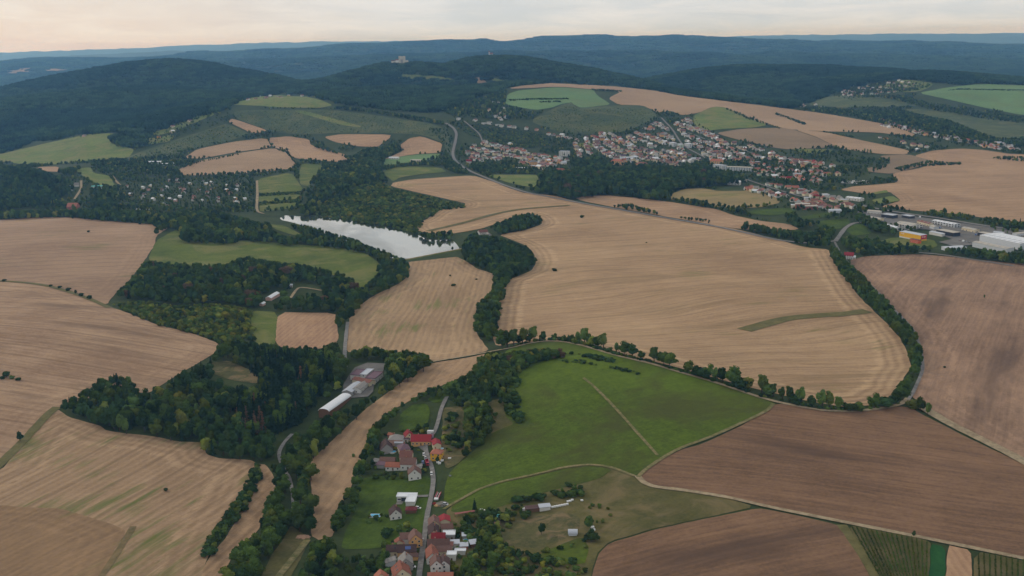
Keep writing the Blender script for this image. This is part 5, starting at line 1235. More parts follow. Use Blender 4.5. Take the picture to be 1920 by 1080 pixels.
# ---------------------------------------------------------------- the town and its hamlets
TOWN = [  # outline in the photograph, spacing across and along, street direction, district, mix of roofs
 ([(1080, 262), (1130, 250), (1180, 257), (1222, 232), (1240, 224), (1250, 238), (1275, 228), (1295, 222), (1305, 238), (1335, 252), (1365, 266), (1405, 275), (1450, 288), (1455, 297), (1420, 305), (1375, 302), (1310, 302), (1270, 312), (1210, 303), (1160, 310), (1140, 300), (1120, 288), (1085, 298), (1072, 280)], 15, 22, (.55, .3), 'in the upper town', 0),
 ([(870, 285), (900, 268), (960, 272), (1000, 290), (1050, 298), (1075, 305), (1065, 315), (1010, 318), (940, 305), (880, 302)], 16, 24, (.6, .12), 'in the western town below the orchard', 0),
 ([(850, 216), (900, 226), (960, 236), (1010, 243), (1080, 258), (1085, 266), (1010, 252), (950, 244), (890, 236), (850, 224)], 18, 30, (.6, .12), 'in the valley street above the orchard', 1),
 ([(910, 190), (935, 185), (945, 205), (960, 225), (935, 228), (915, 210)], 24, 42, (.5, .3), 'scattered below the plateau', 1),
 ([(1385, 337), (1440, 343), (1500, 353), (1560, 370), (1612, 384), (1600, 396), (1555, 394), (1500, 388), (1450, 374), (1400, 360)], 15, 22, (.6, .22), 'in the lower town by the pitches', 2),
 ([(1440, 290), (1500, 300), (1560, 312), (1570, 318), (1510, 312), (1440, 304)], 18, 26, (.6, .12), 'at the eastern end of the upper town', 2),
 ([(1400, 306), (1470, 304), (1540, 315), (1575, 328), (1540, 346), (1470, 340), (1410, 326)], 24, 38, (.6, .14), 'between the upper and the lower town', 2),
 ([(1640, 224), (1700, 238), (1760, 250), (1810, 262), (1900, 275), (1960, 280), (1950, 286), (1880, 281), (1790, 270), (1700, 250), (1650, 236)], 17, 28, (.6, .16), 'in the long valley hamlet on the right', 0),
 ([(1640, 256), (1700, 268), (1750, 280), (1720, 284), (1660, 268)], 22, 34, (.6, .2), 'in the group of houses beside the light stubble field', 0),
 ([(1560, 162), (1640, 158), (1690, 150), (1740, 155), (1720, 168), (1650, 178), (1600, 184), (1565, 178)], 30, 50, (.6, .1), 'scattered on the right hillside', 1),
 ([(1400, 185), (1500, 195), (1560, 200), (1540, 205), (1450, 196), (1390, 190)], 30, 45, (.6, .1), 'under the right wooded hill', 1),
 ([(255, 252), (300, 245), (340, 225), (400, 205), (470, 183), (560, 176), (600, 182), (560, 182), (470, 190), (400, 212), (345, 235), (320, 262), (265, 264)], 48, 80, (.6, -.2), 'scattered along the forest edge on the left', 1),
 ([(55, 255), (150, 245), (200, 250), (150, 258), (80, 264), (50, 266)], 50, 80, (.6, -.1), 'above the wide green pasture on the left', 1),
 ([(118, 345), (160, 342), (165, 352), (175, 360), (150, 385), (120, 386), (128, 360)], 26, 40, (.3, .6), 'in the hamlet below the left wooded hill', 1),
 ([(232, 352), (330, 338), (470, 336), (474, 388), (400, 390), (300, 390), (240, 380)], 31, 48, (.6, .05), 'in the garden colony among trees', 3),
]
ROOFMIX = [[('rust', 3), ('orange', 2), ('brown', 3), ('grey', 3.4), ('purple', 1.6), ('red', .25), ('white', .7), ('pale', 1)], [('rust', 3), ('brown', 3), ('grey', 3), ('white', .8)], [('orange', 4), ('rust', 4), ('red', .5), ('brown', 1.6), ('grey', 1.6), ('white', .5)], [('grey', 2), ('brown', 2), ('white', 2.4), ('rust', 1), ('pale', 1)]]
WALLMIX = [('white', 6), ('cream', 4), ('pink', 1.2), ('tan', .8), ('grey', 1), ('green', .5)]
ROOFWORD = {'rust': 'rust red', 'orange': 'orange', 'brown': 'brown', 'grey': 'grey', 'purple': 'dark purple', 'red': 'bright red', 'white': 'white', 'pale': 'pale grey'}
HOUSES = []
tr = np.random.default_rng(77)
def pick(mix): 
    k = [m[0] for m in mix]; p = np.array([m[1] for m in mix], float); return k[tr.choice(len(k), p=p / p.sum())]
for ti, (poly, sa, sb, ax, where, mixi) in enumerate(TOWN):
    poly = np.array(poly, float); c = poly.mean(0)
    D = densify(poly, 30); Wp = unproject(D[:, 0], D[:, 1]); lo = Wp.min(0); hi = Wp.max(0)
    a0 = yaw_of(c[0], c[1], (ax[0] * 3, ax[1] * 3)); ca, sa_ = math.cos(a0), math.sin(a0)
    R = np.linalg.norm(hi[:2] - lo[:2]); cen = (lo + hi) / 2; n1 = int(R / sa) + 2; n2 = int(R / sb) + 2
    i, j = np.meshgrid(np.arange(-n1 // 2, n1 // 2 + 1), np.arange(-n2 // 2, n2 // 2 + 1)); i = i.ravel(); j = j.ravel()
    u = i * sa + tr.uniform(-.3, .3, len(i)) * sa; v = (j + .2 * np.where(j % 2 == 0, 1, -1)) * sb + tr.uniform(-.22, .22, len(i)) * sb + 30 * np.sin(u / 130 + j * .3)
    x = cen[0] + ca * u - sa_ * v; y = cen[1] + sa_ * u + ca * v
    z = H(x, y); pu, pv, dp = project(np.column_stack([x, y, z]))
    ok = inside(pu, pv, poly) & (vnoise(x / 60, y / 60, 77) > .22) & free_of(x, y, 4)
    if mixi in (1, 3): ok &= tr.uniform(0, 1, len(x)) < .8
    vis = unproject(pu[ok], pv[ok] - .6) if ok.any() else np.zeros((0, 3))
    for (xx, yy, zz_), w in zip(np.column_stack([x, y, z])[ok], vis):
        if np.hypot(w[0] - xx, w[1] - yy) > 220: continue      # hidden behind a rise
        small = mixi == 3
        L = tr.uniform(5, 8) if small else tr.uniform(9.5, 15); W = tr.uniform(4.5, 6) if small else tr.uniform(8, 10.5)
        h = tr.uniform(3.2, 4.4) if small else tr.choice([3.4, 4.2, 5.6], p=[.35, .4, .25]); r = W * tr.uniform(.26, .4)
        kd = 'f' if (not small and tr.uniform() < .08) else ('h' if tr.uniform() < .25 else 'g')
        HOUSES.append([xx, yy, zz_, L, W, h, r, kd, pick(WALLMIX), pick(ROOFMIX[mixi]) if kd != 'f' else 'pale', a0 + tr.choice([0, math.pi / 2], p=[.7, .3]) + tr.normal(0, .07), where, small])
# landmarks of the town
for px, py, L, W, ax, h, r, kd, wl, rf, lb in [
    (1158, 300, 32, 14, (1, .1), 9, 5, 'h', 'tan', 'orange', 'large tan chateau block with orange roof at the park edge'),
    (1205, 306, 36, 16, (1, .12), 8, 5, 'h', 'tan', 'rust', 'wide chateau wing with rust red roof at the park edge'),
    (1095, 318, 16, 12, (1, 0), 8, 6, 'h', 'tan', 'copper', 'garden pavilion with green copper dome in the park'),
    (1050, 317, 24, 10, (1, .03), 6, 3.5, 'h', 'tan', 'orange', 'long orange roofed pavilion at the park edge'),
    (1344, 300, 30, 13, (1, .05), 10, 4.5, 'g', 'tan', 'orange', 'school with large orange roof in the town'),
    (1350, 309, 34, 13, (1, .1), 9, .4, 'f', 'pale', 'pale', 'pale blue flat roofed school block'),
    (1386, 313, 60, 16, (1, .03), 9, .4, 'f', 'pale', 'beige', 'long white flat roofed hall at the edge of the town'),
    (1058, 249, 26, 14, (1, .12), 12, .4, 'f', 'white', 'pale', 'white cube shaped building in the valley street'),
    (1183, 294, 36, 16, (1, -.08), 6, 2, 'a', 'pale', 'pale', 'pale round roofed sports hall in the town'),
    (1262, 262, 28, 12, (.6, .3), 9, .4, 'f', 'pale', 'pale', 'first pale apartment block in the middle of the upper town'),
    (1275, 266, 28, 12, (.6, .3), 9, .4, 'f', 'green', 'pale', 'second pale apartment block in the middle of the upper town'),
    (1291, 264, 34, 12, (.6, .3), 9, .4, 'f', 'pale', 'pale', 'third pale apartment block in the middle of the upper town'),
    (976, 314.5, 24, 12, (1, .02), 5, .8, 's', 'white', 'white', 'white flat hall beside the cemetery'),
    (1000, 302, 20, 12, (1, 0), 7, 5, 'h', 'tan', 'grey', 'tan house with slate hipped roof in the western town'),
    (878, 254, 14, 10, (1, 0), 6, 4, 'g', 'white', 'red', 'white house with red roof beside the main road'),
    (1377, 340, 26, 13, (1, .02), 6, 3, 'g', 'white', 'white', 'white house with pale roof at the park corner'),
    (1505, 382, 26, 14, (1, 0), 7, .4, 'f', 'brick', 'beige', 'brick coloured new building block under construction'),
    (1520, 386, 24, 12, (1, 0), 6, .4, 'f', 'brick', 'beige', 'second brick coloured new building block'),
    (1492, 384, 16, 10, (1, 0), 5, .4, 'f', 'cream', 'white', 'white roofed building beside the brick blocks'),
    (1495, 325, 18, 11, (1, 0), 8, .4, 'f', 'white', 'pale', 'white block between the upper and the lower town'),
    (137, 384, 20, 13, (1, 0), 7, 6, 'g', 'brick', 'orange', 'large orange house in the hamlet below the left wooded hill'),
    (287, 259, 34, 10, (1, 0), 5, 1.5, 'g', 'white', 'white', 'long white stable below the forest on the left'),
    (310, 257, 34, 10, (1, -.05), 5, 1.5, 'g', 'white', 'white', 'second long white stable below the forest on the left'),
    (182, 347, 22, 9, (1, 0), 5, 1.5, 'g', 'white', 'teal', 'white hall with greenish roof in the left hamlet'),
    (737, 250, 26, 10, (1, 0), 5, 1.5, 'g', 'white', 'white', 'white roofed winery hall at the foot of the vineyard slope'),
    (778, 249, 28, 11, (1, .05), 6, 1.8, 'g', 'cream', 'beige', 'beige winery hall right of the white roofed hall'),
]:
    house('town_building', px, py, L, W, ax, h, r, kd, wl, rf, lb, cat='building', chimney=0, win=L < 70, doors=0)
# keep the houses off one another and off the landmarks
keep_h = []
for hs in sorted(HOUSES, key=lambda q: math.hypot(q[0], q[1])):
    if all((hs[0] - ox) ** 2 + (hs[1] - oy) ** 2 > (rr + hs[3] * .45) ** 2 for ox, oy, rr in OCC): 
        keep_h.append(hs); OCC.append((hs[0], hs[1], hs[3] * .5))
HOUSES = sorted(keep_h, key=lambda q: -(q[3] * q[5]) / math.hypot(q[0], q[1]) ** 2)
print('town houses', len(HOUSES))
cache = {}
def qz(v, s): return round(v / s) * s
rest = MB()
TLAND = [((1158, 300), 'the tan chateau block'), ((1205, 306), 'the chateau wing'), ((1344, 300), 'the orange roofed school'), ((1386, 313), 'the long white hall'), ((1275, 266), 'the apartment blocks'), ((1183, 294), 'the sports hall'), ((1058, 249), 'the white cube building'), ((1000, 302), 'the slate roofed house'), ((976, 314), 'the cemetery hall'), ((1510, 384), 'the brick blocks'),
         ((1603, 370), 'the market hall'), ((1377, 340), 'the park corner house'), ((1240, 226), 'the top of the town'), ((1440, 292), 'the eastern town end'), ((1120, 262), 'the foot of the vineyard slope'), ((900, 275), 'the western town end'), ((1565, 394), 'the round sports hall'), ((1440, 350), 'the lower street'), ((137, 384), 'the large orange hamlet house'), ((182, 347), 'the greenish hall'), ((260, 370), 'the colony path'), ((430, 360), 'the colony edge'), ((350, 350), 'the colony middle'), ((1760, 255), 'the valley hamlet street'), ((1690, 268), 'the light stubble field')]
named = {}
for k, hs in enumerate(HOUSES[:300]):
    x, y, z, L, W, h, r, kd, wl, rf, a, where, small = hs
    u, v, _ = project(np.array([[x, y, z]])); u, v = float(u[0]), float(v[0]); d = [math.hypot(u - p[0], (v - p[1]) * 2) for p, _ in TLAND]; j = int(np.argmin(d)); du = u - TLAND[j][0][0]; dv = v - TLAND[j][0][1]
    side = ('right of ' if du > 0 else 'left of ') if abs(du) > abs(dv) * 2 else ('below ' if dv > 0 else 'behind ')
    base = '%s %s with %s %s roof ' % ({'tan': 'ochre', 'green': 'pale green'}.get(wl, wl), 'cabin' if small else 'house', ROOFWORD.get(rf, rf), {'g': 'gabled', 'h': 'hipped', 'f': 'flat'}[kd]) + (side + TLAND[j][1] if d[j] < 160 else where)
    if base.split()[0] == 'white' and h > 5: base = 'tall ' + base
    named.setdefault(base, []).append((u, k))
NAME = {}
for base, ks in named.items():
    ks.sort()
    for i, (u, k) in enumerate(ks):
        lb = base if len(ks) == 1 else base + ', ' + (['first', 'second', 'third', 'fourth', 'fifth', 'sixth', 'seventh', 'eighth', 'ninth', 'tenth'][i % 10]) + ' from the left'
        if len(lb.split()) > 16: lb = lb.replace(' gabled', '').replace(' from the left', ' from left')
        if len(lb.split()) > 16: lb = lb.replace('the orange roofed school', 'the school').replace('the eastern town end', 'town end')
        NAME[k] = lb if len(lb.split()) <= 16 else base
for k, (x, y, z, L, W, h, r, kd, wl, rf, a, where, small) in enumerate(HOUSES[:300]):
    L, W, h, r = qz(L, 1.5), qz(W, 1.25), qz(h, .7), qz(r, .8)
    kw = (L, W, h, r, kd, wl); kr = ('r', L, W, h, r, kd, rf)
    if kw not in cache: cache[kw] = wall_b(L, W, h, r, kd).mesh('wall', [wm(wl)])
    if kr not in cache: cache[kr] = roof_b(L, W, h, r, kd, .4, .25).mesh('roof', [rm(rf)])
    o = link_mesh('garden_cabin' if small else 'town_house', cache[kw]); o.location = (x, y, z); o.rotation_euler = (0, 0, a)
    link_mesh('roof', cache[kr], o)
    tag(o, NAME[k], 'cabin' if small else 'house', 'houses ' + where)
# the houses beyond the three hundred that show largest stay one mass
mats_rest = [wm(w) for w, _ in WALLMIX] + [rm(r_) for r_ in ROOFWORD]; wi = [w for w, _ in WALLMIX]; ri = list(ROOFWORD)
for (x, y, z, L, W, h, r, kd, wl, rf, a, where, small) in HOUSES[300:]:
    for bb, mi in ((wall_b(L, W, h, r, kd), wi.index(wl)), (roof_b(L, W, h, r, kd, .4, .25), len(wi) + ri.index(rf))):
        ca, sa_ = math.cos(a), math.sin(a)
        rest.add([(x + ca * p[0] - sa_ * p[1], y + sa_ * p[0] + ca * p[1], z + p[2]) for p in bb.v], bb.f, mi)
if rest.v:
    o = rest.build('distant_houses', mats_rest); tag(o, 'mass of small far houses of the town and valley hamlets', 'houses', kind='stuff')

# ---------------------------------------------------------------- woods, belts and hedges of the near and middle ground (outlines as seen in the photograph)
CLEAR1 = [(393, 686), (430, 680), (468, 697), (490, 712), (480, 722), (430, 716), (395, 704)]
W1 = [(108, 758), (147, 738), (173, 722), (190, 708), (215, 702), (240, 708), (262, 735), (285, 733), (320, 712), (355, 690), (400, 664), (418, 646), (445, 640), (500, 645), (525, 652), (560, 650), (600, 652), (625, 641), (640, 650), (660, 662),
      (650, 690), (645, 710), (640, 730), (610, 752), (598, 770), (590, 782), (570, 795), (548, 815), (530, 838), (517, 850), (515, 866), (500, 868), (440, 864), (410, 861), (383, 856), (378, 836), (333, 830), (287, 822), (200, 812), (187, 802), (127, 786)]
grow(W1, 8.2, (9.5, 15.5), {0: 3, 1: 4, 3: 3, 2: 2, 6: 1.2, 11: .5, 5: .5}, 'broadleaf tree in the dark wood between the stubble hill and the farm', 'trees of the dark wood left of the farm', 'wood', holes=[CLEAR1, [(455, 700), (560, 660), (620, 690), (600, 740), (560, 790), (520, 815), (480, 790), (430, 760)]])
grow([(455, 700), (500, 655), (560, 655), (625, 660), (630, 690), (605, 742), (565, 792), (525, 818), (480, 800), (430, 765)], 5.5, (13, 18), CON, 'slender dark spruce in the wood left of the farm', 'spruces of the dark wood left of the farm', 'wood', holes=[CLEAR1])
grow([(440, 768), (500, 755), (520, 775), (490, 830), (440, 825)], 8, (14, 17), {10: 2, 6: 1}, 'dry brown spruce in the dark wood left of the farm', 'dry spruces of the dark wood', 'wood')
W2 = [(655, 656), (690, 652), (720, 655), (760, 660), (800, 664), (808, 680), (792, 700), (762, 722), (735, 738), (710, 757), (690, 772), (670, 792), (640, 818), (610, 843), (590, 864), (584, 885), (587, 925), (588, 960), (582, 1002), (562, 1000), (553, 985), (556, 955), (556, 930), (549, 900), (540, 878), (530, 862), (538, 835), (560, 812),
      (590, 795), (610, 780), (640, 768), (680, 752), (700, 742), (712, 725), (722, 705), (735, 690), (715, 680), (685, 677), (660, 682)]
grow(W2, 7.6, (8.5, 14.5), {0: 3, 1: 3, 2: 2, 3: 1, 11: .3, 5: .3}, 'broadleaf tree in the belt between the farm and the long stubble strip', 'trees of the belt along the long stubble strip', 'tree_belt')
W3 = [(505, 868), (530, 875), (538, 900), (542, 935), (545, 965), (542, 985), (538, 1003), (520, 1022), (503, 1050), (492, 1080), (480, 1125), (415, 1125), (425, 1075), (437, 1030), (480, 1000), (500, 950), (516, 920), (522, 905), (513, 885)]
grow(W3, 7, (8, 12), {0: 3, 1: 3, 2: 2, 3: 1, 11: .6, 8: .6}, 'broadleaf tree in the belt between the curved strip and the road', 'trees of the belt beside the curved strip', 'tree_belt')
H1 = [(477, 870), (490, 871), (492, 890), (480, 913), (457, 962), (417, 1012), (400, 1042), (384, 1050), (386, 1022), (400, 998), (430, 958), (450, 924), (466, 897)]
grow(H1, 3.6, (3.5, 5.5), {9: 3, 8: 2, 1: 1}, 'dense dark shrub in the hedge through the streaked stubble field', 'shrubs of the long hedge in the stubble', 'hedge', soft=.7)
# valley belt around the pond
W16 = [(-60, 392), (0, 396), (133, 393), (200, 393), (300, 398), (400, 394), (440, 404), (480, 416), (520, 418), (545, 419), (570, 422), (595, 428), (622, 437), (640, 441), (672, 452), (690, 460), (720, 470), (745, 481), (763, 487), (768, 510), (766, 524), (750, 536), (700, 559), (675, 577), (661, 594),
       (652, 632), (645, 650), (634, 640), (630, 590), (640, 578), (650, 560), (665, 540), (680, 538), (704, 518), (716, 503), (690, 480), (640, 470), (565, 460), (545, 463), (450, 453), (437, 462), (342, 457), (338, 440), (326, 432), (316, 428), (295, 446), (290, 446), (296, 432), (283, 423), (200, 417), (133, 411), (120, 409), (0, 414), (-60, 416)]
grow(W16, 8.8, (9, 15), B_, 'broadleaf tree in the belt south of the pond', 'trees of the belt south of the pond', 'tree_belt', holes=[[(503, 420), (531, 421), (550, 430), (568, 441), (553, 443), (515, 433)]])
W17 = [(277, 490), (310, 492), (350, 494), (423, 496), (440, 486), (467, 481), (500, 488), (560, 495), (600, 503), (640, 512), (660, 525), (668, 545), (650, 562), (640, 580), (630, 588), (560, 587), (490, 583), (470, 580), (400, 570), (330, 575), (270, 565), (212, 560), (222, 545), (242, 530), (268, 495)]
grow(W17, 8.6, (8, 14), {0: 3, 1: 4, 2: 2, 3: 2, 11: .3, 13: .35, 6: .6}, 'broadleaf tree in the wood around the white hall', 'trees of the wood around the white hall', 'wood', holes=[[(545, 533), (575, 530), (606, 545), (600, 550), (560, 548), (545, 560), (535, 560)], [(484, 575), (486, 564), (510, 543), (530, 541), (532, 553), (500, 574)]])
grow([(205, 570), (270, 562), (330, 572), (400, 568), (470, 578), (478, 640), (440, 648), (412, 644), (360, 626), (293, 610), (250, 592)], 6.2, (3.5, 6.5), {8: 3, 12: 3, 9: .5, 0: 1, 11: 1.4}, 'light green bush on the scrubby slope below the wood', 'bushes on the scrubby slope beside the left stubble hill', 'scrub')
# right of the dam
W5 = [(866, 472), (872, 452), (880, 440), (905, 441), (940, 446), (960, 452), (990, 465), (1003, 480), (1004, 496), (997, 509), (973, 520), (950, 528), (930, 520), (900, 506), (875, 493)]
grow(W5, 8, (10, 14), {1: 4, 3: 3, 0: 2, 2: 1}, 'dark broadleaf tree in the round wood right of the dam', 'trees of the round wood right of the dam', 'wood')
W6 = [(925, 522), (933, 505), (943, 500), (953, 512), (956, 528), (948, 545), (941, 567), (934, 588), (930, 613), (924, 642), (908, 643), (894, 627), (892, 597), (902, 567), (926, 543)]
grow(W6, 7, (10, 14), {0: 3, 2: 2, 1: 2, 5: 1}, 'broadleaf tree in the creek line between the two middle stubble fields', 'trees of the creek line below the round wood', 'tree_line')
W18 = [(885, 443), (900, 432), (937, 417), (965, 405), (993, 398), (1013, 406), (1019, 421), (985, 433), (935, 443)]
grow(W18, 7, (8, 12), {1: 3, 0: 3, 3: 1}, 'broadleaf tree around the small farmstead by the pond', 'trees around the small farmstead', 'wood', holes=[[(892, 437), (902, 430), (925, 430), (930, 438)]])
grow([(777, 432), (800, 436), (845, 432), (852, 445), (845, 452), (820, 454), (800, 452), (785, 445)], 8, (7, 10), B_, 'broadleaf tree on the north shore of the pond', 'trees on the north shore of the pond', 'tree_line')
# young woodland north of the pond
W14 = [(640, 362), (680, 345), (710, 337), (733, 351), (790, 364), (853, 378), (873, 384), (870, 391), (827, 395), (802, 412), (790, 425), (779, 440), (756, 433), (723, 425), (689, 422), (660, 415), (607, 410), (590, 402), (600, 388), (610, 376)]
grow(W14, 6.5, (3.5, 6.5), {8: 4, 12: 1.5, 9: .8, 0: 1}, 'young bushy tree in the thicket north of the pond', 'young trees of the thicket north of the pond', 'thicket')
W15 = [(585, 273), (600, 270), (640, 288), (660, 292), (690, 275), (720, 275), (740, 265), (757, 280), (722, 300), (714, 320), (732, 347), (712, 340), (680, 347), (640, 364), (610, 378), (592, 402), (570, 408), (560, 400), (575, 380), (590, 352), (600, 322), (612, 308), (657, 306), (640, 292), (600, 283)]
grow(W15, 8.5, (10, 15), B_, 'broadleaf tree along the creek above the pond', 'trees along the creek above the pond', 'wood')
# garden colony and hamlet on the left
grow([(225, 350), (240, 335), (330, 330), (355, 333), (470, 328), (478, 340), (478, 398), (440, 402), (400, 395), (300, 398), (200, 395), (205, 370)], 15, (4, 7.5), B_, 'broadleaf tree among the garden cabins', 'trees of the garden colony', 'garden_trees')
grow([(-60, 305), (60, 315), (110, 330), (140, 342), (135, 360), (100, 385), (0, 396), (-60, 395)], 9, (11, 15), {1: 4, 0: 2, 3: 2, 6: 1}, 'dark broadleaf tree on the wooded hill at the left edge', 'trees of the wooded hill at the left edge', 'wood')
grow([(110, 318), (150, 310), (150, 320), (130, 333), (112, 328)], 9, (10, 13), B_, 'broadleaf tree in the clump beside the green hollow', 'trees of the clump beside the green hollow', 'wood')
grow([(165, 352), (225, 345), (215, 395), (180, 398), (165, 390), (175, 370)], 10, (9, 13), B_, 'broadleaf tree in the hamlet below the wooded hill', 'trees of the left hamlet', 'wood')
grow([(335, 320), (345, 300), (372, 302), (447, 287), (447, 292), (375, 306)], 9, (6, 9), B_, 'tree in the hedge between the hillside fields', 'trees of the hillside hedge', 'hedge')
for i, q in enumerate([[(480, 362), (563, 358), (563, 365), (484, 369)], [(484, 378), (563, 372), (563, 380), (487, 385)]]):
    grow(q, 6, (4, 6), SHR, ('upper', 'lower')[i] + ' hedge bush between the green terraces', ('upper', 'lower')[i] + ' terrace hedge bushes', 'hedge')
grow([(170, 300), (215, 295), (240, 297), (300, 290), (335, 300), (330, 330), (240, 335), (215, 345), (205, 330), (175, 322)], 11, (6, 10), B_, 'tree on the slope behind the garden colony', 'trees behind the garden colony', 'wood')
# main road and the park
grow([(838, 285), (850, 300), (875, 315), (880, 328), (850, 325), (835, 318), (828, 297)], 8, (8, 11), B_, 'tree beside the bend of the main road', 'trees beside the main road bend', 'wood')
grow([(717, 310), (735, 309), (790, 302), (830, 303), (835, 312), (790, 311), (745, 315), (718, 322)], 8, (6, 9), B_, 'tree in the hedge between the green strips', 'trees of the hedge by the main road', 'hedge')
PARK = [(1010, 323), (1040, 318), (1070, 323), (1120, 293), (1140, 307), (1160, 317), (1213, 307), (1233, 313), (1280, 312), (1313, 308), (1373, 325), (1400, 336), (1393, 347), (1313, 353), (1282, 355), (1250, 366), (1257, 379), (1215, 377), (1190, 373), (1140, 367), (1073, 376), (1023, 368), (987, 363), (957, 351), (953, 342), (973, 347), (1017, 353), (1013, 337)]
grow(PARK, 10.5, (14, 20), {0: 3, 1: 4, 2: 2, 3: 2, 6: .6, 13: .15}, 'tall broadleaf tree of the park in front of the town', 'trees of the park', 'park_wood')
grow([(1143, 385), (1180, 381), (1232, 396), (1233, 404), (1200, 399), (1148, 391)], 8, (8, 11), B_, 'roadside tree between the great stubble field and the narrow stubble field', 'roadside trees above the great field', 'tree_line')
grow([(1272, 405), (1330, 411), (1338, 421), (1275, 414)], 8, (7, 10), B_, 'roadside tree right of the gap above the great field', 'roadside trees right of the gap', 'tree_line')
W9 = [(1383, 432), (1397, 417), (1423, 421), (1447, 427), (1493, 432), (1527, 436), (1540, 424), (1550, 421), (1566, 430), (1567, 446), (1554, 452), (1553, 468), (1513, 464), (1447, 448), (1413, 439)]
grow(W9, 9, (10, 14), B_, 'broadleaf tree in the belt above the great stubble field', 'trees of the belt above the great field', 'tree_belt')
grow([(1257, 372), (1300, 372), (1330, 382), (1360, 390), (1400, 392), (1410, 405), (1440, 412), (1480, 420), (1440, 418), (1380, 404), (1340, 393), (1300, 388)], 9, (8, 12), B_, 'tree in the row between the narrow stubble field and the pitches', 'trees of the row by the pitches', 'tree_line')
grow([(1470, 402), (1490, 395), (1500, 410), (1530, 413), (1560, 408), (1530, 425), (1500, 432), (1478, 420)], 9, (9, 13), B_, 'tree beside the football pitch', 'trees beside the football pitch', 'wood')
W10 = [(1570, 449), (1593, 442), (1633, 449), (1680, 459), (1747, 462), (1752, 472), (1723, 478), (1680, 480), (1627, 481), (1608, 478), (1593, 470), (1572, 462)]
grow(W10, 8.5, (8, 12), B_, 'broadleaf tree in the belt below the yellow hall', 'trees of the belt below the yellow hall', 'tree_belt')
W11 = [(1770, 478), (1775, 466), (1800, 463), (1847, 469), (1890, 472), (1930, 474), (2000, 480), (2000, 507), (1913, 498), (1850, 490)]
grow(W11, 8.5, (9, 13), B_, 'broadleaf tree in the belt below the long grey hall', 'trees of the belt below the grey hall', 'tree_belt')
grow([(1602, 412), (1612, 398), (1622, 402), (1633, 406), (1657, 418), (1678, 429), (1680, 444), (1657, 441), (1633, 434), (1610, 424)], 9, (10, 14), B_, 'broadleaf tree in the clump left of the yellow hall', 'trees of the clump left of the yellow hall', 'wood')
grow([(1733, 397), (1745, 393), (1800, 399), (1832, 405), (1832, 416), (1800, 412), (1740, 408)], 9, (8, 12), {0: 2, 11: 1, 5: 1, 1: 1}, 'tree in the row above the industrial estate', 'trees of the row above the estate', 'tree_line')
grow([(1836, 408), (1870, 408), (1895, 414), (1960, 422), (1960, 434), (1880, 428), (1838, 422)], 9, (8, 12), {0: 2, 11: 1, 5: 1, 1: 1}, 'tree in the right end of the row above the estate', 'trees of the right end of the row above the estate', 'tree_line')
W8 = [(1555, 478), (1558, 462), (1570, 468), (1587, 490), (1600, 501), (1625, 523), (1635, 538), (1660, 558), (1673, 575), (1693, 597), (1710, 612), (1718, 633), (1727, 657), (1729, 690), (1718, 708), (1707, 728), (1685, 740), (1681, 722), (1700, 706), (1709, 690), (1702, 664), (1687, 634), (1650, 595), (1613, 562), (1580, 522)]
ROADS_KEEP = ROADS; ROADS = [r for r in ROADS if r[1] != 6]
grow(W8, 6.5, (8, 12.5), {0: 4, 2: 2, 5: 1.2, 1: 2, 4: .4}, 'roadside tree in the long curved row right of the great stubble field', 'trees of the long curved row', 'tree_row', single=1)
ROADS = ROADS_KEEP
# village
W20 = [(664, 900), (668, 870), (678, 853), (690, 823), (698, 797), (721, 773), (751, 757), (774, 742), (804, 729), (832, 721), (862, 711), (892, 690), (900, 668), (922, 660), (945, 664), (965, 660), (1000, 655), (1040, 653), (1062, 668), (1040, 676), (1000, 684), (976, 699), (962, 712), (945, 722), (925, 742), (897, 762), (862, 760), (838, 753),
       (812, 752), (790, 757), (770, 758), (752, 770), (742, 785), (728, 800), (718, 812), (712, 830), (706, 845), (702, 870), (692, 890), (676, 900), (670, 930), (668, 952), (660, 965), (646, 985), (640, 1010), (632, 1030), (645, 1050), (640, 1080), (625, 1125), (545, 1125), (562, 1070), (580, 1042), (584, 1022), (600, 1012), (622, 1000), (628, 970), (642, 935)]
grow(W20, 6.2, (7, 11), {0: 3, 1: 3, 2: 2, 3: 1, 11: .7, 8: .5}, 'broadleaf tree in the belt between the stubble strip and the village', 'trees of the belt along the village', 'tree_belt')
grow([(905, 690), (950, 662), (1000, 655), (1050, 655), (1063, 670), (1010, 680), (970, 698), (930, 705)], 5, (4, 7), {13: 3, 9: 2, 8: 1}, 'reddish brown bush on the brow of the pasture hill', 'reddish bushes on the brow of the pasture hill', 'thicket')
W21 = [(838, 756), (862, 742), (895, 702), (920, 690), (965, 692), (972, 702), (958, 722), (952, 742), (945, 772), (925, 748), (908, 752), (928, 770), (930, 790), (926, 802), (912, 826), (892, 847), (880, 868), (870, 852), (872, 828), (876, 800), (882, 788), (862, 764)]
grow(W21, 6, (6, 10), {0: 3, 11: 1.3, 1: 2, 2: 1, 8: .6}, 'broadleaf tree on the slope between the hamlet and the pasture', 'trees of the slope above the hamlet', 'wood')
W22 = [(956, 714), (970, 702), (973, 722), (970, 745), (970, 763), (981, 779), (984, 788), (973, 797), (961, 790), (948, 778), (951, 735)]
grow(W22, 4, (3, 5.5), {9: 3, 8: 3}, 'dense bush in the strip along the left edge of the pasture', 'bushes along the left edge of the pasture', 'hedge', soft=.6)
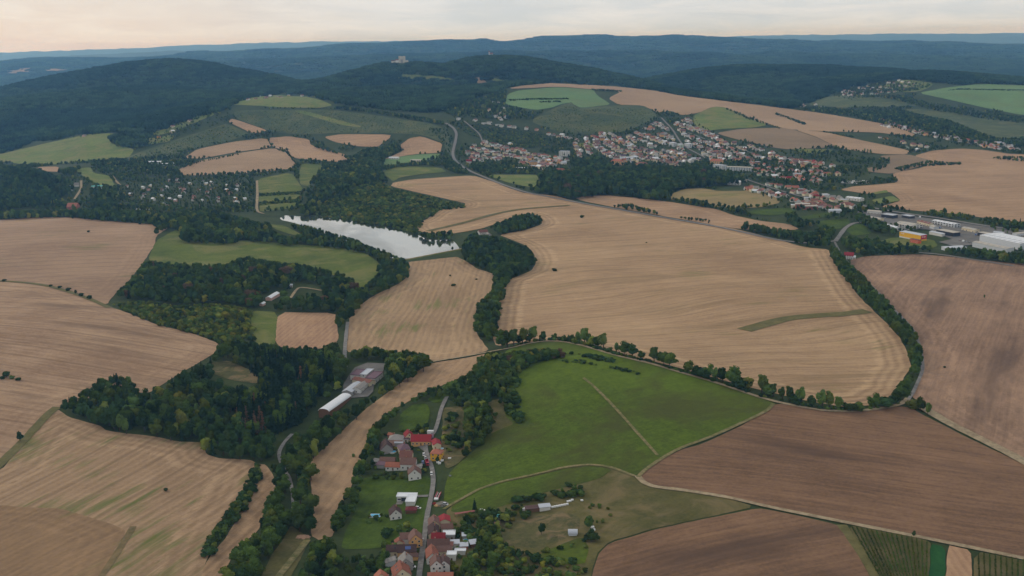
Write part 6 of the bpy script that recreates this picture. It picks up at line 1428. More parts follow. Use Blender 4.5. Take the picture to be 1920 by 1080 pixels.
for q, t in [([(1043, 665), (1090, 668), (1120, 678), (1155, 680), (1155, 672), (1110, 664), (1060, 660)], 'upper'), ([(1045, 676), (1085, 674), (1125, 684), (1133, 688), (1110, 685), (1060, 680)], 'lower'), ([(1135, 690), (1150, 685), (1206, 700), (1206, 705), (1170, 698)], 'broken')]:
    grow(q, 4, (2.2, 4), {9: 3, 8: 2}, 'dark bush in the ' + t + ' hedge on the pasture hill', t + ' hedge bushes on the pasture hill', 'hedge', soft=.6)
grow([(833, 775), (850, 772), (880, 795), (878, 830), (862, 845), (842, 850), (832, 830)], 6, (2.5, 5.5), {8: 3, 9: 2, 0: 1, 12: .5}, 'bush on the rough slope above the yellow house', 'bushes on the rough slope', 'shrubs')
W24 = [(845, 975), (890, 962), (927, 968), (940, 985), (935, 1005), (940, 1020), (975, 1035), (955, 1052), (920, 1080), (910, 1125), (852, 1125), (856, 1080), (870, 1060), (880, 1040), (900, 1020), (885, 1000), (870, 985)]
grow(W24, 5, (4, 8), {0: 3, 11: 1.4, 1: 2, 8: 1.5, 12: .7}, 'garden tree in the thicket right of the village street', 'trees of the thicket right of the village street', 'thicket')
grow([(905, 1035), (960, 1030), (1010, 1035), (1060, 1040), (1100, 1050), (1098, 1115), (905, 1115)], 4.6, (1.8, 4.5), {8: 3, 9: 2, 12: 1.2, 0: .5}, 'low bush on the slope at the bottom', 'low bushes on the bottom slope', 'shrubs', keep_if=lambda x, y: vnoise(x / 13, y / 13, 61) > .22)
grow([(960, 950), (967, 934), (1017, 927), (1057, 916), (1067, 905), (1093, 912), (1092, 930), (1057, 935), (1020, 940)], 5, (3, 5.5), {9: 3, 8: 2, 0: 1}, 'dark bush in the hedge behind the garden sheds', 'hedge behind the garden sheds', 'hedge', soft=.6)
grow([(900, 968), (930, 950), (985, 944), (985, 958), (940, 964), (930, 985), (915, 985)], 6, (4, 7), {0: 2, 1: 2, 9: 2}, 'garden tree left of the sheds', 'garden trees left of the sheds', 'thicket')
grow([(1090, 975), (1108, 972), (1115, 1000), (1112, 1015), (1098, 1018)], 6, (5, 8), {1: 2, 0: 2, 9: 1}, 'tree beside the round roofed shed', 'trees beside the round roofed shed', 'thicket')
grow([(650, 1045), (700, 1040), (728, 1028), (735, 1045), (720, 1070), (700, 1100), (650, 1110)], 6.5, (5, 8), {1: 3, 0: 2, 8: 1, 6: .3}, 'garden tree left of the lower village houses', 'garden trees left of the lower houses', 'thicket')
grow([(700, 888), (730, 882), (770, 887), (772, 900), (700, 900)], 6, (3, 5), SHR, 'garden bush below the hamlet barns', 'garden bushes below the barns', 'hedge')
grow([(775, 798), (800, 795), (806, 812), (780, 812)], 6, (5, 8), {1: 2, 0: 1}, 'dark tree behind the long red roof', 'trees behind the long red roof', 'thicket')
grow([(786, 860), (795, 858), (803, 880), (806, 895), (790, 895), (785, 880)], 6, (2.5, 4.5), SHR, 'front garden bush beside the street', 'front garden bushes', 'shrubs')

grow([(925, 658), (960, 648), (1000, 636), (1055, 632), (1090, 640), (1130, 652), (1170, 664), (1220, 676), (1262, 688), (1350, 712), (1410, 733), (1460, 748), (1540, 762), (1600, 765), (1650, 760), (1690, 752), (1688, 757), (1648, 767), (1598, 771.5), (1540, 770), (1460, 755), (1413, 741.5), (1350, 719.5), (1259, 693.5), (1216, 680.5), (1165, 669.5), (1124, 657.5), (1086, 646.5), (1055, 640.5), (1023, 639.5), (994, 643.5), (959, 652.5), (930, 659)],
     3.2, (2.8, 7.5), {9: 3, 8: 3, 12: .5, 0: 1.2, 5: .5}, 'low bush in the verge beside the curving lane', 'verge bushes along the curving lane', 'hedge', soft=.7, check=False, keep_if=lambda x, y: vnoise(x / 16, y / 16, 19) > .15)

for q, w in [([(955, 186), (1010, 184), (1068, 184), (1068, 187), (1010, 188), (955, 190)], 'upper hedge on the bright plateau field'), ([(1012, 190), (1050, 189), (1050, 192.5), (1012, 193)], 'lower hedge on the bright plateau field'),
             ([(1108, 166), (1165, 169.5), (1165, 173), (1110, 170)], 'hedge at the corner of the bright plateau field'), ([(1455, 211), (1512, 231), (1508, 235), (1452, 215)], 'short hedge in the long tan field'), ([(1545, 246), (1600, 255), (1600, 259), (1545, 249)], 'hedge below the long tan field'),
             ([(1756, 172), (1800, 166), (1920, 168), (1990, 170), (1990, 173), (1920, 171), (1800, 169)], 'hedge above the bright right field'), ([(510, 276), (540, 284), (556, 304), (552, 305), (537, 287), (512, 279)], 'hedge between the hillside tan fields'), ([(1720, 308), (1800, 304), (1808, 309), (1730, 313)], 'bushy strip on the wide stubble field')]:
    grow(q, 8, (4, 7), {9: 3, 8: 2, 1: 2}, 'bush in the ' + w, 'bushes of the ' + w, 'hedge', soft=.6, check=False)
grow([(700, 815), (740, 805), (808, 800), (812, 830), (800, 890), (790, 895), (700, 895)], 8, (2, 4.5), SHR, 'garden bush between the hamlet houses', 'garden bushes between the hamlet houses', 'shrubs')
grow([(725, 985), (790, 975), (786, 1080), (700, 1100), (700, 1040)], 8, (2, 5), SHR, 'garden bush between the lower left houses', 'garden bushes between the lower left houses', 'shrubs')
grow([(805, 970), (850, 965), (900, 1000), (890, 1040), (860, 1080), (800, 1090)], 8, (2, 4.5), SHR, 'garden bush between the lower right houses', 'garden bushes between the lower right houses', 'shrubs')
grow([(680, 960), (735, 965), (735, 978), (680, 985)], 6, (1.8, 3), SHR, 'bush in the hedge below the blue pool', 'hedge below the blue pool', 'hedge', soft=.6)

grow([(850, 965), (900, 955), (985, 945), (1000, 965), (960, 985), (930, 1010), (960, 1025), (930, 1040), (880, 1020)], 5.5, (2, 5), {8: 3, 9: 2, 12: 1, 0: 1}, 'bush in the overgrown gardens right of the street', 'bushes of the overgrown gardens', 'shrubs', keep_if=lambda x, y: vnoise(x / 12, y / 12, 67) > .25)
grow([(1095, 940), (1140, 945), (1150, 975), (1120, 985), (1098, 970)], 6, (1.6, 3.2), SHR, 'low bush beside the grassy track above the ploughed field', 'low bushes beside the grassy track', 'shrubs', keep_if=lambda x, y: vnoise(x / 12, y / 12, 71) > .5)

grow([(935, 1012), (1000, 1032), (1095, 1010), (1102, 1040), (1060, 1042), (990, 1034), (940, 1036)], 5, (1.5, 3.6), {8: 3, 9: 2, 12: 1}, 'low bush above the bottom slope', 'low bushes above the bottom slope', 'shrubs', keep_if=lambda x, y: vnoise(x / 12, y / 12, 83) > .28)

grow([(860, 985), (930, 985), (935, 1010), (985, 1035), (985, 1060), (900, 1060), (890, 1020)], 5.2, (3, 6.5), {0: 3, 8: 2, 11: 1.2, 12: 1, 1: 1}, 'garden tree in the dense scrub at the bottom', 'trees of the dense scrub at the bottom', 'thicket')
grow([(985, 1040), (1095, 1050), (1098, 1110), (985, 1110)], 8, (3, 5.5), {0: 2, 8: 2, 11: 1, 1: 1}, 'small tree on the bottom slope beside the ploughed field', 'small trees on the bottom slope', 'thicket', keep_if=lambda x, y: vnoise(x / 18, y / 18, 91) > .45)

# ---------------------------------------------------------------- middle distance: trees of the town and the hillsides
for poly, sa, sb, ax, where, mixi in TOWN:
    q = np.array(poly, float); c = q.mean(0); q2 = c + (q - c) * np.array([1.05, 1.25])
    grow(q2, 17 if mixi != 3 else 18, (4, 7.5) if mixi != 3 else (4, 7), B_, 'garden tree among the houses ' + where, 'garden trees ' + where, 'garden_trees')
MID = [
 ([(215, 262), (260, 262), (330, 232), (430, 200), (440, 222), (420, 232), (330, 262), (250, 285), (215, 275)], 21, (6, 11), 'slope below the left forest'),
 ([(480, 200), (620, 202), (640, 197), (700, 205), (790, 218), (835, 228), (830, 236), (700, 214), (620, 206), (500, 206)], 11, (8, 13), 'edge of the vineyard hill'),
 ([(820, 205), (870, 190), (910, 180), (950, 165), (948, 195), (1000, 208), (1030, 205), (995, 226), (940, 225), (880, 222), (840, 216)], 12, (8, 12), 'valley below the plateau'),
 ([(870, 232), (940, 241), (1025, 251), (1033, 273), (973, 280), (907, 263), (873, 250)], 6.5, (2.8, 4.6), 'orchard between the two arms of the town'),
 ([(1000, 225), (1073, 194), (1090, 205), (1207, 200), (1232, 217), (1175, 246), (1110, 252), (1040, 246)], 8, (1.4, 2.8), 'vineyard slope above the town'),
 ([(1070, 300), (1120, 290), (1140, 306), (1120, 300), (1070, 322)], 11, (9, 13), 'gap between the town and the park'),
 ([(1300, 250), (1340, 262), (1420, 282), (1460, 300), (1420, 300), (1340, 285), (1290, 275)], 20, (7, 11), 'gardens between the upper town streets'),
 ([(1400, 310), (1470, 302), (1560, 315), (1640, 305), (1675, 310), (1650, 322), (1600, 340), (1540, 345), (1520, 360), (1480, 350), (1420, 338)], 20, (6, 10), 'gardens between the upper and the lower town'),
 ([(1440, 285), (1500, 276), (1560, 282), (1620, 292), (1670, 310), (1600, 312), (1500, 300)], 19, (5, 9), 'gardens below the light stubble field'),
 ([(1480, 205), (1580, 205), (1690, 205), (1780, 225), (1880, 262), (1960, 272), (1960, 282), (1800, 270), (1700, 246), (1600, 220), (1510, 206)], 13, (8, 12), 'valley behind the long tan field'),
 ([(1500, 196), (1600, 178), (1700, 178), (1740, 190), (1850, 210), (1990, 225), (1990, 240), (1850, 225), (1750, 208), (1660, 185), (1580, 182)], 13, (8, 12), 'slope below the bright green right field'),
 ([(1560, 175), (1620, 160), (1660, 150), (1760, 158), (1720, 172), (1640, 175), (1600, 180)], 20, (8, 12), 'right hillside around the cottages'),
 ([(860, 318), (900, 305), (1000, 318), (1008, 326), (910, 326), (890, 322)], 10, (7, 11), 'row below the western town'),
 ([(800, 240), (840, 240), (850, 262), (845, 290), (830, 268)], 13, (7, 10), 'roadside slope left of the main road'),
 ([(440, 208), (620, 207), (700, 217), (800, 231), (830, 241), (835, 262), (790, 252), (640, 248), (560, 251), (510, 245), (440, 221)], 8, (1.4, 2.6), 'dark vineyard slope left of the main road'),
 ([(220, 303), (330, 265), (420, 235), (468, 252), (430, 264), (370, 277), (300, 296)], 9, (1.8, 3.6), 'orchard slope above the garden colony'),
 ([(1590, 345), (1680, 330), (1685, 342), (1640, 347), (1600, 350)], 11, (6, 10), 'corner of the wide stubble field'),
 ([(1670, 316), (1740, 300), (1810, 306), (1740, 309), (1690, 322)], 10, (6, 9), 'hedge on the wide stubble field'),
 ([(1845, 296), (1880, 292), (1960, 294), (1960, 305), (1900, 304)], 12, (6, 9), 'strip in the wide stubble field'),
 ([(1355, 203), (1362, 202), (1470, 242), (1460, 243), (1400, 224)], 10, (5, 8), 'hedge beside the green slope'),
]
for q, sp, hh, where in MID:
    grow(q, sp, hh, B_ if hh[1] > 5 else {8: 4, 12: 1, 9: 1}, 'tree on the ' + where, 'trees on the ' + where, 'trees')

# odd corners between fields, gardens and houses grow over
LEFT = [np.array(q[1], float) for q in SHEETS] + [np.array(q[0], float) for q in TOWN] + [np.array(POND_PX, float)]
grow([(-60, 300), (200, 260), (300, 250), (440, 212), (850, 226), (1000, 200), (1300, 205), (1480, 205), (1700, 175), (1990, 160), (1990, 478), (1700, 470), (1560, 455), (1380, 424), (1080, 372), (960, 345), (870, 326), (740, 330), (600, 395), (480, 400), (-60, 395)],
     11, (5, 10), B_, 'scattered tree on rough ground between fields and gardens', 'scattered trees between fields and gardens', 'scattered_trees', holes=LEFT, see=False, keep_if=lambda x, y: vnoise(x / 55, y / 55, 23) + .5 * vnoise(x / 170, y / 170, 29) > .74)

# ---------------------------------------------------------------- the wooded hills
FARLINE = [(-120, 292), (0, 287), (35, 276), (60, 266), (100, 263), (150, 252), (215, 249), (218, 268), (255, 281), (285, 264), (305, 249), (355, 224), (405, 212), (440, 196), (470, 183), (530, 176), (590, 180), (640, 196), (700, 204), (760, 208), (830, 212), (870, 192), (900, 182), (930, 172), (950, 164),
           (1007, 157), (1033, 155), (1107, 158), (1163, 162), (1227, 169), (1280, 179), (1413, 195), (1480, 204), (1520, 192), (1560, 175), (1600, 163), (1645, 158), (1690, 148), (1750, 155), (1800, 160), (1840, 156), (1920, 159), (2050, 161), (2050, 20), (-120, 20)]
CLR = [np.array(s[1], float) for s in SHEETS if np.array(s[1])[:, 1].max() < 330]
def hills(d0, d1, sp):
    n = int((d1 - d0) / sp); xs = []; ys = []
    for i in range(n):
        y = d0 + sp * (i + .5); w = y * .56 + 60; k = int(2 * w / sp)
        xs.append((np.arange(k) + rng.uniform(.05, .95, k)) * sp - w); ys.append(y + rng.uniform(-.45, .45, k) * sp)
    x = np.concatenate(xs); y = np.concatenate(ys); z = H(x, y)
    u, v, dp = project(np.column_stack([x, y, z])); ok = inside(u, v, FARLINE)
    for c in CLR: ok &= ~inside(u, v, c)
    for ox, oy, r in OCC[:]:
        if r > 25: ok &= (x - ox) ** 2 + (y - oy) ** 2 > r * r
    return x[ok], y[ok], z[ok], u[ok], v[ok]
HILLN = []
for d0, d1, sp, sc0 in ((2400, 5900, 27, .82), (5900, 9600, 50, 1.45), (9600, 17500, 84, 2.5)):
    x, y, z, u, v = hills(d0, d1, sp)
    n = len(x); far = np.hypot(x, y)
    part = np.where(d0 > 5000, 5 + (u > 900), np.where(u < 560, 0, np.where(u < 720, 1, np.where(u < 880, 2, np.where(u < 1250, 3, 4)))))
    kd = np.where(vnoise(x / 260, y / 260, 9) > .52, rng.integers(2, 4, n), rng.integers(0, 2, n))
    sc = np.column_stack([np.full(n, sc0), np.full(n, sc0), np.where(d0 > 5000, 1.1, rng.uniform(.75, 1.0, n))])
    for pi in np.unique(part):
        s = part == pi
        lb = ['dark forest covering the rounded hill on the left', 'dark forest on the low spur left of the castle hill', 'dark forest on the castle hill', 'dark forest on the chapel hill', 'dark forest on the right wooded hills', 'blue hazy forest on the far ridge on the left', 'blue hazy forest on the far ridge on the right'][int(pi)]
        HILLN.append(int(s.sum()))
        wood('forest', np.column_stack([x, y, z])[s], kd[s], rng.uniform(0, 6.283, s.sum()), sc[s], NG_CLUMP, lb)
print('clumps', HILLN)

# ---------------------------------------------------------------- single trees the photograph picks out
ORD = 'first second third fourth fifth sixth seventh eighth ninth tenth eleventh twelfth thirteenth fourteenth fifteenth sixteenth seventeenth eighteenth nineteenth twentieth twenty-first twenty-second twenty-third twenty-fourth twenty-fifth twenty-sixth twenty-seventh twenty-eighth twenty-ninth thirtieth'.split()
def plant(kind, x, y, z, h, rz, label, group=None, wide=1.0):
    cm, tm, nm = KINDS[kind]
    o = empty(nm, (x, y, z), rz); o.scale = (h * wide, h * wide, h); tag(o, label, 'shrub' if 'shrub' in nm else 'tree', group)
    link_mesh('trunk', tm, o); link_mesh('crown', cm, o)
    return o
zx = lambda a, s, o: o + a / s
LANE = [(300, 110, 262, 0), (350, 100, 257, 5), (410, 85, 243, 5), (455, 140, 232, 1), (490, 70, 226, 5), (550, 130, 212, 0), (595, 60, 203, 5), (680, 110, 197, 1), (785, 130, 192, 0), (880, 140, 207, 5), (915, 130, 204, 4), (955, 140, 212, 1), (1000, 95, 218, 4), (1060, 75, 229, 5), (1095, 120, 240, 5), (1130, 145, 250, 11), (1180, 160, 262, 1), (1235, 125, 270, 5),
        (1290, 250, 302, 8), (1355, 195, 303, 4), (1425, 205, 333, 0), (1500, 220, 350, 1), (1580, 290, 365, 0), (1640, 355, 388, 9), (1700, 250, 398, 5), (1790, 290, 424, 2), (1840, 300, 442, 2)]
LANE = [(zx(a, 4.908, 880), zx(t, 4.908, 600), zx(b_, 4.908, 600), k) for a, t, b_, k in LANE]
LANE += [(1280 + a / 3, 380 + t / 3, 380 + b_ / 3, k) for a, t, b_, k in [(35, 895, 962, 0), (75, 920, 975, 1), (110, 925, 985, 9), (150, 918, 990, 0), (185, 930, 1005, 5), (225, 935, 1015, 1), (285, 930, 1035, 0), (330, 985, 1050, 9), (370, 980, 1055, 11), (445, 968, 1070, 5), (480, 1020, 1080, 8)]]
LANE += [(1280 + a / 3, 720 + t / 3, 720 + b_ / 3, k) for a, t, b_, k in [(510, 0, 72, 5), (560, 20, 88, 5), (600, 15, 98, 5), (635, 60, 110, 9), (668, 22, 116, 5), (730, 70, 133, 1), (785, 38, 140, 5), (825, 45, 142, 5), (872, 72, 150, 5), (935, 105, 152, 9), (990, 103, 150, 8), (1078, 65, 142, 0), (1140, 75, 134, 9), (1165, 68, 128, 1), (1195, 50, 116, 0), (1238, 0, 98, 0)]]
KW = {0: 'round green tree', 11: 'yellowish round tree', 1: 'dark round tree', 2: 'broad green tree', 3: 'dark tree', 4: 'slim poplar', 5: 'light green poplar', 8: 'green bush', 9: 'low dark bush', 13: 'thin brownish tree'}
for i, (px, pt, pb, k) in enumerate(LANE):
    P = unproject([px], [pb - .5])[0]; d = np.linalg.norm(P - CAM); hh = (pb - pt) / F_PX * d / .96
    seg = i // 14; w = ('above the pasture hill', 'beside the green brow', 'above the ploughed field', 'near the road junction')[min(seg, 3)]
    plant(k, P[0], P[1], P[2], hh, rng.uniform(0, 6), '%s, %s from the left in the lane row %s' % (KW[k], ORD[i % 14], w), 'trees along the curving lane', 1.25 if k not in (4, 5) else 1.4)
SOLO = [(1039, 509, 5, 9, 'lone dark bush in the middle of the great stubble field'), (1091, 409, 6, 9, 'lone small bush in the upper great stubble field'), (1212, 456, 2, 9, 'tiny bush in the great stubble field near the roadside trees'),
        (850.5, 537, 4, 9, 'tiny dark bush in the dam field'), (844, 518, 2.4, 9, 'tiny low bush in the upper dam field'), (893, 525, 2.4, 9, 'tiny low bush at the right of the dam field'), (38, 829, 9, 1, 'round dark tree alone on the balk of the left field'),
        (1714, 767, 9, 8, 'broad pale green bush right of the road junction'), (1726, 771, 11, 0, 'round tree beside the road junction'), (1739, 779, 11, 5, 'greyish tree at the start of the broad track'), (166, 436, 4, 9, 'tiny bush in the upper left stubble field'),
        (12, 707, 6, 9, 'larger bush in the short row on the left stubble hill'), (4, 712, 4, 9, 'dark bush at the picture edge on the left stubble hill'), (22, 711, 4, 8, 'small bush in the short row on the left stubble hill'), (35, 714, 3.5, 9, 'last bush of the short row on the left stubble hill'),
        (142, 552, 6, 1, 'largest bush on the balk between the left stubble fields'), (128, 546, 5, 9, 'upright bush on the balk between the left stubble fields'), (153, 556, 5, 9, 'round bush on the balk right of the largest one'), (168, 561, 5.5, 9, 'last bush on the right of the balk'), (112, 541, 4, 9, 'low bush on the left part of the balk'), (95, 538, 3.5, 9, 'first low bush on the balk'), (8, 528, 4, 9, 'dark bush on the balk at the picture edge'),
        (311, 921, 2.6, 9, 'small green bush in the streaked stubble field'), (890, 958, 9, 6, 'dark spruce beside the village gardens'), (1845, 560, 5, 5, 'lone sparse tree in the right soil field'), (1771, 690, 2, 9, 'tiny dark bush in the right soil field'), (1713, 1007, 4, 1, 'small round tree beside the vineyard track'),
        (1620, 483, 13, 2, 'large round tree beside the white house at the soil field'), (663, 857, 3, 8, 'small bush in the long stubble strip'), (820, 868, 5, 1, 'dark round tree in front of the yellow house'), (1015, 1003, 8, 1, 'round garden tree on the bare plots'), (714, 1057, 8, 7, 'blue grey spruce in the left village garden'), (848, 470, 6, 1, 'small dark tree on the pond dam'),
        (1553, 500, 1, 9, 'tiny bush near the tree row'), (745, 968, 3, 9, 'dark garden bush below the small white house'), (705, 975, 3.5, 9, 'dark garden bush beside the blue pool')]
for px, py, hh, k, lb in SOLO:
    P = unproject([px], [py])[0]; plant(k, P[0], P[1], P[2], hh, rng.uniform(0, 6), lb)
# trees of the woods: those that show largest become things of their own
T = np.array(TREES); dist = np.linalg.norm(T[:, :3] - CAM, axis=1); size = T[:, 3] / dist
uu, vv, _ = project(T[:, :3]); size = np.where((uu > -5) & (uu < 1925) & (vv < 1085), size, 0)
nm_of = np.array([KINDS[int(k)][2] for k in T[:, 4]])
one = np.zeros(len(T), bool)
for nm, lim in (('broadleaf_tree', 215), ('spruce_tree', 110), ('shrub', 150), ('poplar_tree', 40), ('dry_spruce_tree', 30), ('dry_broadleaf_tree', 20)):
    c = np.where(nm_of == nm)[0]; c = c[np.argsort(-size[c])][:lim]; one[c[size[c] > 0]] = True
NOUN = {'broadleaf_tree': 'broadleaf tree', 'spruce_tree': 'slender dark spruce', 'shrub': 'dense shrub', 'poplar_tree': 'light green tree', 'dry_spruce_tree': 'dry brown spruce', 'dry_broadleaf_tree': 'reddish brown tree'}
KADJ = {0: 'round', 1: 'dark', 2: 'broad', 3: 'dark tapering', 4: 'slim', 5: 'upright', 6: 'full', 7: 'narrow', 8: 'green', 9: 'dark', 10: '', 11: 'yellowish', 12: 'yellowish', 13: ''}
LAND = [((627, 754), 'the long white farm hall'), ((676, 722), 'the grey farm stables'), ((690, 697), 'the flat roofed farm blocks'), ((440, 697), 'the scrubby clearing'), ((528, 855), 'the bend of the woodland road'), ((550, 930), 'the lower woodland road'), ((150, 745), 'the left tip of the dark wood'), ((380, 845), 'the notch of the streaked field'),
        ((230, 712), 'the bulge of the dark wood'), ((510, 553), 'the white hall in the left wood'), ((577, 615), 'the square brown plot'), ((498, 615), 'the green plot'), ((760, 485), 'the left end of the dam'), ((860, 467), 'the right end of the dam'), ((320, 440), 'the tip of the curved meadow'), ((690, 500), 'the end of the curved meadow'),
        ((743, 818), 'the grey hipped roof'), ((790, 820), 'the long red roof'), ((819, 845), 'the yellow house'), ((738, 870), 'the orange barn roof'), ((777, 883), 'the chalet'), ((763, 930), 'the modern white house'), ((704, 967), 'the rectangular blue pool'), ((752, 1066), 'the large orange roof'), ((778, 1003), 'the tan gabled house'), ((825, 1052), 'the white gabled houses'),
        ((1074, 998), 'the round roofed shed'), ((1010, 950), 'the long garden shed'), ((939, 967), 'the turquoise roof'), ((968, 790), 'the end of the bushy strip'), ((1000, 660), 'the reddish thicket'), ((1702, 752), 'the road junction'), ((1720, 650), 'the bulge of the curved tree row'), ((1640, 545), 'the middle of the curved tree row'), ((1580, 490), 'the top of the curved tree row'), ((920, 640), 'the foot of the creek line'), ((940, 540), 'the top of the creek line'),
        ((480, 880), 'the top of the long hedge'), ((430, 960), 'the middle of the long hedge'), ((390, 1040), 'the foot of the long hedge'), ((560, 1040), 'the grassy track'), ((600, 1005), 'the foot of the long stubble strip'), ((730, 740), 'the bend of the long stubble strip'), ((800, 680), 'the start of the pale lane'), ((880, 860), 'the rough slope'), ((840, 745), 'the top of the village lane'), ((660, 900), 'the gardens beside the stubble strip'), ((520, 1080), 'the bottom of the grassy strip')]
def place_words(u, v):
    d = [math.hypot(u - p[0], (v - p[1]) * 1.4) for p, _ in LAND]; k = int(np.argmin(d)); du, dv = u - LAND[k][0][0], v - LAND[k][0][1]
    side = ('right of ' if du > 0 else 'left of ') if abs(du) > abs(dv) * 1.3 else ('below ' if dv > 0 else 'above ')
    return (('close ' if d[k] < 26 else '') + side).replace('close below', 'just below').replace('close above', 'just above').replace('close ', 'just ') + LAND[k][1]
cand = {}
for k in np.where(one)[0]:
    t = T[k]; kd = int(t[4]); big = 'tall ' if t[3] > 13 else ('small ' if t[3] < 5 else '')
    cand.setdefault((big + KADJ[kd] + ' ' + NOUN[nm_of[k]]).replace('  ', ' ').strip() + ' ' + place_words(uu[k], vv[k]), []).append(k)
for base, ks in cand.items():
    ks = sorted(ks, key=lambda k: uu[k])
    for i, k in enumerate(ks):
        t = T[k]; lb = base if len(ks) == 1 or len(ks) > 29 else base + ', ' + (ORD[i] + ' from the left' if i < len(ks) - 1 else 'last on the right')
        if len(lb.split()) > 16: lb = lb.replace('broadleaf ', '').replace('tapering ', '').replace('full slender', 'full').replace('narrow slender', 'narrow')
        if len(lb.split()) > 16: lb = lb.replace('the bulge of ', '').replace(' from the left', ' from left').replace('last on the right', 'rightmost')
        if len(lb.split()) > 16: lb = base
        plant(int(t[4]), t[0], t[1], t[2], t[3], rng.uniform(0, 6.283), lb, REG[int(t[5])][1], rng.uniform(.88, 1.15))
for rid in range(len(REG)):
    s = (T[:, 5] == rid) & ~one
    if not s.any(): continue
    lab, grp, nm, sg = REG[rid]; n = int(s.sum()); hh = T[s, 3]; wd_ = rng.uniform(.9, 1.18, n)
    wood(nm, T[s, :3], T[s, 4], rng.uniform(0, 6.283, n), np.column_stack([hh * wd_, hh * wd_, hh]), NG_TREE, 'mass of ' + grp, {'hedge': 'hedge', 'tree_row': 'trees', 'scrub': 'bushes', 'shrubs': 'bushes'}.get(nm, 'trees'))
print('trees', len(T), 'single', int(one.sum()))

# ---------------------------------------------------------------- vineyard rows
def vine_rows(top_px, n, foot_px, label_side, grp):
    a = unproject([top_px[0][0], top_px[1][0]], [top_px[0][1], top_px[1][1]]); f = unproject([foot_px[0][0], foot_px[1][0]], [foot_px[0][1], foot_px[1][1]])
    r = np.random.default_rng(n)
    for i in range(n):
        t = (i + .5) / n; p = a[0] * (1 - t) + a[1] * t; q = f[0] * (1 - t) + f[1] * t
        L = np.linalg.norm(q[:2] - p[:2]); d = (q - p) / L; m_ = int(L * 7)
        s = r.uniform(0, L, m_); side = r.normal(0, .26, m_); zz_ = r.uniform(.25, 1.75, m_)
        X = p[0] + d[0] * s - d[1] * side; Y = p[1] + d[1] * s + d[0] * side; Z = H(X, Y) + zz_
        N = np.column_stack([-d[1] * np.sign(side), d[0] * np.sign(side), np.full(m_, .6)])
        o0 = np.array([p[0], p[1], float(H(p[:1], p[1:2])[0])])
        V, Fq = leaf_cards(np.column_stack([X, Y, Z]) - o0, N, .42, r)
        me = mesh_from('foliage', [(V, Fq)], [L_MID])
        o = empty('vine_row', o0); link_mesh('foliage', me, o)
        b = MB()
        for k in range(int(L / 6) + 1):
            xx, yy = p[0] + d[0] * k * 6, p[1] + d[1] * k * 6; zz2 = float(H(np.array([xx]), np.array([yy]))[0]) - o0[2]
            b.box(xx - o0[0] - .05, xx - o0[0] + .05, yy - o0[1] - .05, yy - o0[1] + .05, zz2 - .2, zz2 + 1.9)
        b.build('posts', wood_d, o)
        tag(o, '%s vine row from the left in the %s vineyard' % (ORD[i], label_side), 'vine row', grp)
vine_rows([(1592, 988), (1743, 1017)], 16, [(1668, 1120), (1738, 1120)], 'left', 'vine rows of the left vineyard')
vine_rows([(1829, 1036), (1990, 1067)], 15, [(1832, 1130), (1985, 1130)], 'right', 'vine rows of the right vineyard')

# ---------------------------------------------------------------- vehicles, pools and other small things
tyre = plain('tyre rubber', (.02, .02, .02), .9, .2)
_b = MB(); _b.tube((0, -.11, 0), (0, .11, 0), .33, .33, 12); WHEEL = _b.mesh('wheel', [tyre])
def car(px, py, axis, paint, label, s=1.0, van=False):
    P = spot(px, py, .7); o = empty('car' if not van else 'van', P, yaw_of(px, py, axis)); o.location.z += .12; tag(o, label, 'van' if van else 'car')
    pm = plain('car paint ' + paint, {'white': (.72, .72, .72), 'blue': (.08, .14, .34), 'red': (.28, .03, .05), 'silver': (.45, .46, .48), 'dark': (.04, .045, .06)}[paint], .3, .5, .05)
    L, W, hb, hr = (4.3, 1.75, .82, 1.45) if not van else (5.4, 2.0, 1.1, 2.3)
    b = MB(); b.add([(-L / 2, -W / 2, .25), (L / 2, -W / 2, .25), (L / 2, W / 2, .25), (-L / 2, W / 2, .25), (-L / 2 + .05, -W / 2, hb), (L / 2 - .12, -W / 2, hb * .88), (L / 2 - .12, W / 2, hb * .88), (-L / 2 + .05, W / 2, hb)],
          [(3, 2, 1, 0), (4, 5, 6, 7), (0, 1, 5, 4), (1, 2, 6, 5), (2, 3, 7, 6), (3, 0, 4, 7)]); b.build('body', pm, o)
    x0, x1, x2, x3 = (-L * .42, -L * .34, L * .1, L * .27) if not van else (-L * .48, -L * .47, L * .28, L * .38)
    w2 = W / 2 - .1; b = MB(); b.add([(x0, -W / 2 + .03, hb), (x3, -W / 2 + .03, hb - .06), (x3, W / 2 - .03, hb - .06), (x0, W / 2 - .03, hb), (x1, -w2, hr), (x2, -w2, hr), (x2, w2, hr), (x1, w2, hr)],
          [(3, 2, 1, 0), (0, 1, 5, 4), (1, 2, 6, 5), (2, 3, 7, 6), (3, 0, 4, 7)]); b.build('cabin_glass', glass if not van else pm, o)
    b = MB(); b.box(x1 - .02, x2 + .02, -w2, w2, hr, hr + .06); b.build('car_roof', pm, o)
    for sx in (-.31, .31):
        for sy in (-1, 1):
            w = link_mesh('wheel', WHEEL, o); w.location = (sx * L, sy * (W / 2 - .08), .22)
    o.scale = (s,) * 3
    return o
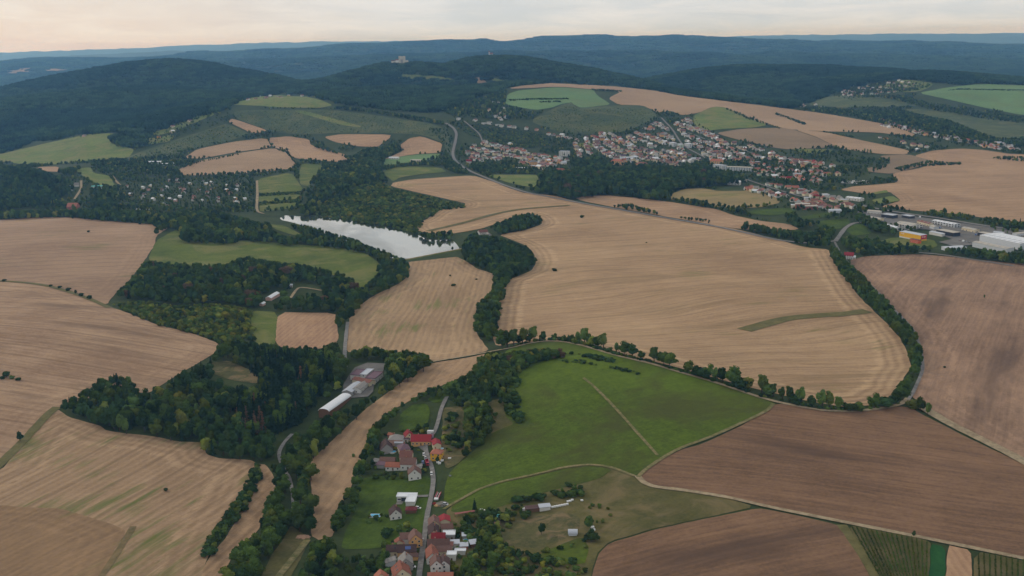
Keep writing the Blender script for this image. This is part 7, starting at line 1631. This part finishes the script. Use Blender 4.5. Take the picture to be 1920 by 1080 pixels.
for a in [(798, 829, (1, -.2), 'white', 'white van parked in front of the long red roofed house', 1, True), (794.5, 852, (.15, 1), 'white', 'white car parked beside the upper village street'), (797.5, 859, (.2, 1), 'silver', 'silver car parked below the white one on the street'),
          (793, 867, (.2, 1), 'blue', 'blue car in the front yard beside the red truck'), (809, 888, (.1, 1), 'white', 'white car at the bend of the village street'), (783.5, 952, (1, 0), 'white', 'white car beside the dark red garage roof'),
          (791, 1012, (.1, -1), 'white', 'white car driving on the lower village street'), (773, 1062, (1, 0), 'white', 'white car beside the grey gabled house'), (904, 957, (1, -.2), 'white', 'white car at the end of the garden wall'), (835, 945, (1, .1), 'silver', 'grey car beside the rubble heap')]:
    car(*a)
def lorry(px, py, axis, label):
    P = spot(px, py, 1.2); o = empty('truck', P, yaw_of(px, py, axis)); o.location.z += .2; tag(o, label, 'truck')
    redp = plain('truck red', (.3, .03, .045), .5, .3)
    b = MB(); b.box(-4.2, 2.0, -1.2, 1.2, .9, 1.15); b.box(-4.2, 2.0, -1.2, -1.1, 1.15, 2.6); b.box(-4.2, 2.0, 1.1, 1.2, 1.15, 2.6); b.box(-4.2, -4.1, -1.1, 1.1, 1.15, 2.6); b.box(1.9, 2.0, -1.1, 1.1, 1.15, 2.6); b.build('load_bed', redp, o)
    b = MB(); b.box(2.2, 4.2, -1.15, 1.15, .6, 2.7); b.build('cab', redp, o); b = MB(); b.box(4.2, 4.24, -1.0, 1.0, 1.6, 2.5); b.build('windscreen', glass, o)
    b = MB(); b.box(-4.1, 4.1, -.5, .5, .55, .9); b.build('chassis', tyre, o)
    for x in (-3, -1.9, 3.1):
        for y in (-1.05, 1.05): w = link_mesh('wheel', WHEEL, o); w.location = (x, y, .4); w.scale = (1.5, 1.5, 1.5)
lorry(801, 868, (.25, 1), 'dark red truck parked beside the village street')
# red trailer with white rails
P = spot(821, 929, 1.0); o = empty('trailer', P, yaw_of(821, 932, (.45, -1))); tag(o, 'red trailer frame with white rails beside the earth track', 'trailer'); o.location.z += .2
redp = MATS['truck red']; whp = plain('white enamel', (.7, .7, .7), .4, .4)
b = MB(); b.box(-5, 5, -1.5, -1.1, .6, 1.6); b.build('side_beam', redp, o); b = MB(); b.box(-5, 5, 1.1, 1.5, .6, 1.6); b.build('side_beam', redp, o)
for y in (-.7, .7): b = MB(); b.box(-5, 5, y - .12, y + .12, .7, 1.0); b.build('rail', whp, o)
for x in (-4, -1.5, 1, 3.5): b = MB(); b.box(x - .15, x + .15, -1.1, 1.1, .6, .9); b.build('cross_beam', redp, o)
b = MB(); b.box(-7.2, -5.1, -1.4, 1.4, .5, 1.5); b.build('white_front', whp, o)
for x in (-3, -2, 3):
    for y in (-1.6, 1.6): w = link_mesh('wheel', WHEEL, o); w.location = (x, y, .35)
# heaps
def heap(px, py, r, hgt, mat, label, cat, seed):
    P = spot(px, py, 0); rr = np.random.default_rng(seed); V, Fs = ico((0, 0, 0), (r, r * .8, hgt), .22, rr, 3); V[:, 2] = np.maximum(V[:, 2], -.4)
    o = mesh_obj(cat + '_heap', V, [tuple(f) for f in Fs], mat); o.location = P; tag(o, label, cat + ' heap')
heap(829, 946, 4.2, 1.8, plain('grey gravel', lin(128, 124, 116), .95, .1, .3, .6), 'grey gravel heap beside the village street', 'gravel', 1)
heap(822, 948, 2.6, 1.3, plain('yellow sand', lin(168, 138, 98), .95, .1, .2, .6), 'small sand heap left of the gravel heap', 'sand', 2)
heap(815, 945, 1.6, 1.2, plain('red bricks', lin(128, 52, 48), .9, .1, .25, 2.0), 'small red brick heap at the street edge', 'brick', 3)
heap(568, 1008, 4.5, 1.2, plain('pale branches', lin(158, 128, 106), .95, .1, .3, .8), 'pale heap of cut branches at the end of the grassy strip', 'branch', 4)
heap(675, 552, 1, .5, concrete, 'small pale stone heap at the meadow corner', 'stone', 5)
# swimming pools
pool_w = plain('pool water', (.10, .42, .66), .08, .5, .08); rim = plain('pool rim', lin(190, 188, 182), .7, .3)
def pool(px, py, rx, ry, label, round_=True):
    P = spot(px, py, .6); o = empty('swimming_pool', P, yaw_of(px, py, (1, -.05))); tag(o, label, 'pool'); n = 24
    if round_:
        ring = [(math.cos(2 * math.pi * i / n), math.sin(2 * math.pi * i / n)) for i in range(n)]
    else:
        ring = [(-1, -1), (1, -1), (1, 1), (-1, 1)]; n = 4
    b = MB(); b.add([(x * rx, y * ry, -.5) for x, y in ring] + [(x * rx, y * ry, .95) for x, y in ring] + [(x * (rx - .2), y * (ry - .2), .95) for x, y in ring] + [(x * (rx - .2), y * (ry - .2), .6) for x, y in ring],
          [(i, (i + 1) % n, n + (i + 1) % n, n + i) for i in range(n)] + [(n + i, n + (i + 1) % n, 2 * n + (i + 1) % n, 2 * n + i) for i in range(n)] + [(2 * n + i, 2 * n + (i + 1) % n, 3 * n + (i + 1) % n, 3 * n + i) for i in range(n)]); b.build('pool_wall', rim, o)
    mesh_obj('water', [(x * (rx - .2), y * (ry - .2), .8) for x, y in ring], [tuple(range(n))], pool_w, o)
pool(737, 847, 2.6, 2.4, 'round blue garden pool between the hamlet barns')
pool(704, 967, 3.6, 2.6, 'rectangular blue pool on the left lawn', False)
pool(873.5, 1013, 1.8, 1.8, 'small round blue pool in the right gardens')
pool(829, 841, 1.3, 1.3, 'tiny round blue pool right of the yellow house')
P = spot(763, 1023, 5.2)
# solar panel lies on the dark roof
hp = [o for o in bpy.data.objects if o.get('label') == 'dark roofed house with a blue solar panel'][0]
b = MB(); sl = math.atan2(2.8, 4.0); b.box(-2.2, 1.2, -1.1, 1.1, 0, .08); s_ = b.build('solar_panel', plain('solar cells', (.04, .07, .22), .15, .6, .1), hp); s_.location = (1.2, -2.1, 3.8 + 2.8 * (1 - 2.1 / 4.0) + .36); s_.rotation_euler = (sl, 0, 0)
# caravan, hives and garden boxes
def box_thing(name, px, py, L, W, h, mat, label, cat, axis=(1, -.1), lid=None, group=None):
    P = spot(px, py, h * .6); o = empty(name, P, yaw_of(px, py, axis)); tag(o, label, cat, group)
    b = MB(); b.box(-L / 2, L / 2, -W / 2, W / 2, -.3, h * .86); b.build('body', mat, o)
    b = MB(); b.add([(-L / 2 - .08, -W / 2 - .08, h * .86), (L / 2 + .08, -W / 2 - .08, h * .86), (L / 2 + .08, W / 2 + .08, h * .86), (-L / 2 - .08, W / 2 + .08, h * .86), (-L / 2 + .1, -W / 2 + .1, h), (L / 2 - .1, -W / 2 + .1, h), (L / 2 - .1, W / 2 - .1, h), (-L / 2 + .1, W / 2 - .1, h)],
          [(3, 2, 1, 0), (4, 5, 6, 7), (0, 1, 5, 4), (1, 2, 6, 5), (2, 3, 7, 6), (3, 0, 4, 7)]); b.build('lid', lid or mat, o)
    return o
box_thing('caravan', 807, 809, 5, 2.1, 2.3, whp, 'white caravan beside the lane above the long red roof', 'caravan')
for k, (px, py) in enumerate([(821, 866), (824, 868), (829, 863), (843, 859), (828, 855)]):
    box_thing('garden_box', px, py, 2.2, 1.4, 1.1, whp, ['left white box below the yellow house', 'second white box below the yellow house', 'upright white box right of the yellow house', 'lone white box on the rough slope', 'white box behind the yellow house'][k], 'box')
box_thing('garden_box', 844, 892, 1.6, 1.3, 1.0, plain('grey tank', lin(110, 114, 120)), 'grey water tank on the grass right of the street', 'tank')
for k in range(7):
    box_thing('beehive', 1036 + k * 4.6, 950.5 - k * .9, 1.5, 1.1, 1.3, whp, ORD[k] + ' white hive from the left beside the garden sheds', 'beehive', group='white hives beside the garden sheds')
for k, (px, py) in enumerate([(1065, 940), (1069, 939), (1073, 937), (1091, 938)]):
    box_thing('garden_box', px, py, 1.6, 1.2, 1.1, whp, ['left', 'middle', 'right', 'far right'][k] + ' white box at the end of the garden hedge', 'box')
for k, (px, py) in enumerate([(1111, 988), (1113, 993)]):
    box_thing('garden_box', px, py, 2.0, 1.6, 1.2, whp, ['upper', 'lower'][k] + ' white box beside the trees on the track', 'box')
box_thing('garden_box', 983, 954, 2.2, 2.0, 1.8, whp, 'white hut at the left end of the long low shed', 'hut')
# garden wall right of the street
P0 = unproject([853, 893], [969, 960]); d = P0[1] - P0[0]; L = np.linalg.norm(d[:2]); o = empty('pergola', P0[0], math.atan2(d[1], d[0])); tag(o, 'long reddish pergola running from the red roof to the spruce', 'pergola')
rw = roof_mat('pergola tiles', lin(128, 78, 74, 1.1))
b = MB(); b.box(0, L, -1.1, 1.1, 2.1, 2.25); b.build('pergola_roof', rw, o)
for k in range(int(L / 2.5) + 1):
    for y in (-1, 1): b = MB(); b.box(k * 2.5 - .07, k * 2.5 + .07, y - .07, y + .07, -.5, 2.1); b.build('post', wood_d, o)
# cars in the meadow car park above the lower town
for k in range(18):
    px = 1580 + (k % 9) * 6.2 + (k // 9) * 2; py = 343.5 - (k // 9) * 3.2 + rng.uniform(-.6, .6)
    car(px, py, (1, rng.uniform(-.1, .1)), ['white', 'silver', 'white', 'white'][k % 4], '%s parked car from the left in the %s row on the meadow' % (ORD[k % 9], ('lower', 'upper')[k // 9]), 1.25, k % 3 == 0)
for k, (px, py) in enumerate([(1690, 431), (1697, 432), (1730, 428), (1762, 428), (1768, 429), (1800, 452), (1806, 453), (1812, 454), (1818, 455), (1830, 441), (1660, 410), (1652, 413), (1725, 408), (1850, 448)]):
    car(px, py, (1, .25 if k % 3 else -.6), ['white', 'silver', 'dark', 'blue', 'white', 'red'][k % 6], '%s parked %s counted from the left in the industrial yards' % (ORD[k], ['white van', 'silver car', 'dark car', 'blue van', 'white car', 'red car'][k % 6]), 1.2, k % 3 == 0)
# boats and huts on the pond shore
for k, (px, py) in enumerate([(254, 391.5), (265, 391.5), (277, 391.5), (288, 391.5)]):
    box_thing('shore_cabin', px, py, 5, 4, 3, whp, ORD[k] + ' white cabin from the left in the row above the woods', 'cabin', (1, 0), rm('grey'), 'row of white cabins above the belt of woods')

# ---------------------------------------------------------------- the evening haze
print('land', gz_.min(), gz_.max())
hz = MB().box(-27000, 27000, -400, 37500, float(gz_.min()) - 3.0, float(max(gz_.max() + 45, 330))).build('haze', [])
tag(hz, 'thin blue evening haze over the whole valley', 'haze', kind='stuff')
m = bpy.data.materials.new('blue haze'); m.use_nodes = True; nt = m.node_tree; nt.nodes.clear()
pv = nd(nt, 'ShaderNodeVolumePrincipled', {'Color': (.22, .52, 1.0, 1), 'Density': 4.9e-5, 'Anisotropy': .5})
pv.inputs['Absorption Color'].default_value = (1, 1, 1, 1)
nd(nt, 'ShaderNodeOutputMaterial', {'Volume': pv.outputs[0]})
hz.data.materials.clear(); hz.data.materials.append(m)
